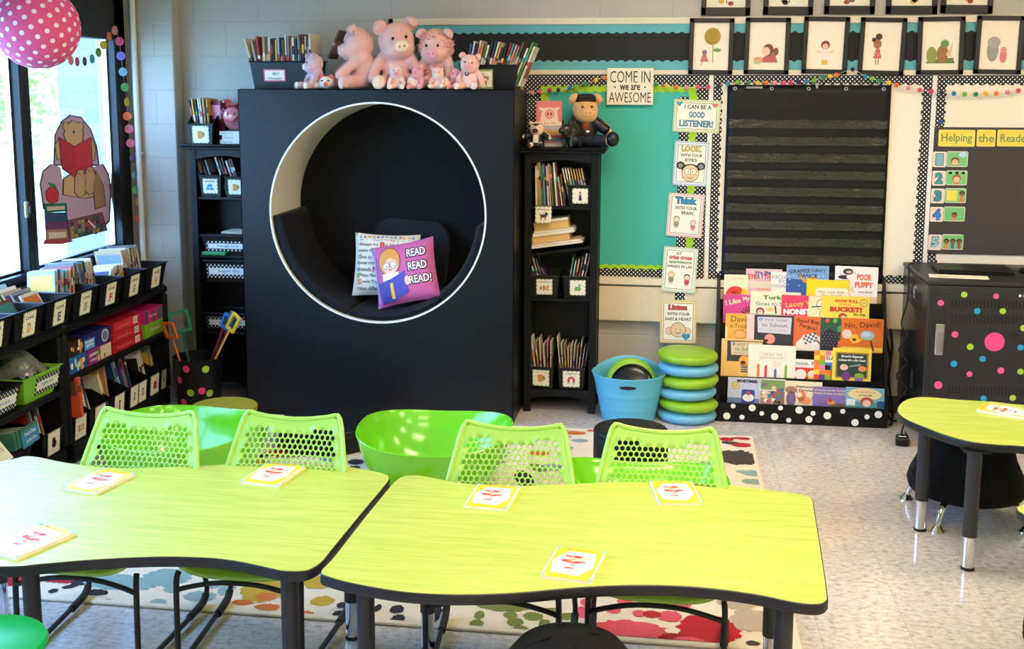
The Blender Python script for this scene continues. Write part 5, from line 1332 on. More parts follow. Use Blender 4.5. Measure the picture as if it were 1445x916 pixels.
# paper circle garland: across the window head, then down the wall beside it
GC = [(100, 85, '#e87c94'), (109, 87, '#b84c68'), (119.5, 86.5, '#4c3c54'), (130, 83, '#4ca0b8'), (139, 74, '#5c9c3c'), (146, 63.5, '#e8c03c'), (154, 51.5, '#dc7030'), (162, 43, '#d08080'), (168.5, 58.5, '#c84468'), (170.5, 79, '#7464b4'), (173.5, 101.5, '#84c4ec'), (176, 123, '#58c070'), (179, 144, '#c8b43c'), (179.5, 164, '#e8784c'), (182, 182, '#e080a0'), (184, 202, '#e888b8'), (186, 223, '#8878c8'), (190, 247, '#7cc4d8'), (192, 268, '#68cc88'), (194, 285, '#d0b860'), (197, 308, '#d86c38'), (200, 331, '#d8a4e0')]
def gp(i, x, y):
    if i < 8: return at(x, y, X=X0+.10)
    return at(x, y, Y=6.375) if x > 186 else at(x, y, X=X0+.075)
gpts = [gp(i, x, y) for i, (x, y, c) in enumerate(GC)]
t = thing('paper_garland', 'string of coloured paper circles draped from the window head down the wall', 'garland', tuple(gpts[0]))
b = B(); b.tube([p-gpts[0] for p in gpts], .0008, mat('thin_thread', (190, 186, 180), .8), 5, smooth=2); b.obj('thread', t)
q = random.Random(2)
for i, (p, (x, y, c)) in enumerate(zip(gpts, GC)):
    b = B(); b.lathe([(.001, -.0008), (.0255, -.0008), (.0255, .0008), (.001, .0008)], ink(c), 20, RX(90))
    ang = 27+({0: 58, 1: 66, 2: 66, 3: 60, 4: 54, 5: 40, 6: 60, 7: 50, 10: 20, 11: 30, 12: 55, 16: 60, 17: 52, 19: 62, 21: 50}.get(i, 0))
    b.obj('paper_circle', t, p-gpts[0], (0, 0, R(ang)))
# window sticker: a bear reading in an armchair
a = at(57, 345, X=X0+.002); c = at(152, 165, X=X0+.002)
t = thing('window_sticker', 'window sticker of a bear reading a red book in a mauve armchair', 'sticker', (X0-.012, (a.y+c.y)/2, (a.z+c.z)/2), 90)
w = (c.y-a.y); h = (c.z-a.z)
def SX(x): return (at(x, 250, X=X0-.012).y-(a.y+c.y)/2)
def SZ(x, y): return at(x, y, X=X0-.012).z-(a.z+c.z)/2
p = B()
def S(pts): return [(SX(x), SZ(x, y)) for x, y in pts]
mauve, bearc, ol = ink('#cdaac4'), ink('#dcb486'), ink('#33242c')
def outl(pts, m, ly, g=1.05):
    cx = sum(x for x, y in pts)/len(pts); cy = sum(y for x, y in pts)/len(pts)
    p.poly(S([(cx+(x-cx)*g+(.8 if x > cx else -.8), cy+(y-cy)*g) for x, y in pts]), ol, ly); p.poly(S(pts), m, ly+.6)
outl([(78, 232), (82, 190), (92, 172), (104, 163), (118, 166), (130, 182), (137, 205), (139, 232)], mauve, 1)
outl([(60, 295), (57, 260), (62, 242), (74, 232), (86, 236), (88, 255), (128, 258), (132, 236), (144, 232), (152, 246), (154, 270), (150, 312), (130, 330), (92, 318), (90, 296)], mauve, 2.5, 1.03)
outl([(93, 190), (97, 178), (106, 170), (114, 174), (120, 186), (118, 200), (108, 208), (98, 204)], bearc, 4)
for ex in (96, 117): outl([(ex-4, 180), (ex-2, 173), (ex+3, 173), (ex+4, 180), (ex, 184)], bearc, 3.5, 1.15)
p.disc(SX(107), SZ(107, 186), .012, ol, 6, .009)
outl([(82, 225), (80, 205), (86, 195), (92, 205), (94, 226)], bearc, 4); outl([(126, 226), (128, 204), (132, 196), (136, 208), (134, 226)], bearc, 4)
outl([(86, 193), (107, 207), (107, 252), (88, 238)], ink('#c42c38'), 6, 1.03); outl([(130, 193), (107, 207), (107, 252), (130, 236)], ink('#d43440'), 6, 1.03)
outl([(88, 275), (90, 252), (100, 246), (130, 248), (138, 258), (138, 276), (118, 280)], bearc, 5)
for fx, fy in ((112, 262), (126, 258)):
    outl([(fx-8, fy+10), (fx-7, fy-10), (fx-2, fy-22), (fx+5, fy-22), (fx+8, fy-8), (fx+6, fy+12), (fx-2, fy+17)], ink('#d0aa80'), 7.5); p.disc(SX(fx), SZ(fx, fy-6), .017, ink('#d8a0a8'), 9.5)
    for d in (-5, -1, 4): p.disc(SX(fx+d), SZ(fx+d, fy-17), .005, ink('#4c3038'), 9.6)
outl([(132, 295), (130, 262), (136, 240), (144, 262), (146, 290)], ink('#a8845c'), 8)
outl([(64, 282), (63, 272), (68, 265), (76, 264), (80, 272), (78, 284), (71, 288)], ink('#d43038'), 8); p.poly(S([(70, 265), (66, 257), (76, 260), (79, 265)]), ink('#3c8c4c'), 9.5)
for k, (y0, y1, c_) in enumerate([(288, 300, '#2c6c58'), (301, 314, '#34507c'), (314, 326, '#6c3468'), (325, 340, '#a87c58')]): outl([(60, y0), (90, y0-1), (91, y1-1), (60, y1+1)], ink(c_), 8+k*.1, 1.02); p.poly(S([(63, y0+4), (88, y0+3), (88, y1-4), (63, y1-2)]), ink('#e0d4b8') if k in (0, 3) else ink(c_), 9.7)
outl([(56, 346), (58, 340), (92, 338), (96, 342), (80, 346)], ink('#b03848'), 9, 1.03)
outl([(92, 312), (140, 300), (146, 326), (92, 340)], ink('#7c4c5c'), 9, 1.02)
q = random.Random(9)
for i in range(9):
    for j in range(4):
        x = 95+i*5.2; y = 315+j*6-i*1.3; p.poly(S([(x, y), (x+4.4, y-1.2), (x+4.4, y+3.8), (x, y+5)]), ink(q.choice(['#2c5c50', '#b0484c', '#b8a04c', '#34345c', '#8c9c78'])), 10.5)
p.line(S([(120, 312), (130, 322)]), .012, ink('#ece4d4'), 11)
p.obj('printed_film', t)
# ============================================================ narrow bookcases
def bookcase(lab, x0, x1, shelves, yf=6.215, tilt=None):
    t = thing('bookcase', lab, 'bookcase', ((x0+x1)/2, yf, 0))
    w = (x1-x0); D = 6.44-yf
    for s in (-1, 1):
        b = B(); b.bb((s*w/2, .0, 0), (s*(w/2-.042), .03, 1.49), M_blackwood, .003); b.bb((s*w/2, D-.03, 0), (s*(w/2-.042), D, 1.49), M_blackwood, .003)
        b.bb((s*(w/2-.004), .03, .10), (s*(w/2-.022), D-.03, 1.49), M_blackwood); b.obj('side_panel', t)
    b = B(); b.bb((-w/2-.035, -.035, 1.49), (w/2+.035, D, 1.505), M_blackwood, .004); b.bb((-w/2-.045, -.045, 1.505), (w/2+.045, D, 1.52), M_blackwood, .006); b.obj('top', t)
    # arched rails above and below
    n = 16
    for z0, z1, nm in ((1.43, 1.49, 'top_rail'), (.075, .135, 'bottom_rail')):
        hw = w/2-.04; pts = [(-hw, z1), (hw, z1)]+[(hw-2*hw*i/n, z0+.022*math.sin(math.pi*i/n)-(.0)) for i in range(n+1)]
        b = B(); b.prism([(x, -z) for x, z in pts], .004, .024, M_blackwood, RX(-90)); o = b.obj(nm, t)
    b = B(); b.bb((-w/2+.01, D-.008, .1), (w/2-.01, D-.002, 1.49), M_blackwood); b.obj('back_panel', t)
    for k, z in enumerate(shelves):
        dz = tilt.get(k, 0) if tilt else 0
        b = B(); hw = w/2-.023; b.box((0, 0, 0), (2*hw, D-.02, .016), M_blackwood, .002)
        o = b.obj('shelf', t, (0, D/2, z-.008), (0, -math.atan2(dz, 2*hw) if dz else 0, 0))
    return t
bookcase('narrow black bookcase right of the nook, topped by pigs and books', -.80, -.385, [1.19, .945, .665, .135], tilt={1: .055})
bookcase('narrow black bookcase left of the nook, mostly hidden by it', -2.775, -2.37, [1.21, .99, .865, .40, .135])

def mag_bin(lab, loc, w, kind, d=.19, h=.135, hf=.125, rz=0, card=.085, text=None, grp='picture-card bins on the bookcases', back=None):
    t = thing('magazine_bin', lab, 'bin', (loc[0], loc[1]-.015, loc[2]), rz, grp)
    bin_b(w*.86, d*.9, w, d, back or h, M_bin, hf=hf, lip=.003).obj('bin_shell', t)
    p = B(); label_card(p, card, card*.98, kind, text); p.obj('label_card', t, (0, -d*.475-.003, hf*.5), (R(4), 0, 0))
    return t
YS = 6.24
def row(x0, x1, z, hs, cs, th, lab, grp, lean=0, d=.15, y=6.33, hv=.02):
    """thin books side by side with the spines outward"""
    n = len(cs)
    for k, ci in enumerate(cs):
        x = x0+(x1-x0)*k/max(1, n-1)
        l = lean(k) if callable(lean) else lean
        h = hs+hv*rnd.uniform(-1, 1)
        book(th, d, h, ci, T(x, y+rnd.uniform(-.01, .01), z) @ RY(l), f'{PAL[ci][0]} {lab}, {ORD[k]} from the left', grp)
# right bookcase, top shelf
row(-.735, -.605, 1.191, .235, [0, 4, 14, 5, 1, 2, 14, 12, 5, 8, 0, 15], .0105, 'book on the top shelf of the right bookcase', 'upright books on the top shelf', lambda k: -1-1.0*k*.4, .17, 6.33, .012)
row(-.59, -.575, 1.191, .165, [14, 8], .010, 'low book leaning beside the upright row', 'upright books on the top shelf', -8, .15, 6.33)
mag_bin('black bin with a small standing person card, top shelf of right bookcase', (-.487, 6.345, 1.191), .145, 'person', card=.088, hf=.118, h=.14)
row(-.545, -.44, 1.20, .205, [14, 0, 14, 9, 4, 9, 4, 14], .010, 'slim folder in the standing person bin', 'folders in the person bin', lambda k: -13, .16, 6.36, .004)
t = thing('shelf_card', 'small card with Pete and a dark cat hanging from the right bookcase shelf', 'card', (-.690, 6.2085, 1.144))
p = B(); label_card(p, .092, .094, 'cat', 'Pete', '#4c4440'); p.obj('label_card', t)
# the stack of books lying on the tilted shelf
z = .935; ang = -math.atan2(.055, .37)*180/math.pi
lay = [(.012, .30, 0, 'thin white magazine'), (.010, .28, 14, 'thin cream magazine'), (.040, .22, 9, 'thick tan-paged paperback'), (.018, .24, 0, 'white hardback'), (.010, .23, 14, 'cream pamphlet'), (.045, .20, 4, 'thick yellowed paperback'), (.012, .19, 0, 'thin white booklet')]
zz_ = .932
for k, (th, ln_, ci, nm) in enumerate(lay):
    xc = -.765+ln_/2
    b = B(); b.bb((-ln_/2, 0, 0), (ln_/2, .17, .0018), cov(ci)); b.bb((-ln_/2, 0, th-.0018), (ln_/2, .17, th), cov(ci)); b.bb((-ln_/2+.003, .0015, .0018), (ln_/2-.002, .168, th-.0018), mat('old_paper', (222, 180, 112), .85, var=.12, scale=200, stretch=(1, 1, 5)) if ci in (9, 4) else M_page)
    o = b.obj('book'); o.matrix_world = T(-.765, 6.232+.004*(k % 3), zz_+.012) @ RY(ang*1.0) @ T(ln_/2+.004*k, 0, 0)
    tag(o, f'{nm} lying in the slanting stack, {ORD[k]} from its bottom', 'book', 'books in the slanting stack'); zz_ += th+.0012
# third shelf
mag_bin('black bin with an alphabet card on the third shelf', (-.685, 6.345, .666), .17, 'abc', card=.092, text='Alphabet', hf=.125)
mag_bin('black bin with a green dinosaur card on the third shelf', (-.495, 6.345, .666), .17, 'dino', card=.09, hf=.125)
row(-.745, -.66, .675, .225, [0, 12, 15, 0, 10, 11], .009, 'booklet in the alphabet card bin', 'booklets in the third shelf bins', lambda k: -17, .15, 6.36, .02)
row(-.56, -.482, .675, .225, [5, 1, 9, 10, 0, 12], .011, 'booklet in the dinosaur card bin', 'booklets in the third shelf bins', lambda k: 9+.6*k, .15, 6.36, .025)
# bottom shelf
mag_bin('black bin with an orange mug card at the foot of the right bookcase', (-.69, 6.335, .136), .15, 'mug', card=.098, hf=.125, rz=-6)
mag_bin('black bin with a red horseshoe magnet card at the foot of the bookcase', (-.525, 6.335, .136), .155, 'magnet', card=.098, text='magnets', hf=.125)
row(-.745, -.65, .145, .26, [14, 0, 9, 14, 0, 12, 14], .007, 'paper folder in the orange mug bin', 'paper folders at the bookcase foot', lambda k: -9+1.5*k, .14, 6.36, .035)
row(-.585, -.47, .145, .25, [14, 0, 9, 14, 0, 14, 9, 0, 14, 10], .006, 'paper folder in the horseshoe magnet bin', 'paper folders at the bookcase foot', lambda k: -6+1.6*k, .14, 6.36, .035)
# left bookcase
mag_bin('black bin with a blue wave card on the left bookcase', (-2.655, 6.335, 1.211), .135, 'wave', card=.09, hf=.125, text='ocean')
mag_bin('black bin with an orange mug card on the left bookcase shelf', (-2.50, 6.335, 1.211), .135, 'mug', card=.09, hf=.118)
row(-2.715, -2.64, 1.22, .21, [1, 1, 8, 10], .012, 'book in the blue wave bin', 'books in the left bookcase bins', lambda k: -17, .15, 6.355, .01)
row(-2.575, -2.48, 1.22, .22, [0, 11, 15, 0, 8, 15], .011, 'book in the shelf bin with the mug card', 'books in the left bookcase bins', lambda k: -17, .15, 6.355, .012)
b = B(); b.bb((0, 0, 0), (.2, .15, .012), M_page, .001); b.bb((0, 0, -.002), (.2, .15, 0), cov(10)); 
for i in range(18): b.tube([(.004+.011*i, -.002+.007*math.cos(a), .005+.007*math.sin(a)) for a in [k*math.pi/4 for k in range(8)]], .0012, M_blackmetal, 5, closed=True)
o = b.obj('spiral_notebook', None, (-2.60, 6.235, .994), (0, 0, R(-4))); tag(o, 'white spiral notebook lying on a left bookcase shelf', 'notebook')
def polka_bin(lab, loc, w, h, txt):
    t = thing('storage_basket', lab, 'basket', loc, 0, 'dotted-label baskets in the left bookcase')
    bin_b(w*.92, .17, w, .19, h, M_bin, lip=.006).obj('basket_shell', t)
    band_label(t, w*.86, h*.62, txt, (0, -.0915, h*.52), (R(5), 0, 0))
polka_bin('black basket with dotted label reading legos', (-2.565, 6.335, .866), .31, .10, 'legos')
polka_bin('black basket with dotted label reading magnet tiles', (-2.565, 6.335, .70), .31, .13, 'magnet tiles')
polka_bin('black basket with dotted label reading puzzles, behind the pointers', (-2.565, 6.335, .401), .33, .11, 'puzzles')
b = B(); b.bb((-.075, -.02, 0), (.075, .12, .02), mat('green_lid', '#2c8c50', .4), .004); o = b.obj('lid', None, (-2.64, 6.225, .8665), (R(2), 0, 0)); o.name = 'plastic_tray'; tag(o, 'green plastic tray edge poking out under the legos basket', 'tray')
# on top of the left bookcase
t = thing('magazine_bin', 'black slanted magazine bin with an orange mug card on the left bookcase top', 'bin', (-2.685, 6.31, 1.521), 0, 'picture-card bins on the bookcases')
bin_b(.13, .24, .16, .26, .185, M_bin, hf=.115, lip=.003).obj('bin_shell', t)
p = B(); label_card(p, .10, .10, 'mug'); p.obj('label_card', t, (0, -.1242, .055), (R(3), 0, 0))
row(-2.742, -2.655, 1.53, .255, [11, 4, 11, 0, 14, 9, 4], .0105, 'book in the slanted bin on the bookcase top', 'books in the slanted bin', lambda k: -8+.8*k, .16, 6.32, .012)
book(.012, .15, .24, 15, T(-2.63, 6.30, 1.53) @ RZ(58) @ RY(-5), 'maroon-covered book turned outward in the slanted bin', 'books in the slanted bin')
for k in range(3):
    b = B(); L = (.20, .185, .205)[k]; b.bb((-L/2, 0, 0), (L/2, .15, .024), M_white, .0015); b.M = T(0, -.0003, .012); b.text(('Stories', 'Friends', 'Journey')[k], -.05, 0, .05, .009, ink('#54607c'), 1); b.text(('together', 'volume', 'of wonder')[k], .045, 0, .06, .01, ink('#6c7ca0'), 1); b.M = Matrix.Identity(4)
    o = b.obj('book', None, (-2.49+(.0, .006, 0)[k], 6.235, 1.521+.0245*k)); tag(o, f'white hardback under the pink ceramic pig, {("bottom", "middle", "top")[k]} of three', 'book', 'white hardbacks under the ceramic pig')

# ============================================================ blue tub, balance discs
M_tub = mat('sky_blue_rubber', (92, 186, 220), .45)
t = thing('storage_tub', 'flexible sky blue tub holding wobble discs, standing by the bookcase', 'tub', (-.195, 6.16, 0))
n = 56
def tubr(a, r, z): return (r*math.cos(a), r*.86*math.sin(a), z)
def rimz(a): return .262+.055*(abs(math.cos(a))**2.2)*-1*0 + .05*abs(math.sin(a))**2*(1 if math.sin(a) > 0 else -.1)+.01
prof = [(.001, .0), (.14, .0), (.146, .006)]+[(.146+.052*z/.25+(.0025 if int(z*80) % 6 == 0 else 0), z) for z in [.02+.01*i for i in range(21)]]
vs = []; 
rings = [(r, (lambda a, z=z: z)) for r, z in prof]+[(.200, lambda a: rimz(a)-.02), (.206, lambda a: rimz(a)-.006), (.209, rimz), (.205, lambda a: rimz(a)+.003), (.199, lambda a: rimz(a)-.003), (.192, lambda a: rimz(a)-.03), (.14, lambda a: .012), (.001, lambda a: .011)]
vs = [tubr(2*math.pi*i/n, r, f(2*math.pi*i/n)) for r, f in rings for i in range(n)]
b = B(); b.add(vs, [(k*n+i, k*n+(i+1) % n, (k+1)*n+(i+1) % n, (k+1)*n+i) for k in range(len(rings)-1) for i in range(n)], M_tub); b.obj('tub_shell', t, sharp=70)
b = B(); hs = []
for i in range(20):
    a = -math.pi/2+(.24*math.cos(2*math.pi*i/20)); z = .222+.010*math.sin(2*math.pi*i/20)
    q = tubr(a, .1982, z); hs.append((q[0], q[1]-.0012, q[2]))
b.add(hs, [tuple(range(20))], M_rubber); o = b.obj('handle_hole', t); o['label'] = 'dark oval grip hole'
def wdisc(m, lab, loc, rot, grp, r=.168):
    t = thing('balance_disc', lab, 'balance disc', loc, 0, grp, rot)
    b = B(); b.lathe([(.001, .004), (.09, .002), (.135, .004), (.155, .012), (.166, .024), (.168, .034), (.164, .046), (.15, .056), (.11, .062), (.05, .066), (.001, .066)], m, 48, SCL(r/.168, r/.168, 1)); b.obj('air_cushion', t)
    b = B()
    for i in range(64):
        a = 2*math.pi*i/64; b.ell((.152*r/.168*math.cos(a), .152*r/.168*math.sin(a), .010), (.004, .004, .004), m, nu=6, nv=4)
    b.obj('nub_ring', t)
    return t
M_dg = mat('lime_rubber', (146, 196, 38), .38, bump=.05); M_db = mat('powder_blue_rubber', (112, 186, 222), .38, bump=.05); M_dk = mat('black_gloss_rubber', (14, 15, 18), .22)
g = 'stack of balance discs by the book rack'
for k, (m, nm) in enumerate([(M_db, 'powder blue'), (M_dg, 'lime green'), (M_db, 'powder blue'), (M_dg, 'lime green'), (M_db, 'powder blue'), (M_dg, 'lime green')]):
    wdisc(m, f'{nm} inflatable balance disc, {ORD[k]} from the bottom of the floor stack', (.133+.006*math.sin(k*2.3), 6.21+.004*math.cos(k*3), .0675*k), (0, R(1.5*math.sin(k*1.7)) if k else 0, 0), g)
wdisc(M_dg, 'lime green balance disc standing on edge in the blue tub', (-.185, 6.215, .195), (R(74), R(3), 0), 'discs in the blue tub', .14)
wdisc(M_dk, 'black balance disc standing in the blue tub before the lime one', (-.175, 6.165, .188), (R(66), R(-6), 0), 'discs in the blue tub', .122)

# ============================================================ sloping book rack
t = thing('book_display_rack', 'black sloping book rack with white dots along its foot, full of picture books', 'book rack', (0, 6.19, 0))
rx0, rx1 = .290, 1.222
TIER = [(.028, .095), (.078, .236), (.128, .386), (.178, .512), (.228, .647)]
for x in (rx0, rx1-.018):
    b = B(); pr = [(0, 0), (.31, 0), (.31, .775), (.255, .775), (0, .115)]
    b.prism([(y, z) for y, z in pr], 0, .018, M_black, T(x, 0, 0) @ Matrix(((0, 0, 1, 0), (1, 0, 0, 0), (0, 1, 0, 0), (0, 0, 0, 1)))); b.obj('side_panel', t)
b = B(); b.bb((rx0+.018, -.004, 0), (rx1-.018, .012, .108), M_black, .001); fl = b.obj('foot_board', t)
q = [(1022, 572, 5.4), (1035, 593-5, 0), ]
for (x, y, r) in [(1034.6, 571.8, 3.4), (1061.5, 575, 4.9), (1101.5, 574.5, 3.4), (1128, 575.5, 5.2), (1025.5, 587, 5), (1047, 588.7, 3.5), (1075, 583.5, 3.2), (1093, 588, 5), (1113, 593, 3.4), (1141.5, 592, 4.8, ), (1147.3, 583.3, 3.4), (1167.5, 586.5, 5.2), (1189.3, 580.5, 3.5), (1206.5, 596.3, 4.9), (1223.4, 588.3, 3.5), (1239.5, 585, 5.1)]:
    c = at(x, y, Y=6.186); z = min(max(c.z, r/250+.001), .105-r/250)
    b = B(); b.disc(c.x, z, r/250, ink('#f4f2ea'), 1); o = b.obj('white_dot', t, (0, -.0044, 0))
for k, (y, z) in enumerate(TIER):
    b = B(); b.bb((rx0+.018, y-.004, z-.012), (rx1-.018, y+.052, z), M_black); b.bb((rx0+.018, y+.048, z), (rx1-.018, y+.054, z+.14 if k < 4 else .765), M_black)
    if k: b.bb((rx0+.018, y-.008, z-.03), (rx1-.018, y-.002, z+.006), M_black)
    b.obj('tier', t)
RK = Vector((0, 6.19, 0))
def cover_book(lab, row, x0, ytop, x1, col, draw, dy=0, th=.008, rot=0, hh=None):
    y, z = TIER[row]; Y = 6.19+y+.034+dy
    a = at(x0, ytop, Y=Y); c = at(x1, ytop, Y=Y); w = c.x-a.x; h = hh or (a.z-z)
    o = thing('picture_book', lab, 'book', ((a.x+c.x)/2, 6.19+y+.012+dy, z+.0005), rot=(R(-7), R(rot), 0), group='picture books on the sloping rack')
    m = mat('cover_'+col.lstrip('#'), col, .3, var=.05)
    b = B(); b.bb((-w/2, 0, 0), (w/2, th, h), m, .0008); b.bb((-w/2+.002, .0015, h-.0005), (w/2-.002, th-.0015, h+.0004), M_page); b.obj('cover', o)
    p = B(); draw(p, w, h); p.obj('cover_print', o, (0, -.0003, 0))
    return o
i_ = ink
def tx(p, s, u, v, w, h, c, ly=3, bd=.02, rot=0): p.text(s, u, v, w, h, i_(c), ly, bd, rot)
def bk1(p, w, h): tx(p, 'MIX', -.02*w, h-.10, .3*w, .02, '#a02c24', 4, .02); p.disc(-.02*w, h-.115, .4*w, i_('#e8402c'), 1, .05); p.disc(.35*w, h-.115, .13*w, i_('#f0cc38'), 2, .04); tx(p, 'A STORY ABOUT COLOR', 0, h-.02, .6*w, .006, '#e0a0a0')
def bk2(p, w, h): tx(p, 'We Share', .03*w, h-.02, .6*w, .018, '#4c3c94', 3, .04); [tx(p, ch_, (-.42+.092*k)*w, h-.044, .082*w, .028, c, 3, .05) for k, (ch_, c) in enumerate(zip('EVERYTHING', ['#d83c4c', '#d83c4c', '#d83c4c', '#3c9c6c', '#4c5cb0', '#7c3c8c', '#e06c3c', '#d83c6c', '#3c9c6c', '#4c5cb0']))]; tx(p, 'by Robert', 0, h-.068, .4*w, .007, '#e07c8c'); p.disc(-.36*w, h-.085, .016, i_('#2c2420'), 2); p.disc(-.34*w, h-.09, .014, i_('#f4e4d8'), 3); p.disc(.0, h-.11, .045, i_('#f0a890'), 2, .012)
def bk3(p, w, h): tx(p, 'HOG', -.1*w, h-.03, .7*w, .022, '#8c94bc', 3, 0); tx(p, 'FOR', .1*w, h-.055, .5*w, .02, '#8c94bc', 3, 0); tx(p, 'WORDS', -.05*w, h-.082, .85*w, .02, '#9ca0c0', 3, 0)
def bk4(p, w, h):
    tx(p, "GIRAFFES", -.20*w, h-.033, .5*w, .022, '#1c2438', 3, .015, 6); tx(p, "CAN'T", .25*w, h-.026, .34*w, .02, '#1c2438', 3, .015, -4); tx(p, 'DANCE', 0, h-.058, .45*w, .02, '#1c2438', 3, .015)
    p.poly([(-.5*w, 0), (.5*w, 0), (.5*w, h-.09), (-.5*w, h-.075)], i_('#2c5ca0'), 1); p.disc(.05*w, h-.08, .04, i_('#e8a83c'), 2, .014, a0=.3); p.line([(-.08*w, h-.09), (-.2*w, h-.055)], .01, i_('#e8b04c'), 2)
    q = random.Random(5); [p.disc(q.uniform(-.45, .45)*w, h-q.uniform(.05, .12), .003, i_('#f4f4fc'), 4) for _ in range(14)]; [p.disc(q.uniform(-.1, .2)*w, h-.08+q.uniform(-.008, .008), .003, i_('#c86c2c'), 4) for _ in range(6)]
def bk5(p, w, h): p.rect(-.28*w, 0, .49*w, h-.045, i_('#f4ecd4'), 1, .018); tx(p, 'Do not lick', .1*w, h-.068, .6*w, .012, '#6c5c54', 3, 0); tx(p, 'this book', .1*w, h-.085, .5*w, .012, '#6c5c54', 3, 0)
def bk6(p, w, h):
    tx(p, 'POOR', .18*w, h-.058, .34*w, .036, '#ec6c54', 3, .05); tx(p, 'PUPPY', .18*w, h-.102, .42*w, .034, '#ec6c54', 3, .05); tx(p, 'NICK BRUEL', .22*w, h-.142, .33*w, .009, '#4c4448', 3, .02)
    p.rect(-.5*w, 0, -.16*w, h-.078, i_('#a89850'), 1); p.rect(-.5*w, h-.124, -.16*w, h-.121, i_('#786c34'), 2); p.disc(-.40*w, h-.1, .003, i_('#504824'), 2); p.disc(-.2*w, h-.03, .028, i_('#2c2830'), 2, .018); p.disc(-.18*w, h-.032, .016, i_('#c8b8a8'), 3, .008); p.disc(-.26*w, h-.062, .04, i_('#241f24'), 2, .012); p.disc(-.16*w, h-.06, .018, i_('#f4f0ec'), 3, .012)
    for u, v in ((-.38, .045), (-.3, .04), (-.05, .035), (-.08, .12), (-.1, .13), (-.06, .14)): p.disc(u*w, h-v, .004, i_('#e8746c'), 3)
    p.rect(-.15*w, 0, .5*w, h-.165, i_('#f0d8c4'), 1)
def bk7(p, w, h): tx(p, 'I Like', -.22*w, h-.04, .44*w, .028, '#f4ecc0', 3, .02, 12); tx(p, 'My', .16*w, h-.024, .2*w, .028, '#f4ecc0', 3, .02, 4); [p.line([(.3*w, h-.125), (.3*w+.06*math.cos(a), h-.125+.065*math.sin(a))], .006, i_('#1c1818'), 2) for a in [.4+.28*k for k in range(9)]]; p.disc(.28*w, h-.125, .035, i_('#c8684c'), 3, .03)
def bk8(p, w, h): tx(p, 'Turkey', .02*w, h-.035, .54*w, .03, '#4c8c3c', 3, .03); tx(p, 'Goes to School', .02*w, h-.068, .82*w, .022, '#6c8c94', 3, .01); p.line([(0, h-.08), (.02*w, h-.12)], .008, i_('#3c2418'), 2); p.disc(-.3*w, h-.112, .024, i_('#a84c3c'), 2, .022); p.disc(-.3*w, h-.118, .016, i_('#e8d0c0'), 3); p.disc(-.1*w, h-.1, .02, i_('#f0c878'), 2, .012); p.rect(-.5*w, 0, .5*w, h-.125, i_('#c4d0a0'), 1)
def bk9(p, w, h): tx(p, 'Lacey W', -.04*w, h-.05, .72*w, .038, '#f4b060', 3, .03, 9); tx(p, 'NONSTOP', .02*w, h-.092, .94*w, .034, '#fbf6f0', 3, .06, 2)
def bk10(p, w, h): p.disc(.05*w, h-.045, .04, i_('#1c1c1c'), 1, .034); p.disc(.05*w, h-.045, .037, i_('#f8f4ec'), 2, .031); p.line([(-.4*w, h-.06), (-.1*w, h-.055), (.3*w, h-.062)], .006, i_('#1c1c1c'), 3); p.disc(.1*w, h-.1, .03, i_('#1c1c1c'), 1); p.disc(.1*w, h-.1, .027, i_('#f8f4ec'), 2)
def bk11(p, w, h): tx(p, 'HOW FULL', .03*w, h-.027, .48*w, .018, '#d84c28', 3, .05); tx(p, 'IS YOUR', .0*w, h-.047, .24*w, .010, '#d84c28', 3, .02); tx(p, 'BUCKET?', .02*w, h-.074, .68*w, .03, '#d4382c', 3, .07); tx(p, 'For Kids', .3*w, h-.1, .24*w, .014, '#3c2c1c', 3, .03); p.disc(.38*w, h-.035, .021, i_('#8c5c1c'), 3); p.disc(.38*w, h-.035, .018, i_('#f0d878'), 4); tx(p, '#1', .38*w, h-.035, .012, .012, '#a06c24', 5); p.disc(-.05*w, h-.115, .024, i_('#b0542c'), 2, .02); p.disc(-.03*w, h-.125, .017, i_('#f0c8a0'), 3)
def bk12(p, w, h): tx(p, 'David', .05*w, h-.03, .7*w, .034, '#7c4c1c', 3, 0); tx(p, 'in Trouble', .05*w, h-.07, .76*w, .026, '#7c4c1c', 3, 0); p.disc(.05*w, h-.115, .034, i_('#c87c3c'), 2, .026); p.disc(.05*w, h-.117, .03, i_('#f0b870'), 3, .022); p.rect(-.5*w, 0, -.42*w, h*.6, i_('#f4dca0'), 1)
def bk13(p, w, h):
    p.rect(-.34*w, 0, .5*w, h, i_('#34343c'), 1); p.poly([(-.28*w, h-.012), (.46*w, h-.010), (.44*w, h-.105), (-.26*w, h-.1)], i_('#d8d4dc'), 2)
    tx(p, 'D', -.2*w, h-.025, .08*w, .018, '#4c90c8', 3, .06); tx(p, 'avid Goes', .12*w, h-.026, .48*w, .016, '#8c8894', 3, .01); tx(p, 'to School.', .1*w, h-.056, .56*w, .02, '#74848c', 3, .02); tx(p, 'by the author', .08*w, h-.085, .6*w, .012, '#b4b0bc', 3, .01)
    p.disc(.0, h-.135, .03, i_('#f09c84'), 3, .028); p.disc(-.02, h-.145, .012, i_('#4c1c1c'), 4, .008)
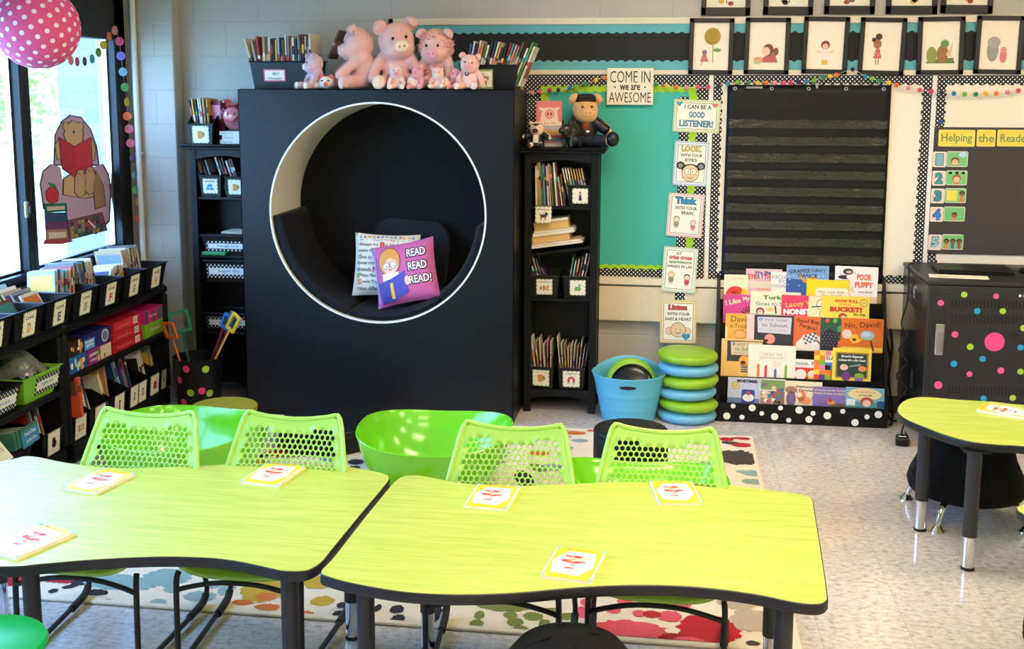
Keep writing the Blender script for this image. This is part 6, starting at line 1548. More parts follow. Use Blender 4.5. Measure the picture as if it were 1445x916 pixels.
def bk14(p, w, h): tx(p, 'Good Boy,', .0, h-.03, .8*w, .028, '#6c2c14', 3, .02, -4); tx(p, 'Fergus!', .0, h-.06, .6*w, .026, '#6c2c14', 3, .02, -12); p.poly([(-.4*w, 0), (.5*w, 0), (.5*w, h-.11), (-.1*w, h-.1), (-.4*w, h-.15)], i_('#f0e8dc'), 1); [p.rect(-.18*w+.012*a+.004*b_, h-.12-.012*b_+.004*a, -.18*w+.012*a+.0125+.004*b_, h-.108-.012*b_+.004*a, i_('#3c5c9c' if (a+b_) % 2 else '#f0e4c0'), 2) for a in range(6) for b_ in range(4)]; p.line([(.3*w, h-.13), (.48*w, h-.16)], .008, i_('#8c3040'), 3)
def bk15(p, w, h): p.disc(-.2*w, h-.016, .012, i_('#e84c50'), 2); p.disc(.15*w, h-.016, .012, i_('#6cc03c'), 2); p.poly([(-.45*w, 0), (.3*w, 0), (.32*w, h-.1), (.45*w, h-.07), (.3*w, h-.085), (-.1*w, h-.06), (-.45*w, h-.09)], i_('#2c2434'), 3); [p.disc((-.38+.16*a+.08*(b_ % 2))*w, h-.09-.016*b_, .0022, i_('#b8b0c4'), 4) for a in range(5) for b_ in range(5)]; p.poly([(.25*w, 0), (.5*w, 0), (.5*w, h-.12), (.3*w, h-.13)], i_('#e86c40'), 2); p.disc(.42*w, h-.06, .02, i_('#3ca868'), 2)
def bk16(p, w, h):
    tx(p, 'No, David!', 0, h-.038, .84*w, .036, '#6c2c0c', 3, .01, 4); p.disc(-.36*w, h-.09, .026, i_('#ecd4bc'), 3); p.disc(-.18*w, h-.115, .026, i_('#f4c040'), 3); p.disc(-.18*w, h-.12, .011, i_('#5c1c0c'), 4, .007); p.disc(.12*w, h-.092, .038, i_('#a8c0d4'), 3, .026); p.disc(.1*w, h-.088, .026, i_('#c8dce8'), 4, .012); p.line([(-.1*w, h-.135), (.03*w, h-.105)], .008, i_('#f4c040'), 3); p.rect(.0, h-.122, .34*w, h-.117, i_('#a8b04c'), 4); p.line([(.2*w, h-.12), (.28*w, h-.18)], .01, i_('#6c3418'), 3); p.rect(-.49*w, h-.185, .49*w, h-.16, i_('#f0c848'), 1)
def bk17(p, w, h):
    p.rect(-.36*w, h-.125, .5*w, h-.008, i_('#3c3c40'), 1); p.poly([(-.28*w, h-.014), (.48*w, h-.012), (.46*w, h-.09), (-.26*w, h-.088)], i_('#dcc49c'), 2); tx(p, 'D', -.2*w, h-.026, .07*w, .018, '#3c84c4', 3, .06); tx(p, 'avid Goes', .12*w, h-.027, .5*w, .016, '#8c7c6c', 3, .01); tx(p, 'to School.', .1*w, h-.054, .56*w, .02, '#6c8c7c', 3, .02); tx(p, 'by the author', .08*w, h-.078, .55*w, .011, '#b09c84', 3)
    p.disc(.06*w, h-.122, .031, i_('#f0b040'), 3); p.disc(.03*w, h-.13, .014, i_('#4c1c14'), 4, .01); [p.rect(-.02*w, h-.185+.012*k, .2*w, h-.179+.012*k, i_('#3c4c8c'), 3) for k in range(4)]
def bk18(p, w, h):
    p.rect(-.26*w, h-.085, .28*w, h-.04, i_('#ecc8b0'), 1); p.rect(-.25*w, h-.083, .27*w, h-.042, i_('#f8f2e2'), 2); tx(p, 'THE DAY THE', 0, h-.053, .42*w, .013, '#b89c8c', 3, .01); tx(p, 'CRAYONS QUIT', 0, h-.072, .5*w, .013, '#c88c7c', 3, .01)
    for u, c, v in ((-.28, '#f08438', .005), (-.12, '#d83c54', .0), (.08, '#4c78b8', -.018), (.3, '#8cb838', .005)):
        p.rect(u*w-.007, h-.18, u*w+.007, h-.122+v, i_(c), 3); p.poly([(u*w-.007, h-.122+v), (u*w+.007, h-.122+v), (u*w+.002, h-.108+v)], i_(c), 3)
    p.rect(.02*w, h-.12, .2*w, h-.09, i_('#f4e0d0'), 2)
def bk19(p, w, h): tx(p, 'Mouse, P', -.05*w, h-.022, .84*w, .022, '#3c3434', 3, -.004); p.rect(-.46*w, 0, .5*w, h-.045, i_('#e0342c'), 1); p.disc(-.1*w, h-.085, .032, i_('#f4ece0'), 2, .03); p.disc(.3*w, h-.085, .028, i_('#f4c43c'), 2, .028); p.disc(.28*w, h-.08, .018, i_('#f4e8d8'), 3)
def bk20(p, w, h):
    cl_ = ['#4c78cc', '#ec80b4', '#7cc03c', '#e8402c', '#6c3c8c', '#f4f0ec', '#141414', '#f08430', '#f4d83c']; q = random.Random(11)
    for a in range(4):
        for b_ in range(7): p.rect((-.5+.25*a)*w, h-.027*(b_+1), (-.25+.25*a)*w, h-.027*b_, i_(q.choice(cl_)), 1)
    p.rect(.0, h-.065, .5*w, h-.028, i_('#f6e8e8'), 2); tx(p, 'ELM', .25*w, h-.04, .4*w, .02, '#241414', 3, .02)
def bk21(p, w, h):
    p.rect(-.42*w, h-.165, .42*w, h-.022, i_('#b07c38'), 1); p.rect(-.38*w, h-.157, .38*w, h-.03, i_('#24443c'), 2); tx(p, "Don't Squeal", 0, h-.045, .56*w, .016, '#f4f4ec', 3, .05); tx(p, "Unless It's a Big Deal", 0, h-.066, .68*w, .015, '#f4f4ec', 3, .04); tx(p, 'a tale of tattletales', .08*w, h-.092, .3*w, .012, '#e8e8dc', 3, 0, 10)
    p.disc(-.2*w, h-.105, .022, i_('#f4c8b8'), 4, .017); p.disc(.27*w, h-.11, .022, i_('#f09c5c'), 4, .016); p.disc(-.14*w, h-.155, .024, i_('#7c3c84'), 3, .026); p.disc(.2*w, h-.15, .026, i_('#94b43c'), 3, .016); p.rect(.08*w, h-.19, .3*w, h-.155, i_('#8c6cb8'), 3)
def bk22(p, w, h):
    tx(p, 'MORTIMER', .06*w, h-.018, .6*w, .017, '#141420', 3, .05); p.rect(-.5*w, 0, .5*w, h*.22, i_('#6c84b4'), 1); p.disc(-.27*w, h-.045, .021, i_('#b8a448'), 3); p.disc(-.27*w, h-.045, .017, i_('#e0d488'), 4); tx(p, 'CLASSIC', -.27*w, h-.045, .024, .006, '#6c5c1c', 5)
    p.rect(-.1*w, 0, .28*w, h-.065, i_('#2c4ca0'), 2, .01); p.disc(.1*w, h-.11, .032, i_('#f0ece4'), 3, .022); p.disc(.1*w, h-.085, .012, i_('#c8444c'), 4)
def bk23(p, w, h): q = random.Random(21); [p.rect(u0*w, h-v1, u1*w, h-v0, i_(c), 1) for u0, u1, v0, v1, c in ((-.47, .48, .005, .06, '#7c9c5c'), (-.47, -.02, .066, .14, '#a88c7c'), (.02, .48, .066, .14, '#8c6c5c'))]; [p.disc(q.uniform(-.4, .4)*w, h-q.uniform(.012, .13), q.uniform(.006, .013), i_(q.choice(['#e8c8a8', '#3c4c70', '#c84c54', '#f0ece4', '#4c3428', '#3c7c9c'])), 2+.1*k) for k in range(26)]
def bk24(p, w, h): tx(p, "Stephanie's", .05*w, h-.03, .5*w, .016, '#3c2c24', 3, .02); tx(p, 'Ponytail', .08*w, h-.05, .4*w, .015, '#3c2c24', 3, .02); p.disc(-.32*w, h-.05, .034, i_('#a47c68'), 2, .02); p.disc(-.32*w, h-.1, .026, i_('#7c6494'), 2, .045); p.disc(-.05*w, h-.08, .026, i_('#e88850'), 2, .03); p.disc(.05*w, h-.105, .036, i_('#f0a068'), 2, .022); p.disc(-.1*w, h-.075, .014, i_('#f4e4d4'), 3); p.line([(.34*w, h-.06), (.25*w, h-.09), (.36*w, h-.12)], .008, i_('#5c4440'), 2); p.disc(.36*w, h-.075, .018, i_('#f4ece0'), 2)
def bk25(p, w, h): tx(p, 'Alexander and the Terrible,', -.02*w, h-.018, .9*w, .013, '#f4dcb0', 3, .02); tx(p, 'Horrible, No Good, Very Bad Day', -.02*w, h-.037, .92*w, .013, '#f4dcb0', 3, .02); p.disc(.02*w, h-.085, .022, i_('#e0a434'), 2, .012); p.disc(-.01*w, h-.072, .012, i_('#c83848'), 3); [p.line([(-.3*w, h-.068-.01*k), (-.1*w, h-.068-.01*k)], .003, i_('#c85c4c'), 2) for k in range(3)]; p.rect(.0, 0, .5*w, h-.09, i_('#74584c'), 1)
def bk26(p, w, h): p.rect(-.5*w, 0, .5*w, h-.08, i_('#4c9c9c'), .5); p.disc(-.02*w, h-.035, .09, i_('#f0dca0'), 1, .034); tx(p, 'The WORST DAY', -.0, h-.024, .52*w, .012, '#c88c5c', 3, .02); tx(p, 'of my life', .0, h-.042, .34*w, .012, '#4c4c54', 3, .03); p.disc(.04*w, h-.075, .035, i_('#b84c38'), 2, .024); p.disc(.04*w, h-.085, .022, i_('#f4c8b0'), 3, .02); p.rect(-.48*w, h-.1, -.25*w, h-.065, i_('#dce8e8'), 2); p.rect(.3*w, h-.105, .48*w, h-.07, i_('#2c4c7c'), 2)
RKB = [('cream picture book MIX with a red blob, top row at the left', 4, 1022, 387, 1056, '#f6eec8', bk1, 0, 0), ('pink picture book We Share EVERYTHING on the top row', 4, 1053, 379, 1104, '#f6c4cc', bk2, .0085, 0), ('white picture book with tall pale blue capitals, top row', 4, 1088, 383, 1122, '#f6f0e2', bk3, -.0085, 0), ("blue picture book GIRAFFES CAN'T DANCE on the top row", 4, 1110, 374, 1170, '#7ca8dc', bk4, -.017, .5), ('bright yellow picture book asking not to lick it', 4, 1138, 394, 1198, '#f4dc24', bk5, -.026, .5), ('white picture book POOR PUPPY, top row at the right', 4, 1178, 375.5, 1239, '#f4f0ee', bk6, -.017, 1.2),
  ('pink picture book I Like My with spiky dark hair', 3, 1021, 415, 1070, '#dc4c94', bk7, 0, 0), ('cream picture book Turkey Goes to School', 3, 1059, 411, 1130, '#f4eed0', bk8, -.0085, .4), ('hot pink picture book reading NONSTOP', 3, 1103, 416, 1160, '#e8446c', bk9, -.017, .6), ('cream picture book with a white dog in thick outline', 3, 1141, 418, 1180, '#f4e8b8', bk10, -.026, .6), ('yellow picture book HOW FULL IS YOUR BUCKET', 3, 1159, 417, 1227, '#f4dc58', bk11, -.0345, .8),
  ('orange picture book David in Trouble at the left of the third row', 2, 1024, 442, 1062, '#f0b44c', bk12, 0, .3), ('dark slate picture book David Goes to School with a pale paper, third row', 2, 1054, 443.5, 1120, '#ecd0cc', bk13, -.0085, .6), ('orange picture book Good Boy, Fergus', 2, 1120, 446, 1161, '#e87444', bk14, 0, .7), ('dark green picture book with a speckled black shape', 2, 1158, 448, 1189, '#2c5c48', bk15, -.0085, .8), ('fiery orange picture book No, David', 2, 1187, 448.5, 1247, '#e8782c', bk16, -.017, 1.0),
  ('golden picture book David Goes to School with a tan paper, fourth row', 1, 1018, 478, 1077, '#f4c878', bk17, 0, .5), ('cream picture book about crayons with four crayons upright', 1, 1056, 486, 1123, '#f6f0de', bk18, -.0085, .8), ('white picture book beginning Mouse with a red picture', 1, 1113, 506, 1155, '#f6f2ea', bk19, 0, .8), ('patchwork-checked picture book in many colours', 1, 1149, 494, 1180, '#e8a0b8', bk20, -.0085, .6), ('yellow picture book with a chalkboard and two piglike pupils', 1, 1175, 491, 1230, '#f4e048', bk21, -.017, .8),
  ('pale blue picture book MORTIMER on the bottom row', 0, 1027, 532, 1076, '#c4cce8', bk22, 0, .8), ('picture book with a photo collage cover, bottom row', 0, 1072, 534, 1108, '#e8ecec', bk23, -.0085, .8), ("cream picture book Stephanie's Ponytail on the bottom row", 0, 1107, 537, 1160, '#f4e4c4', bk24, 0, .8), ('purple picture book with two lines of small cream title, bottom row', 0, 1147, 545, 1197, '#8474b8', bk25, -.0085, .9), ('teal picture book with a red-haired child, bottom row at the right', 0, 1193, 546, 1249, '#84bcc4', bk26, -.017, 1.0)]
for lab, rw, x0, y0, x1, col, dr, dy, rt in RKB: cover_book(lab, rw, x0, y0, x1, col, dr, dy, rot=rt)

# ============================================================ charging cart
M_cart = mat('charcoal_steel', (44, 44, 47), .42, metal=.15, bump=.05, bscale=300); M_cartside = mat('black_gloss_steel', (22, 23, 28), .25, metal=.1)
t = thing('charging_cart', 'dark steel charging cart with round coloured stickers on its door', 'cart', (1.322, 5.86, 0))
b = B(); b.bb((0, 0, .09), (1.15, .62, .862), M_cartside, .006); b.obj('cabinet', t)
b = B(); b.bb((-.004, -.01, .862), (1.154, .625, .884), M_cart, .005); b.obj('top', t)
b = B(); b.bb((0, -.016, .09), (1.15, -.0005, .860), M_cart, .003); b.obj('front_frame', t)
b = B(); b.bb((.025, -.020, .11), (1.125, -.0165, .835), M_cart, .002); dr = b.obj('door', t)
def cpx(x, y): p = at(x, y, Y=5.84); return p.x-1.322, p.z
for y0, y1 in ((423, 434), (444, 456), (544.5, 556)):
    for k in range(22):
        u0, z1 = cpx(1341+5.05*k-(0 if y0 > 500 else -2)-(3 if y0 > 500 else 0), y0+.10*k); u1, z0 = cpx(0+1341+2.0+5.05*k, y1+.1*k)
        if u0 > 1.0: break
        b = B(); b.bb((u0, -.0212, z0), (u0+.0065, -.0201, z1), M_rubber); b.obj('vent_slot', dr)
for x, y, r, c in [(1327.5, 427.5, 4, 'p'), (1360.5, 415.8, 4, 'g'), (1405.5, 418, 3.6, 'p'), (1379, 439, 4, 'b'), (1415, 439, 4, 'g'), (1347.5, 472, 4.2, 'p'), (1403.5, 482.5, 12.5, 'P'), (1431, 474, 5.5, 'k'), (1369, 489.5, 4.2, 'g'), (1440, 490.5, 4, 'b'), (1346, 513.5, 4.2, 'b'), (1386.5, 506.5, 4, 'b'), (1412.3, 523, 4.2, 'p'), (1368, 528, 3.7, 'p'), (1440, 524.5, 4, 'g'), (1324, 543.5, 5.2, 'p'), (1388, 562.5, 4, 'b'), (1429, 561.5, 4, 'g'), (1444, 463, 4, 'g'), (1475, 440, 4, 'p'), (1470, 530, 4, 'b')]:
    u, z = cpx(x, y); b = B(); b.disc(u, z, r/256, ink({'p': '#f05c98', 'P': '#f04c90', 'g': '#a0d044', 'b': '#1c9cc8', 'k': '#201e20'}[c]), 1)
    o = b.obj('sticker_dot', dr, (0, -.0205 if z < .84 and u > .03 else -.0165, 0))
u, z = cpx(1325.5, 479); b = B(); b.box((u, -.026, z), (.044, .014, .162), M_silver, .005); b.box((u+.002, -.034, z-.01), (.024, .008, .10), mat('light_steel', (170, 172, 178), .3, metal=.8), .004); b.obj('door_handle', dr)
u, z = cpx(1443, 417.5); b = B(); b.disc(u-.012, z, .007, ink('#f0f0f0'), 1); b.text('A', u+.006, z, .010, .012, ink('#f0f0f0'), 1); b.obj('maker_mark', dr, (0, -.0206, 0))
b = B(); 
for k in range(10):
    for j in range(2): b.bb((-.0012, .14+.035*k, .69+.05*j), (0, .15+.035*k, .73+.05*j), M_rubber)
b.obj('side_vent', t)
b = B(); b.bb((-.012, .2, .26), (0, .25, .36), M_rubber, .004); b.obj('side_socket', t)
for x in (.06, 1.09):
    for y in (.06, .55):
        b = B(); b.cyl((x-.012, y, .045), (x+.012, y, .045), .043, M_rubber, n=24); b.bb((x-.02, y-.02, .06), (x+.02, y+.02, .095), M_cart); b.obj('caster', t)
b = B(); b.cyl((-.004, .28, .80), (.0, .28, .80), .009, M_silver); b.tube([(-.006, .28, .80), (-.012, .278, .79), (-.010, .276, .765)], .003, M_silver, 6); b.bb((-.011, .265, .742), (-.008, .285, .77), M_silver, .001); b.tube([(-.008, .28+.010*math.cos(a), .775+.010*math.sin(a)) for a in [k*math.pi/5 for k in range(10)]], .0015, M_silver, 5, closed=True)
o = b.obj('key_ring', None, (1.322, 5.86, 0)); tag(o, 'silver key left in the lock on the side of the charging cart', 'key')
def top_pt(x, y): p = at(x, y, Z=.884); return p
a = top_pt(1335, 388); 
t = thing('laptop', 'closed black laptop lying on the charging cart', 'laptop', (1.62, 6.21, .8845), -3)
b = B(); b.bb((-.19, -.12, 0), (.19, .12, .011), M_blackplastic, .003); b.obj('base', t)
b = B(); b.bb((-.19, -.12, .0115), (.19, .12, .021), M_blackplastic, .004); l = b.obj('lid', t)
b = B(); b.add([(-.03, -.005, 0), (.03, -.005, 0), (.03, .012, 0), (-.03, .012, 0)], [(0, 1, 2, 3)], ink('#4ca83c')); b.obj('logo_mark', l, (-.10, -.06, .0213))
b = B(); b.add([(-.15, -.05, 0), (.14, -.06, 0), (.15, .05, 0), (-.14, .06, 0), (-.15, -.05, .001), (.14, -.06, .001), (.15, .05, .001), (-.14, .06, .001)], [(3, 2, 1, 0), (4, 5, 6, 7), (0, 1, 5, 4), (1, 2, 6, 5), (2, 3, 7, 6), (3, 0, 4, 7)], M_card); b.add([(-.1, -.02, .0012), (.0, -.024, .0012), (.0, .0, .0012), (-.1, .004, .0012)], [(0, 1, 2, 3)], ink('#c8b8a8'))
o = b.obj('paper_sheet', None, (1.50, 6.0, .8845), (0, 0, R(-4))); tag(o, 'printed paper sheet lying before the laptop on the cart', 'paper')
t = thing('computer_mouse', 'black computer mouse beside the closed laptop', 'mouse', (1.90, 6.17, .8845), 70)
b = B(); b.ell((0, 0, .012), (.032, .055, .020), M_blackplastic, nu=20, nv=12); b.obj('shell', t)
b = B(); b.tube([(0, .05, .01), (.0, .09, .006), (-.04, .14, .004), (-.10, .15, .004), (-.15, .22, .004)], .002, M_blackplastic, 6, smooth=4); b.obj('cord', t)
b = B(); b.tube([(.04, .55, .884+.004), (.0, .5, .888), (-.012, .42, .86), (-.016, .40, .7), (-.05, .36, .58), (-.02, .33, .52), (-.06, .34, .44), (-.02, .3, .38), (-.07, .32, .30), (-.02, .28, .24), (-.06, .3, .16), (-.03, .26, .06), (-.05, .2, .012), (-.03, .1, .008)], .004, M_rubber, 6, smooth=4)
o = b.obj('power_cable', None, (1.322, 5.86, 0)); tag(o, 'looping black cable hanging down the side of the charging cart', 'cable')
b = B(); b.tube([(0, .5, .55), (.01, .45, .4), (-.005, .42, .22), (.02, .40, .06), (.0, .3, .01), (-.02, .25, .01)], .007, M_rubber, 6, smooth=4); b.tube([(-.02, .52, .48), (.01, .47, .3), (-.02, .46, .1), (.0, .38, .012), (.03, .32, .012)], .006, M_rubber, 6, smooth=4)
o = b.obj('power_cable', None, (1.262, 5.98, 0)); tag(o, 'thick black cables hanging between the book rack and the cart', 'cable')
c = at(1273, 622, Z=.02)
t = thing('power_brick', 'black power adapter lying on the floor below the charging cart', 'adapter', (c.x, c.y, 0), -10)
b = B(); b.box((0, 0, .022), (.065, .09, .042), M_blackplastic, .006); b.obj('body', t)
b = B(); b.box((0, 0, .0435), (.04, .012, .0015), ink('#d8d8d4')); b.obj('sticker', t)
b = B(); b.tube([(0, .045, .02), (.01, .08, .01), (.03, .13, .008), (.02, .2, .008)], .004, M_rubber, 6, smooth=4); b.obj('cord', t)

# ============================================================ readers on the tables
def table_book(lab, cpx_, rz, w=.142, d=.20, th=.009):
    c = at(cpx_[0], cpx_[1], Z=ZTAB+th)
    t = thing('picture_reader', lab, 'book', (c.x, c.y, ZTAB+.0003), rz, 'readers laid out on the tables')
    b = B(); b.bb((-w/2, -d/2, 0), (w/2, d/2, .0012), M_white); b.bb((-w/2, -d/2, th-.0012), (w/2, d/2, th), mat('reader_yellow', (244, 216, 52), .35), .0004); b.bb((-w/2, -d/2, 0), (-w/2+.0012, d/2, th), M_white); b.obj('cover', t)
    b = B(); b.bb((-w/2+.001, -d/2+.0008, .0012), (w/2-.001, d/2-.0008, th-.0012), M_page); b.obj('pages', t)
    p = B(); p.M = RX(-90)
    p.poly([(-w*.36, -d*.36), (w*.20, -d*.40), (w*.42, -d*.1), (w*.34, d*.38), (-w*.22, d*.38), (-w*.44, d*.05)], ink('#fbf8f0'), 1)
    q = random.Random(3); rc = ['#e86c4c', '#e8404c', '#f09c5c', '#d8504c', '#88b86c', '#f4c8a0']
    for k in range(16): p.disc(q.uniform(-.24, .22)*w, q.uniform(-.24, .24)*d, q.uniform(.008, .022), ink(q.choice(rc)), 2+.1*k, q.uniform(.003, .009), a0=q.uniform(-.5, .5))
    p.text('My Reader', 0, d*.44, w*.6, d*.035, ink('#c88c2c'), 3, .02); p.text('level one', w*.02, -d*.45, w*.4, d*.03, ink('#e0a034'), 3)
    bl_ = ink('#7ccce0')
    for sx in (-1, 1):
        p.rect(sx*w*.5-(.004 if sx > 0 else 0), -d/2, sx*w*.5+(.004 if sx < 0 else 0), d/2, ink('#dff2f4'), 1.5)
        for sy in (-1, 1): p.disc(sx*w*.455, sy*d*.46, .006, bl_, 3)
    p.obj('cover_print', t, (0, 0, th+.0001))
table_book('small yellow reader on the far edge of the window-side table, nearest the shelves', (140, 678), -12)
table_book('small reader on the far edge of the window-side table, by the second chair', (386, 668), -8)
table_book('pale daylit reader at the near end of the window-side table', (42, 762), -20, .15, .21)
table_book('small reader at the far edge of the right table, before the third chair', (695, 700), -4)
table_book('small reader at the far edge of the right table, before the fourth chair', (953, 694), 9)
table_book('small reader alone on the near half of the right table', (810, 795), -8)
table_book('small reader on the table beside the charging cart', (1420, 579), 62)
# ============================================================ plush pigs and book baskets on top
ZN = 1.8385
M_eye = mat('black_bead', (8, 8, 9), .1)
def plushmat(name, col): return mat('plush_'+name, col, .95, var=.07, scale=60, bump=.55, bscale=420, sheen=.45)
def remesh(bl, name, parent, vox, loc=(0, 0, 0), rot=None):
    return bl.obj(name, parent, loc, rot, sharp=180, mods=[('REMESH', dict(mode='VOXEL', voxel_size=vox, use_smooth_shade=True)), ('SMOOTH', dict(factor=.5, iterations=4))])
def plush(name, lab, cat, loc, rotz, H, m, feet_m=None, head=(0, 0, 0), arms=((-.30, -.28, .22), (.30, -.28, .22)), legs=((-.24, -.44, .10), (.24, -.44, .10)), ear=1.0, snout_m=None, grp='pink plush pigs on the nook', shaggy=0, lean=0, eyes=True, jacket=None, fat=1.0, ear_m=None, headr=.265):
    t = thing(name, lab, cat, loc, rotz, grp)
    h = H
    b = B(); b.M = SCL(h, h, h)
    b.ell((0, .02, .30), (.23*fat, .20*fat, .30), m, nu=20, nv=14); b.ell((0, .0, .16), (.24*fat, .22*fat, .16), m, nu=20, nv=12); b.ell((0, -.02, .58), (.15, .13, .12), m)
    for s, e in zip((-1, 1), arms):
        b.caps((s*.17, -.01, .50), (e[0]*.85, e[1]*.6-.0, (e[2]+.50)/2+.0), .10, .085, m); b.caps((e[0]*.85, e[1]*.6, (e[2]+.50)/2), e, .085, .078, m)
    for s, e in zip((-1, 1), legs):
        b.caps((s*.13, -.08, .12), e, .115, .10, m)
    HM = T(0, -.06, .70) @ RZ(head[2]) @ RX(head[0]) @ RY(head[1])
    r = headr
    b2 = b.M; b.M = b.M @ HM
    b.ell((0, 0, .02), (r*1.04, r*.95, r), m, nu=22, nv=14); b.ell((0, -.10, -.08), (r*.92, r*.85, r*.66), m); b.ell((0, -r*.95, -.06), (r*.56, .09, r*.44), m)
    b.M = b2
    remesh(b, 'body', t, h*.022)
    S = SCL(h, h, h)
    def hp(name_, bl, sharp=60): return bl.obj(name_, t, sharp=sharp)
    for s in (-1, 1):
        e = B(); e.M = S @ HM @ T(s*r*.72, -.02, r*.74) @ RY(s*42) @ RX(16)
        a = ear
        e.ell((0, 0, .05*a), (.10*a, .036, .10*a), ear_m or m, nu=14, nv=10); e.ell((s*.01, -.055, .10*a), (.085*a, .05, .05*a), m, nu=12, nv=8); hp('ear', e)
        f = B(); f.M = S; L = legs[0] if s < 0 else legs[1]
        f.ell((L[0]*1.06, L[1]-.06, L[2]), (.095, .055, .10), feet_m or m, nu=16, nv=10); hp('foot', f)
        if eyes:
            y_ = B(); y_.M = S @ HM; y_.ell((s*r*.38, -r*.95, .07), (.022, .016, .025), M_eye, nu=10, nv=8); hp('eye', y_)
    sn = B(); sn.M = S @ HM; sn.ell((0, -r*.95-.065, -.055), (r*.44, .035, r*.33), snout_m or feet_m or m, nu=18, nv=10); hp('snout', sn)
    for s in (-1, 1):
        nn = B(); nn.M = S @ HM; nn.ell((s*.036, -r*.95-.097, -.052), (.013, .008, .017), mat('nostril_pink', (186, 110, 110), .9), nu=8, nv=6); hp('nostril', nn)
    if shaggy:
        q = random.Random(int(H*1e4)); f = B(); f.M = S
        for i in range(shaggy):
            if i % 5 < 3:
                z = q.uniform(-1, 1); a = q.uniform(0, 2*math.pi); rr_ = math.sqrt(1-z*z); nv = Vector((rr_*math.cos(a), rr_*math.sin(a), z)); c = HM @ Vector((nv.x*r*1.02, nv.y*r*.92, .02+nv.z*r*.98))
                if nv.y < -.75 and abs(nv.z) < .5: continue
            else:
                z = q.uniform(-.3, 1); a = q.uniform(0, 2*math.pi); rr_ = math.sqrt(1-z*z); nv = Vector((rr_*math.cos(a), rr_*math.sin(a), z)); c = Vector((nv.x*.225, .02+nv.y*.195, .30+nv.z*.29))
            d = (nv+Vector((q.uniform(-.5, .5), q.uniform(-.5, .5), q.uniform(-.7, .3)))).normalized(); L = q.uniform(.04, .075)
            sd = d.cross(Vector((q.random(), q.random(), q.random()))).normalized()*.012; s2 = d.cross(sd).normalized()*.012
            f.add([tuple(c+sd), tuple(c-sd*.5+s2), tuple(c-sd*.5-s2), tuple(c+d*L)], [(0, 1, 3), (1, 2, 3), (2, 0, 3)], m)
        f.obj('shaggy_fur', t)
    return t, S, HM
def NX(x, y=6.08): return at(x, 110, Y=y).x
PK = plushmat('salmon_pink', (244, 186, 176)); PL = plushmat('pale_pink', (248, 206, 196)); PP = plushmat('rose_pink', (238, 160, 172)); PC_ = plushmat('cream_pink', (250, 222, 196)); LV = plushmat('mauve_pink', (226, 184, 192)); WH = plushmat('cream_white', (246, 232, 220))
plush('plush_pig', 'big plush pig in profile facing the window, arm stretched forward', 'plush toy', (NX(509), 6.13, ZN), -62, .345, PK, PL, head=(8, 0, -8), arms=((-.26, -.34, .26), (.20, -.42, .22)), legs=((-.20, -.44, .10), (.32, -.36, .10)), ear=1.05, fat=1.05)
plush('plush_pig', 'big plush pig sitting upright in the middle with tilted head, facing the room', 'plush toy', (NX(556), 6.15, ZN), 12, .37, PK, PC_, head=(4, -8, 14), arms=((-.36, -.20, .16), (.32, -.24, .22)), ear=1.15, fat=1.02)
plush('plush_pig', 'shaggy-haired plush pig sitting next to the tilted-head pig', 'plush toy', (NX(613), 6.16, ZN), -4, .325, PK, PC_, snout_m=PP, shaggy=1500, ear=1.0, head=(10, 0, 0))
plush('plush_pig', 'small mauve plush pig with a black bow tie at the window end', 'plush toy', (NX(449), 6.05, ZN), -42, .195, LV, WH, head=(6, 0, -12), arms=((-.42, -.10, .18), (.30, -.3, .2)), ear=.9)
o = thing('bow_tie', 'black bow tie', 'tie'); bpy.data.objects.remove(o)
pg = [x for x in COL.objects if x.get('label', '').startswith('small mauve')][0]
b = B(); b.M = SCL(.195, .195, .195) @ T(0, -.2, .55); b.ell((-.07, 0, 0), (.07, .03, .045), M_black, nu=10, nv=8); b.ell((.07, 0, 0), (.07, .03, .045), M_black, nu=10, nv=8); b.ell((0, -.01, 0), (.025, .03, .03), M_black, nu=8, nv=6); x = b.obj('bow_tie', pg); x['label'] = 'black bow tie'
b = B(); b.M = SCL(.195, .195, .195); b.ell((-.30, -.46, .10), (.09, .07, .10), M_black, nu=10, nv=8); x = b.obj('hoof', pg); x['label'] = 'black hoof'
# tiny pig lying with a red nose
t = thing('plush_pig', 'tiny plush pig with a red nose lying before the large profile pig', 'plush toy', (NX(460, 5.99), 5.995, ZN), 6, 'pink plush pigs on the nook')
b = B(); b.ell((0, .0, .036), (.040, .036, .034), WH, nu=18, nv=12); b.ell((-.035, .03, .026), (.03, .04, .026), PP, nu=14, nv=10); b.ell((-.058, .0, .02), (.018, .016, .018), WH); b.ell((.02, .04, .02), (.02, .02, .02), PP); remesh(b, 'body', t, .0045)
for s in (-1, 1):
    b = B(); b.M = T(s*.026, .0, .066) @ RY(s*26); b.ell((0, 0, 0), (.014, .008, .016), mat('coral_felt', (236, 110, 116), .9), nu=10, nv=8); b.obj('ear', t)
    b = B(); b.ell((s*.017, -.0335, .045), (.008, .005, .004), M_eye, nu=8, nv=6); b.obj('eye', t)
b = B(); b.ell((.004, -.038, .026), (.013, .008, .012), mat('red_nose', (236, 88, 74), .7), nu=12, nv=8); x = b.obj('nose', t); x['label'] = 'red nose'
plush('plush_pig', 'small pale plush pig held in the lap of the tilted-head pig', 'plush toy', (NX(560, 5.99), 5.99, ZN), 8, .135, PL, PC_, ear=.8, shaggy=260, head=(6, 0, 0), snout_m=PP)
plush('plush_pig', 'small rose plush pig between the tilted-head and shaggy pigs', 'plush toy', (NX(590, 5.99), 6.0, ZN), -14, .125, PP, PP, head=(16, 0, -20), ear=.8)
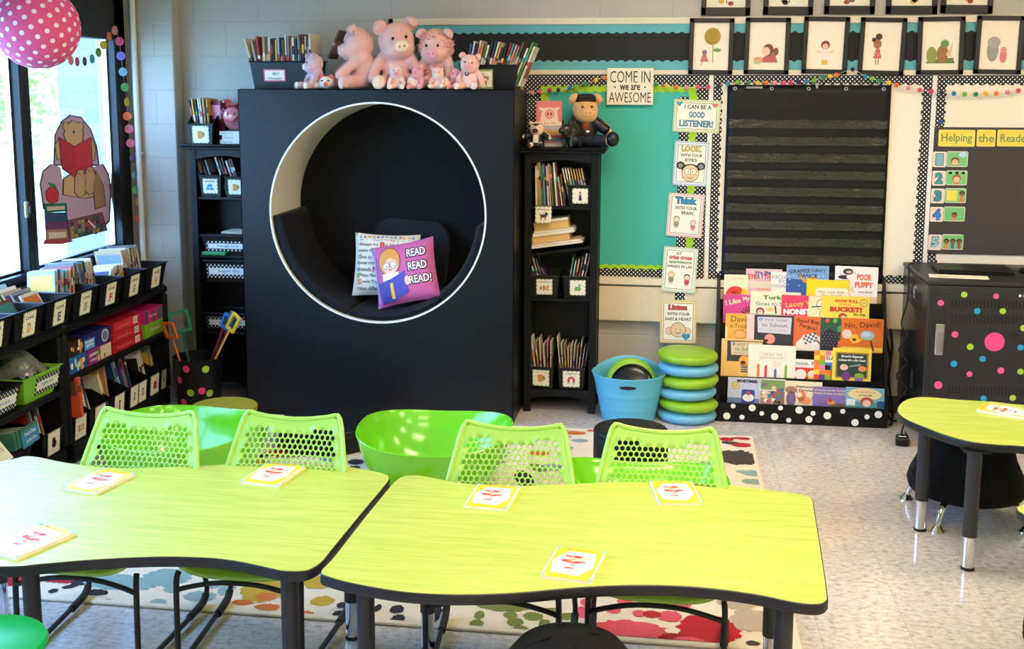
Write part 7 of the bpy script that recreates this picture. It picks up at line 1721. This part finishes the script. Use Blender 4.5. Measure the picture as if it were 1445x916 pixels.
plush('plush_pig', 'small pale plush pig with yellowish feet in front of the shaggy pig', 'plush toy', (NX(618, 5.985), 5.985, ZN), 0, .12, PL, PC_, ear=.7, arms=((-.3, -.25, .32), (.3, -.25, .32)), legs=((-.26, -.42, .16), (.26, -.42, .16)), snout_m=PC_)
plush('plush_pig', 'small rosy plush pig slumped at the foot of the book basket', 'plush toy', (NX(643, 6.0), 6.02, ZN), -10, .115, PP, PP, head=(10, 20, 10), ear=.7)
t, S, HM = plush('plush_pig', 'small plush pig in a pale robe with dark buckle, before the deer card basket', 'plush toy', (NX(664, 6.0), 6.0, ZN), -8, .19, PK, PL, head=(4, 6, 8), ear=1.0, arms=((-.3, -.2, .26), (.42, -.18, .12)), snout_m=PP)
b = B(); b.M = S; b.lathe([(.25, .06), (.265, .2), (.25, .35), (.2, .48), (.15, .57)], PL, 24, T(0, .0, 0), caps=False); b.obj('robe', t)
b = B(); b.M = S; b.tube([(.05*math.cos(a)-.02, -.275, .44+.05*math.sin(a)) for a in [k*math.pi/6 for k in range(12)]], .018, mat('dark_buckle', (40, 42, 56), .3, metal=.4), 6, closed=True); x = b.obj('buckle', t); x['label'] = 'dark ring buckle'
# book baskets on the nook
def nook_bin(lab, x, y, w, d, h, hf, rz, kind, txt, edge, loc_lab, cw=.10, ch=.068):
    t = thing('book_basket', lab, 'basket', (x, y, ZN), rz, 'book baskets on the nook')
    bin_b(w*.88, d*.9, w, d, h, M_bin, hf=hf).obj('basket_shell', t)
    b = B()
    for k in range(5): b.bb((-w*.45, -d*.455-.008*0-.004-.0022*k, .025+.018*k), (w*.45, -d*.455-.0-.0022*k, .029+.018*k), M_bin)
    b.obj('ribbing', t)
    p = B(); p.bb((-cw/2, -.002, -ch/2), (cw/2, 0, ch/2), mat('label_'+edge.lstrip('#'), edge, .5)); p.M = T(0, -.002, 0); p.rect(-cw*.44, -ch*.4, cw*.44, ch*.4, ink('#f6f2ea'), 1)
    if kind == 'fish': p.disc(0, ch*.14, .014, ink('#a8a8ac'), 2, .008); p.poly([(.012, ch*.14), (.026, ch*.28), (.026, 0)], ink('#a8a8ac'), 2)
    if kind == 'deer': p.text('Fairy', -.01, ch*.28, cw*.4, ch*.1, ink('#7c5c40'), 2); p.disc(.01, -ch*.16, .014, ink('#c88c50'), 2, .009); p.rect(.0, -ch*.36, .004, -ch*.2, ink('#c88c50'), 2); p.rect(.016, -ch*.36, .02, -ch*.2, ink('#c88c50'), 2); p.disc(.026, -ch*.02, .006, ink('#c88c50'), 2)
    if txt: p.text(txt, 0, -ch*.24 if kind == 'fish' else ch*.12, cw*.6, ch*.2, ink('#4c4640'), 2, .02)
    p.obj('label_card', t, loc_lab, (R(5), 0, 0))
xl = NX(402, 6.2)
nook_bin('wide black basket labelled Ocean full of upright books on the nook', xl+.02, 6.21, .36, .27, .155, .15, 0, 'fish', 'Ocean', '#e07898', (-.035, -.1345, .075), .125, .066)
row(xl-.13, xl+.18, ZN+.01, .275, [14, 9, 3, 9, 10, 0, 11, 11, 4, 1, 11, 8, 0, 10, 6, 0, 11, 14, 8, 15, 9, 7, 14], .0125, 'book upright in the Ocean basket', 'books in the Ocean basket', lambda k: -16+5*k if k < 3 else -1+.3*(k % 3), .19, 6.22, .022)
M = T(NX(468, 6.2), 6.22, ZN+.17) @ RY(24); book(.012, .16, .17, 8, M, 'dark brown pointed book corner rising beside the profile pig', 'books in the Ocean basket')
xm = NX(586, 6.35)
for k in range(5): book(.013, .18, .24+.01*(k % 3), [14, 10, 11, 0, 7][k], T(xm-.05+.026*k, 6.36, ZN) @ RY(-6), f'book standing between the pigs before the board, {ORD[k]} from the left', 'books behind the pigs')
xr = NX(698, 6.2)
nook_bin('black basket with a deer card, books leaning to the right, on the nook', xr-.01, 6.18, .32, .27, .15, .13, 0, 'deer', 'Tales', '#8cab6c', (-.03, -.1335, .056), .11, .105)
row(xr-.16, xr+.145, ZN+.02, .235, [2, 0, 11, 14, 6, 5, 14, 11, 2, 14, 4, 11, 11, 3, 7, 12, 10, 8, 11, 0, 5, 0], .0125, 'book leaning in the deer card basket', 'books in the deer card basket', lambda k: 11+.55*k, .19, 6.2, .018)

# ============================================================ toys on the right bookcase
ZB = 1.5205
bx = lambda x: at(x, 190, Y=6.30).x
TAN = plushmat('tan', (226, 172, 110)); M_leather = mat('black_leather', (18, 18, 20), .35, bump=.3, bscale=60); M_denim = mat('navy_denim', (28, 32, 50), .8, bump=.3, bscale=400)
t, S, HM = plush('plush_pig', 'tan plush pig dressed as a biker in black cap, jacket and boots', 'plush toy', (bx(824), 6.35, ZB), 10, .285, TAN, M_leather, snout_m=TAN, head=(-4, 0, 4), arms=((-.34, -.16, .30), (.46, -.10, .30)), legs=((-.26, -.40, .12), (.46, -.26, .13)), grp='biker plush pigs on the bookcase', ear=1.2, headr=.245)
b = B(); b.M = S @ HM @ T(0, .02, .185) @ RX(-8); b.lathe([(.20, -.03), (.235, .02), (.245, .07), (.21, .115), (.12, .135), (.001, .14)], M_leather, 28); b.ell((0, -.20, -.005), (.16, .10, .018), M_leather); x = b.obj('cap', t); x['label'] = 'black cap'
b = B(); b.M = S
b.lathe([(.255, .24), (.26, .34), (.235, .46), (.19, .56), (.13, .62)], M_leather, 28, T(0, .015, 0), caps=False)
for s, e in ((-1, (-.30, -.12, .34)), (1, (.40, -.09, .34))): b.caps((s*.17, -.01, .50), e, .125, .108, M_leather)
b.ell((-.10, -.16, .60), (.10, .05, .05), M_leather); b.ell((.10, -.16, .60), (.10, .05, .05), M_leather)
x = b.obj('jacket', t); x['label'] = 'black leather jacket'
b = B(); b.M = S; b.ell((.0, -.17, .42), (.085, .10, .15), mat('rust_shirt', (134, 66, 34), .8)); x = b.obj('shirt', t)
b = B(); b.M = S; b.ell((.03, -.265, .30), (.05, .02, .035), M_silver); x = b.obj('belt_buckle', t)
b = B(); b.M = S; b.ell((0, .0, .16), (.262, .245, .16), M_denim, nu=22, nv=12); b.caps((-.13, -.08, .12), (-.25, -.34, .12), .13, .118, M_denim); b.caps((.13, -.08, .12), (.38, -.21, .125), .13, .118, M_denim); x = b.obj('trousers', t)
for e in ((-.27, -.43, .15), (.52, -.30, .16)):
    b = B(); b.M = S; b.ell(e, (.13, .12, .15), M_leather, nu=18, nv=12); x = b.obj('boot', t)
t, S, HM = plush('plush_pig', 'small white-faced plush pig in black bandana and jacket at the bookcase corner', 'plush toy', (bx(760), 6.23, ZB), -4, .145, plushmat('face_pink', (240, 206, 190)), M_leather, grp='biker plush pigs on the bookcase', arms=((-.50, -.12, .40), (.52, -.12, .36)), ear=.8, eyes=False)
b = B(); b.M = S; b.lathe([(.28, .04), (.29, .22), (.26, .42), (.19, .56), (.12, .62)], M_leather, 24, caps=False)
for s, e in ((-1, (-.40, -.10, .42)), (1, (.42, -.10, .39))): b.caps((s*.17, -.01, .50), e, .13, .11, M_leather)
b.obj('jacket', t)
b = B(); b.M = S; b.box((0, -.29, .34), (.2, .02, .30), mat('white_shirt', (236, 222, 206), .8), .004); b.obj('shirt_front', t)
b = B(); b.M = S @ HM; b.lathe([(.225, .07), (.232, .12), (.2, .2), (.1, .25), (.001, .255)], M_leather, 24); b.box((0, -.19, .055), (.30, .05, .05), M_leather, .01); b.obj('bandana', t)
# black pig figurine
M_cer = mat('black_ceramic', (34, 33, 33), .25)
t = thing('pig_figurine', 'black ceramic pig figurine facing the nook, between the two biker pigs', 'figurine', (bx(807), 6.215, ZB), 0)
b = B(); b.M = RZ(-35)
b.ell((0, .015, .085), (.044, .062, .054), M_cer, nu=22, nv=14); b.ell((0, -.04, .10), (.034, .034, .036), M_cer); b.caps((0, -.065, .098), (0, -.078, .096), .02, .018, M_cer)
for sx in (-1, 1):
    b.caps((sx*.024, -.02, .05), (sx*.025, -.024, .012), .013, .011, M_cer); b.caps((sx*.024, .045, .05), (sx*.025, .05, .012), .013, .011, M_cer)
remesh(b, 'body', t, .004)
for sx in (-1, 1): b = B(); b.M = RZ(-35) @ T(sx*.022, -.035, .135) @ RY(sx*20); b.ell((0, 0, 0), (.012, .006, .018), M_cer, nu=10, nv=8); b.obj('ear', t)
# books lying behind
cs = [(.020, 0), (.013, 12), (.016, 7), (.014, 3), (.012, 9), (.012, 4)]
z = ZB
for k, (th, ci) in enumerate(cs):
    b = B(); L = .19-.004*(k % 3); b.bb((-L/2, 0, 0), (L/2, .14, .0016), cov(ci)); b.bb((-L/2, 0, th-.0016), (L/2, .14, th), cov(ci)); b.bb((-L/2, 0, 0), (L/2, .0014, th), cov(ci)); b.bb((-L/2+.002, .0014, .0016), (L/2-.002, .138, th-.0016), M_page)
    o = b.obj('book', None, (bx(779)+.003*(k % 2), 6.285, z)); tag(o, f'{PAL[ci][0]} book lying flat behind the small biker pig, {ORD[k]} from the bottom', 'book', 'flat books on the right bookcase'); z += th+.0004
w = .145; h = .165
o = thing('picture_book', 'pink picture book with a pig face standing on the flat book stack', 'book', (bx(774), 6.315, z), rot=(R(-4), 0, R(2)))
b = B(); b.bb((-w/2, 0, 0), (w/2, .018, h), mat('cover_pig_pink', (236, 128, 136), .4), .001); b.bb((-w/2-.0004, .002, .002), (w/2-.004, .016, h+.0004), M_page); b.obj('cover', o)
p = B(); 
p.poly([(-.05, .05), (.055, .05), (.045, .11), (.02, .128), (-.02, .128), (-.04, .11)], ink('#f6d8c8'), 1); p.poly([(-.025, .125), (-.058, .132), (-.05, .112), (-.03, .115)], ink('#f8ddd0'), 2); p.poly([(.025, .125), (.06, .132), (.052, .112), (.03, .115)], ink('#f8ddd0'), 2)
p.disc(.003, .092, .026, ink('#c84c5c'), 3); p.disc(.003, .092, .023, ink('#f0b0a8'), 4)
for s in (-1, 1): p.disc(.003+s*.009, .093, .005, ink('#a82c40'), 5, .010)
p.rect(-.072, .03, .072, .05, ink('#f4e8d0'), 2); p.text('The Pig', .0, .04, .09, .014, ink('#e08848'), 3, .03); p.rect(-.072, .0, .072, .03, ink('#b8b0bc'), 2)
p.obj('cover_print', o, (0, -.0003, 0))
# ceramic pig on the left bookcase
M_pkc = mat('pink_ceramic', (222, 130, 136), .12, coat=.5); M_pkd = mat('deep_pink_ceramic', (214, 88, 84), .15, coat=.5)
px_ = at(328, 160, Y=6.30)
t = thing('ceramic_pig', 'glossy pink ceramic pig on three white books, half behind the nook', 'figurine', (px_.x+.02, 6.31, 1.5955))
b = B(); b.ell((0, 0, .075), (.085, .075, .075), M_pkc, nu=28, nv=18); b.ell((0, -.05, .085), (.062, .04, .055), M_pkc, nu=22, nv=14); b.ell((0, .03, .04), (.08, .075, .04), M_pkc); remesh(b, 'body', t, .005)
for s in (-1, 1):
    b = B(); b.M = T(s*.05, -.01, .15) @ RY(s*30); b.ell((0, 0, 0), (.032, .014, .034), M_pkd, nu=14, nv=10); b.obj('ear', t)
    b = B(); b.ell((s*.02, -.089, .10), (.006, .004, .010), M_pkd, nu=8, nv=6); b.obj('nostril', t)
b = B(); b.tube([(-.035, -.086, .065), (-.012, -.094, .055), (.015, -.093, .058), (.038, -.084, .085)], .004, M_pkd, 6, smooth=4); b.obj('mouth', t)
b = B(); b.lathe([(.045, 0), (.05, .006), (.04, .012), (.001, .018)], M_pkd, 20, T(.015, -.01, .147)); b.obj('rim', t)
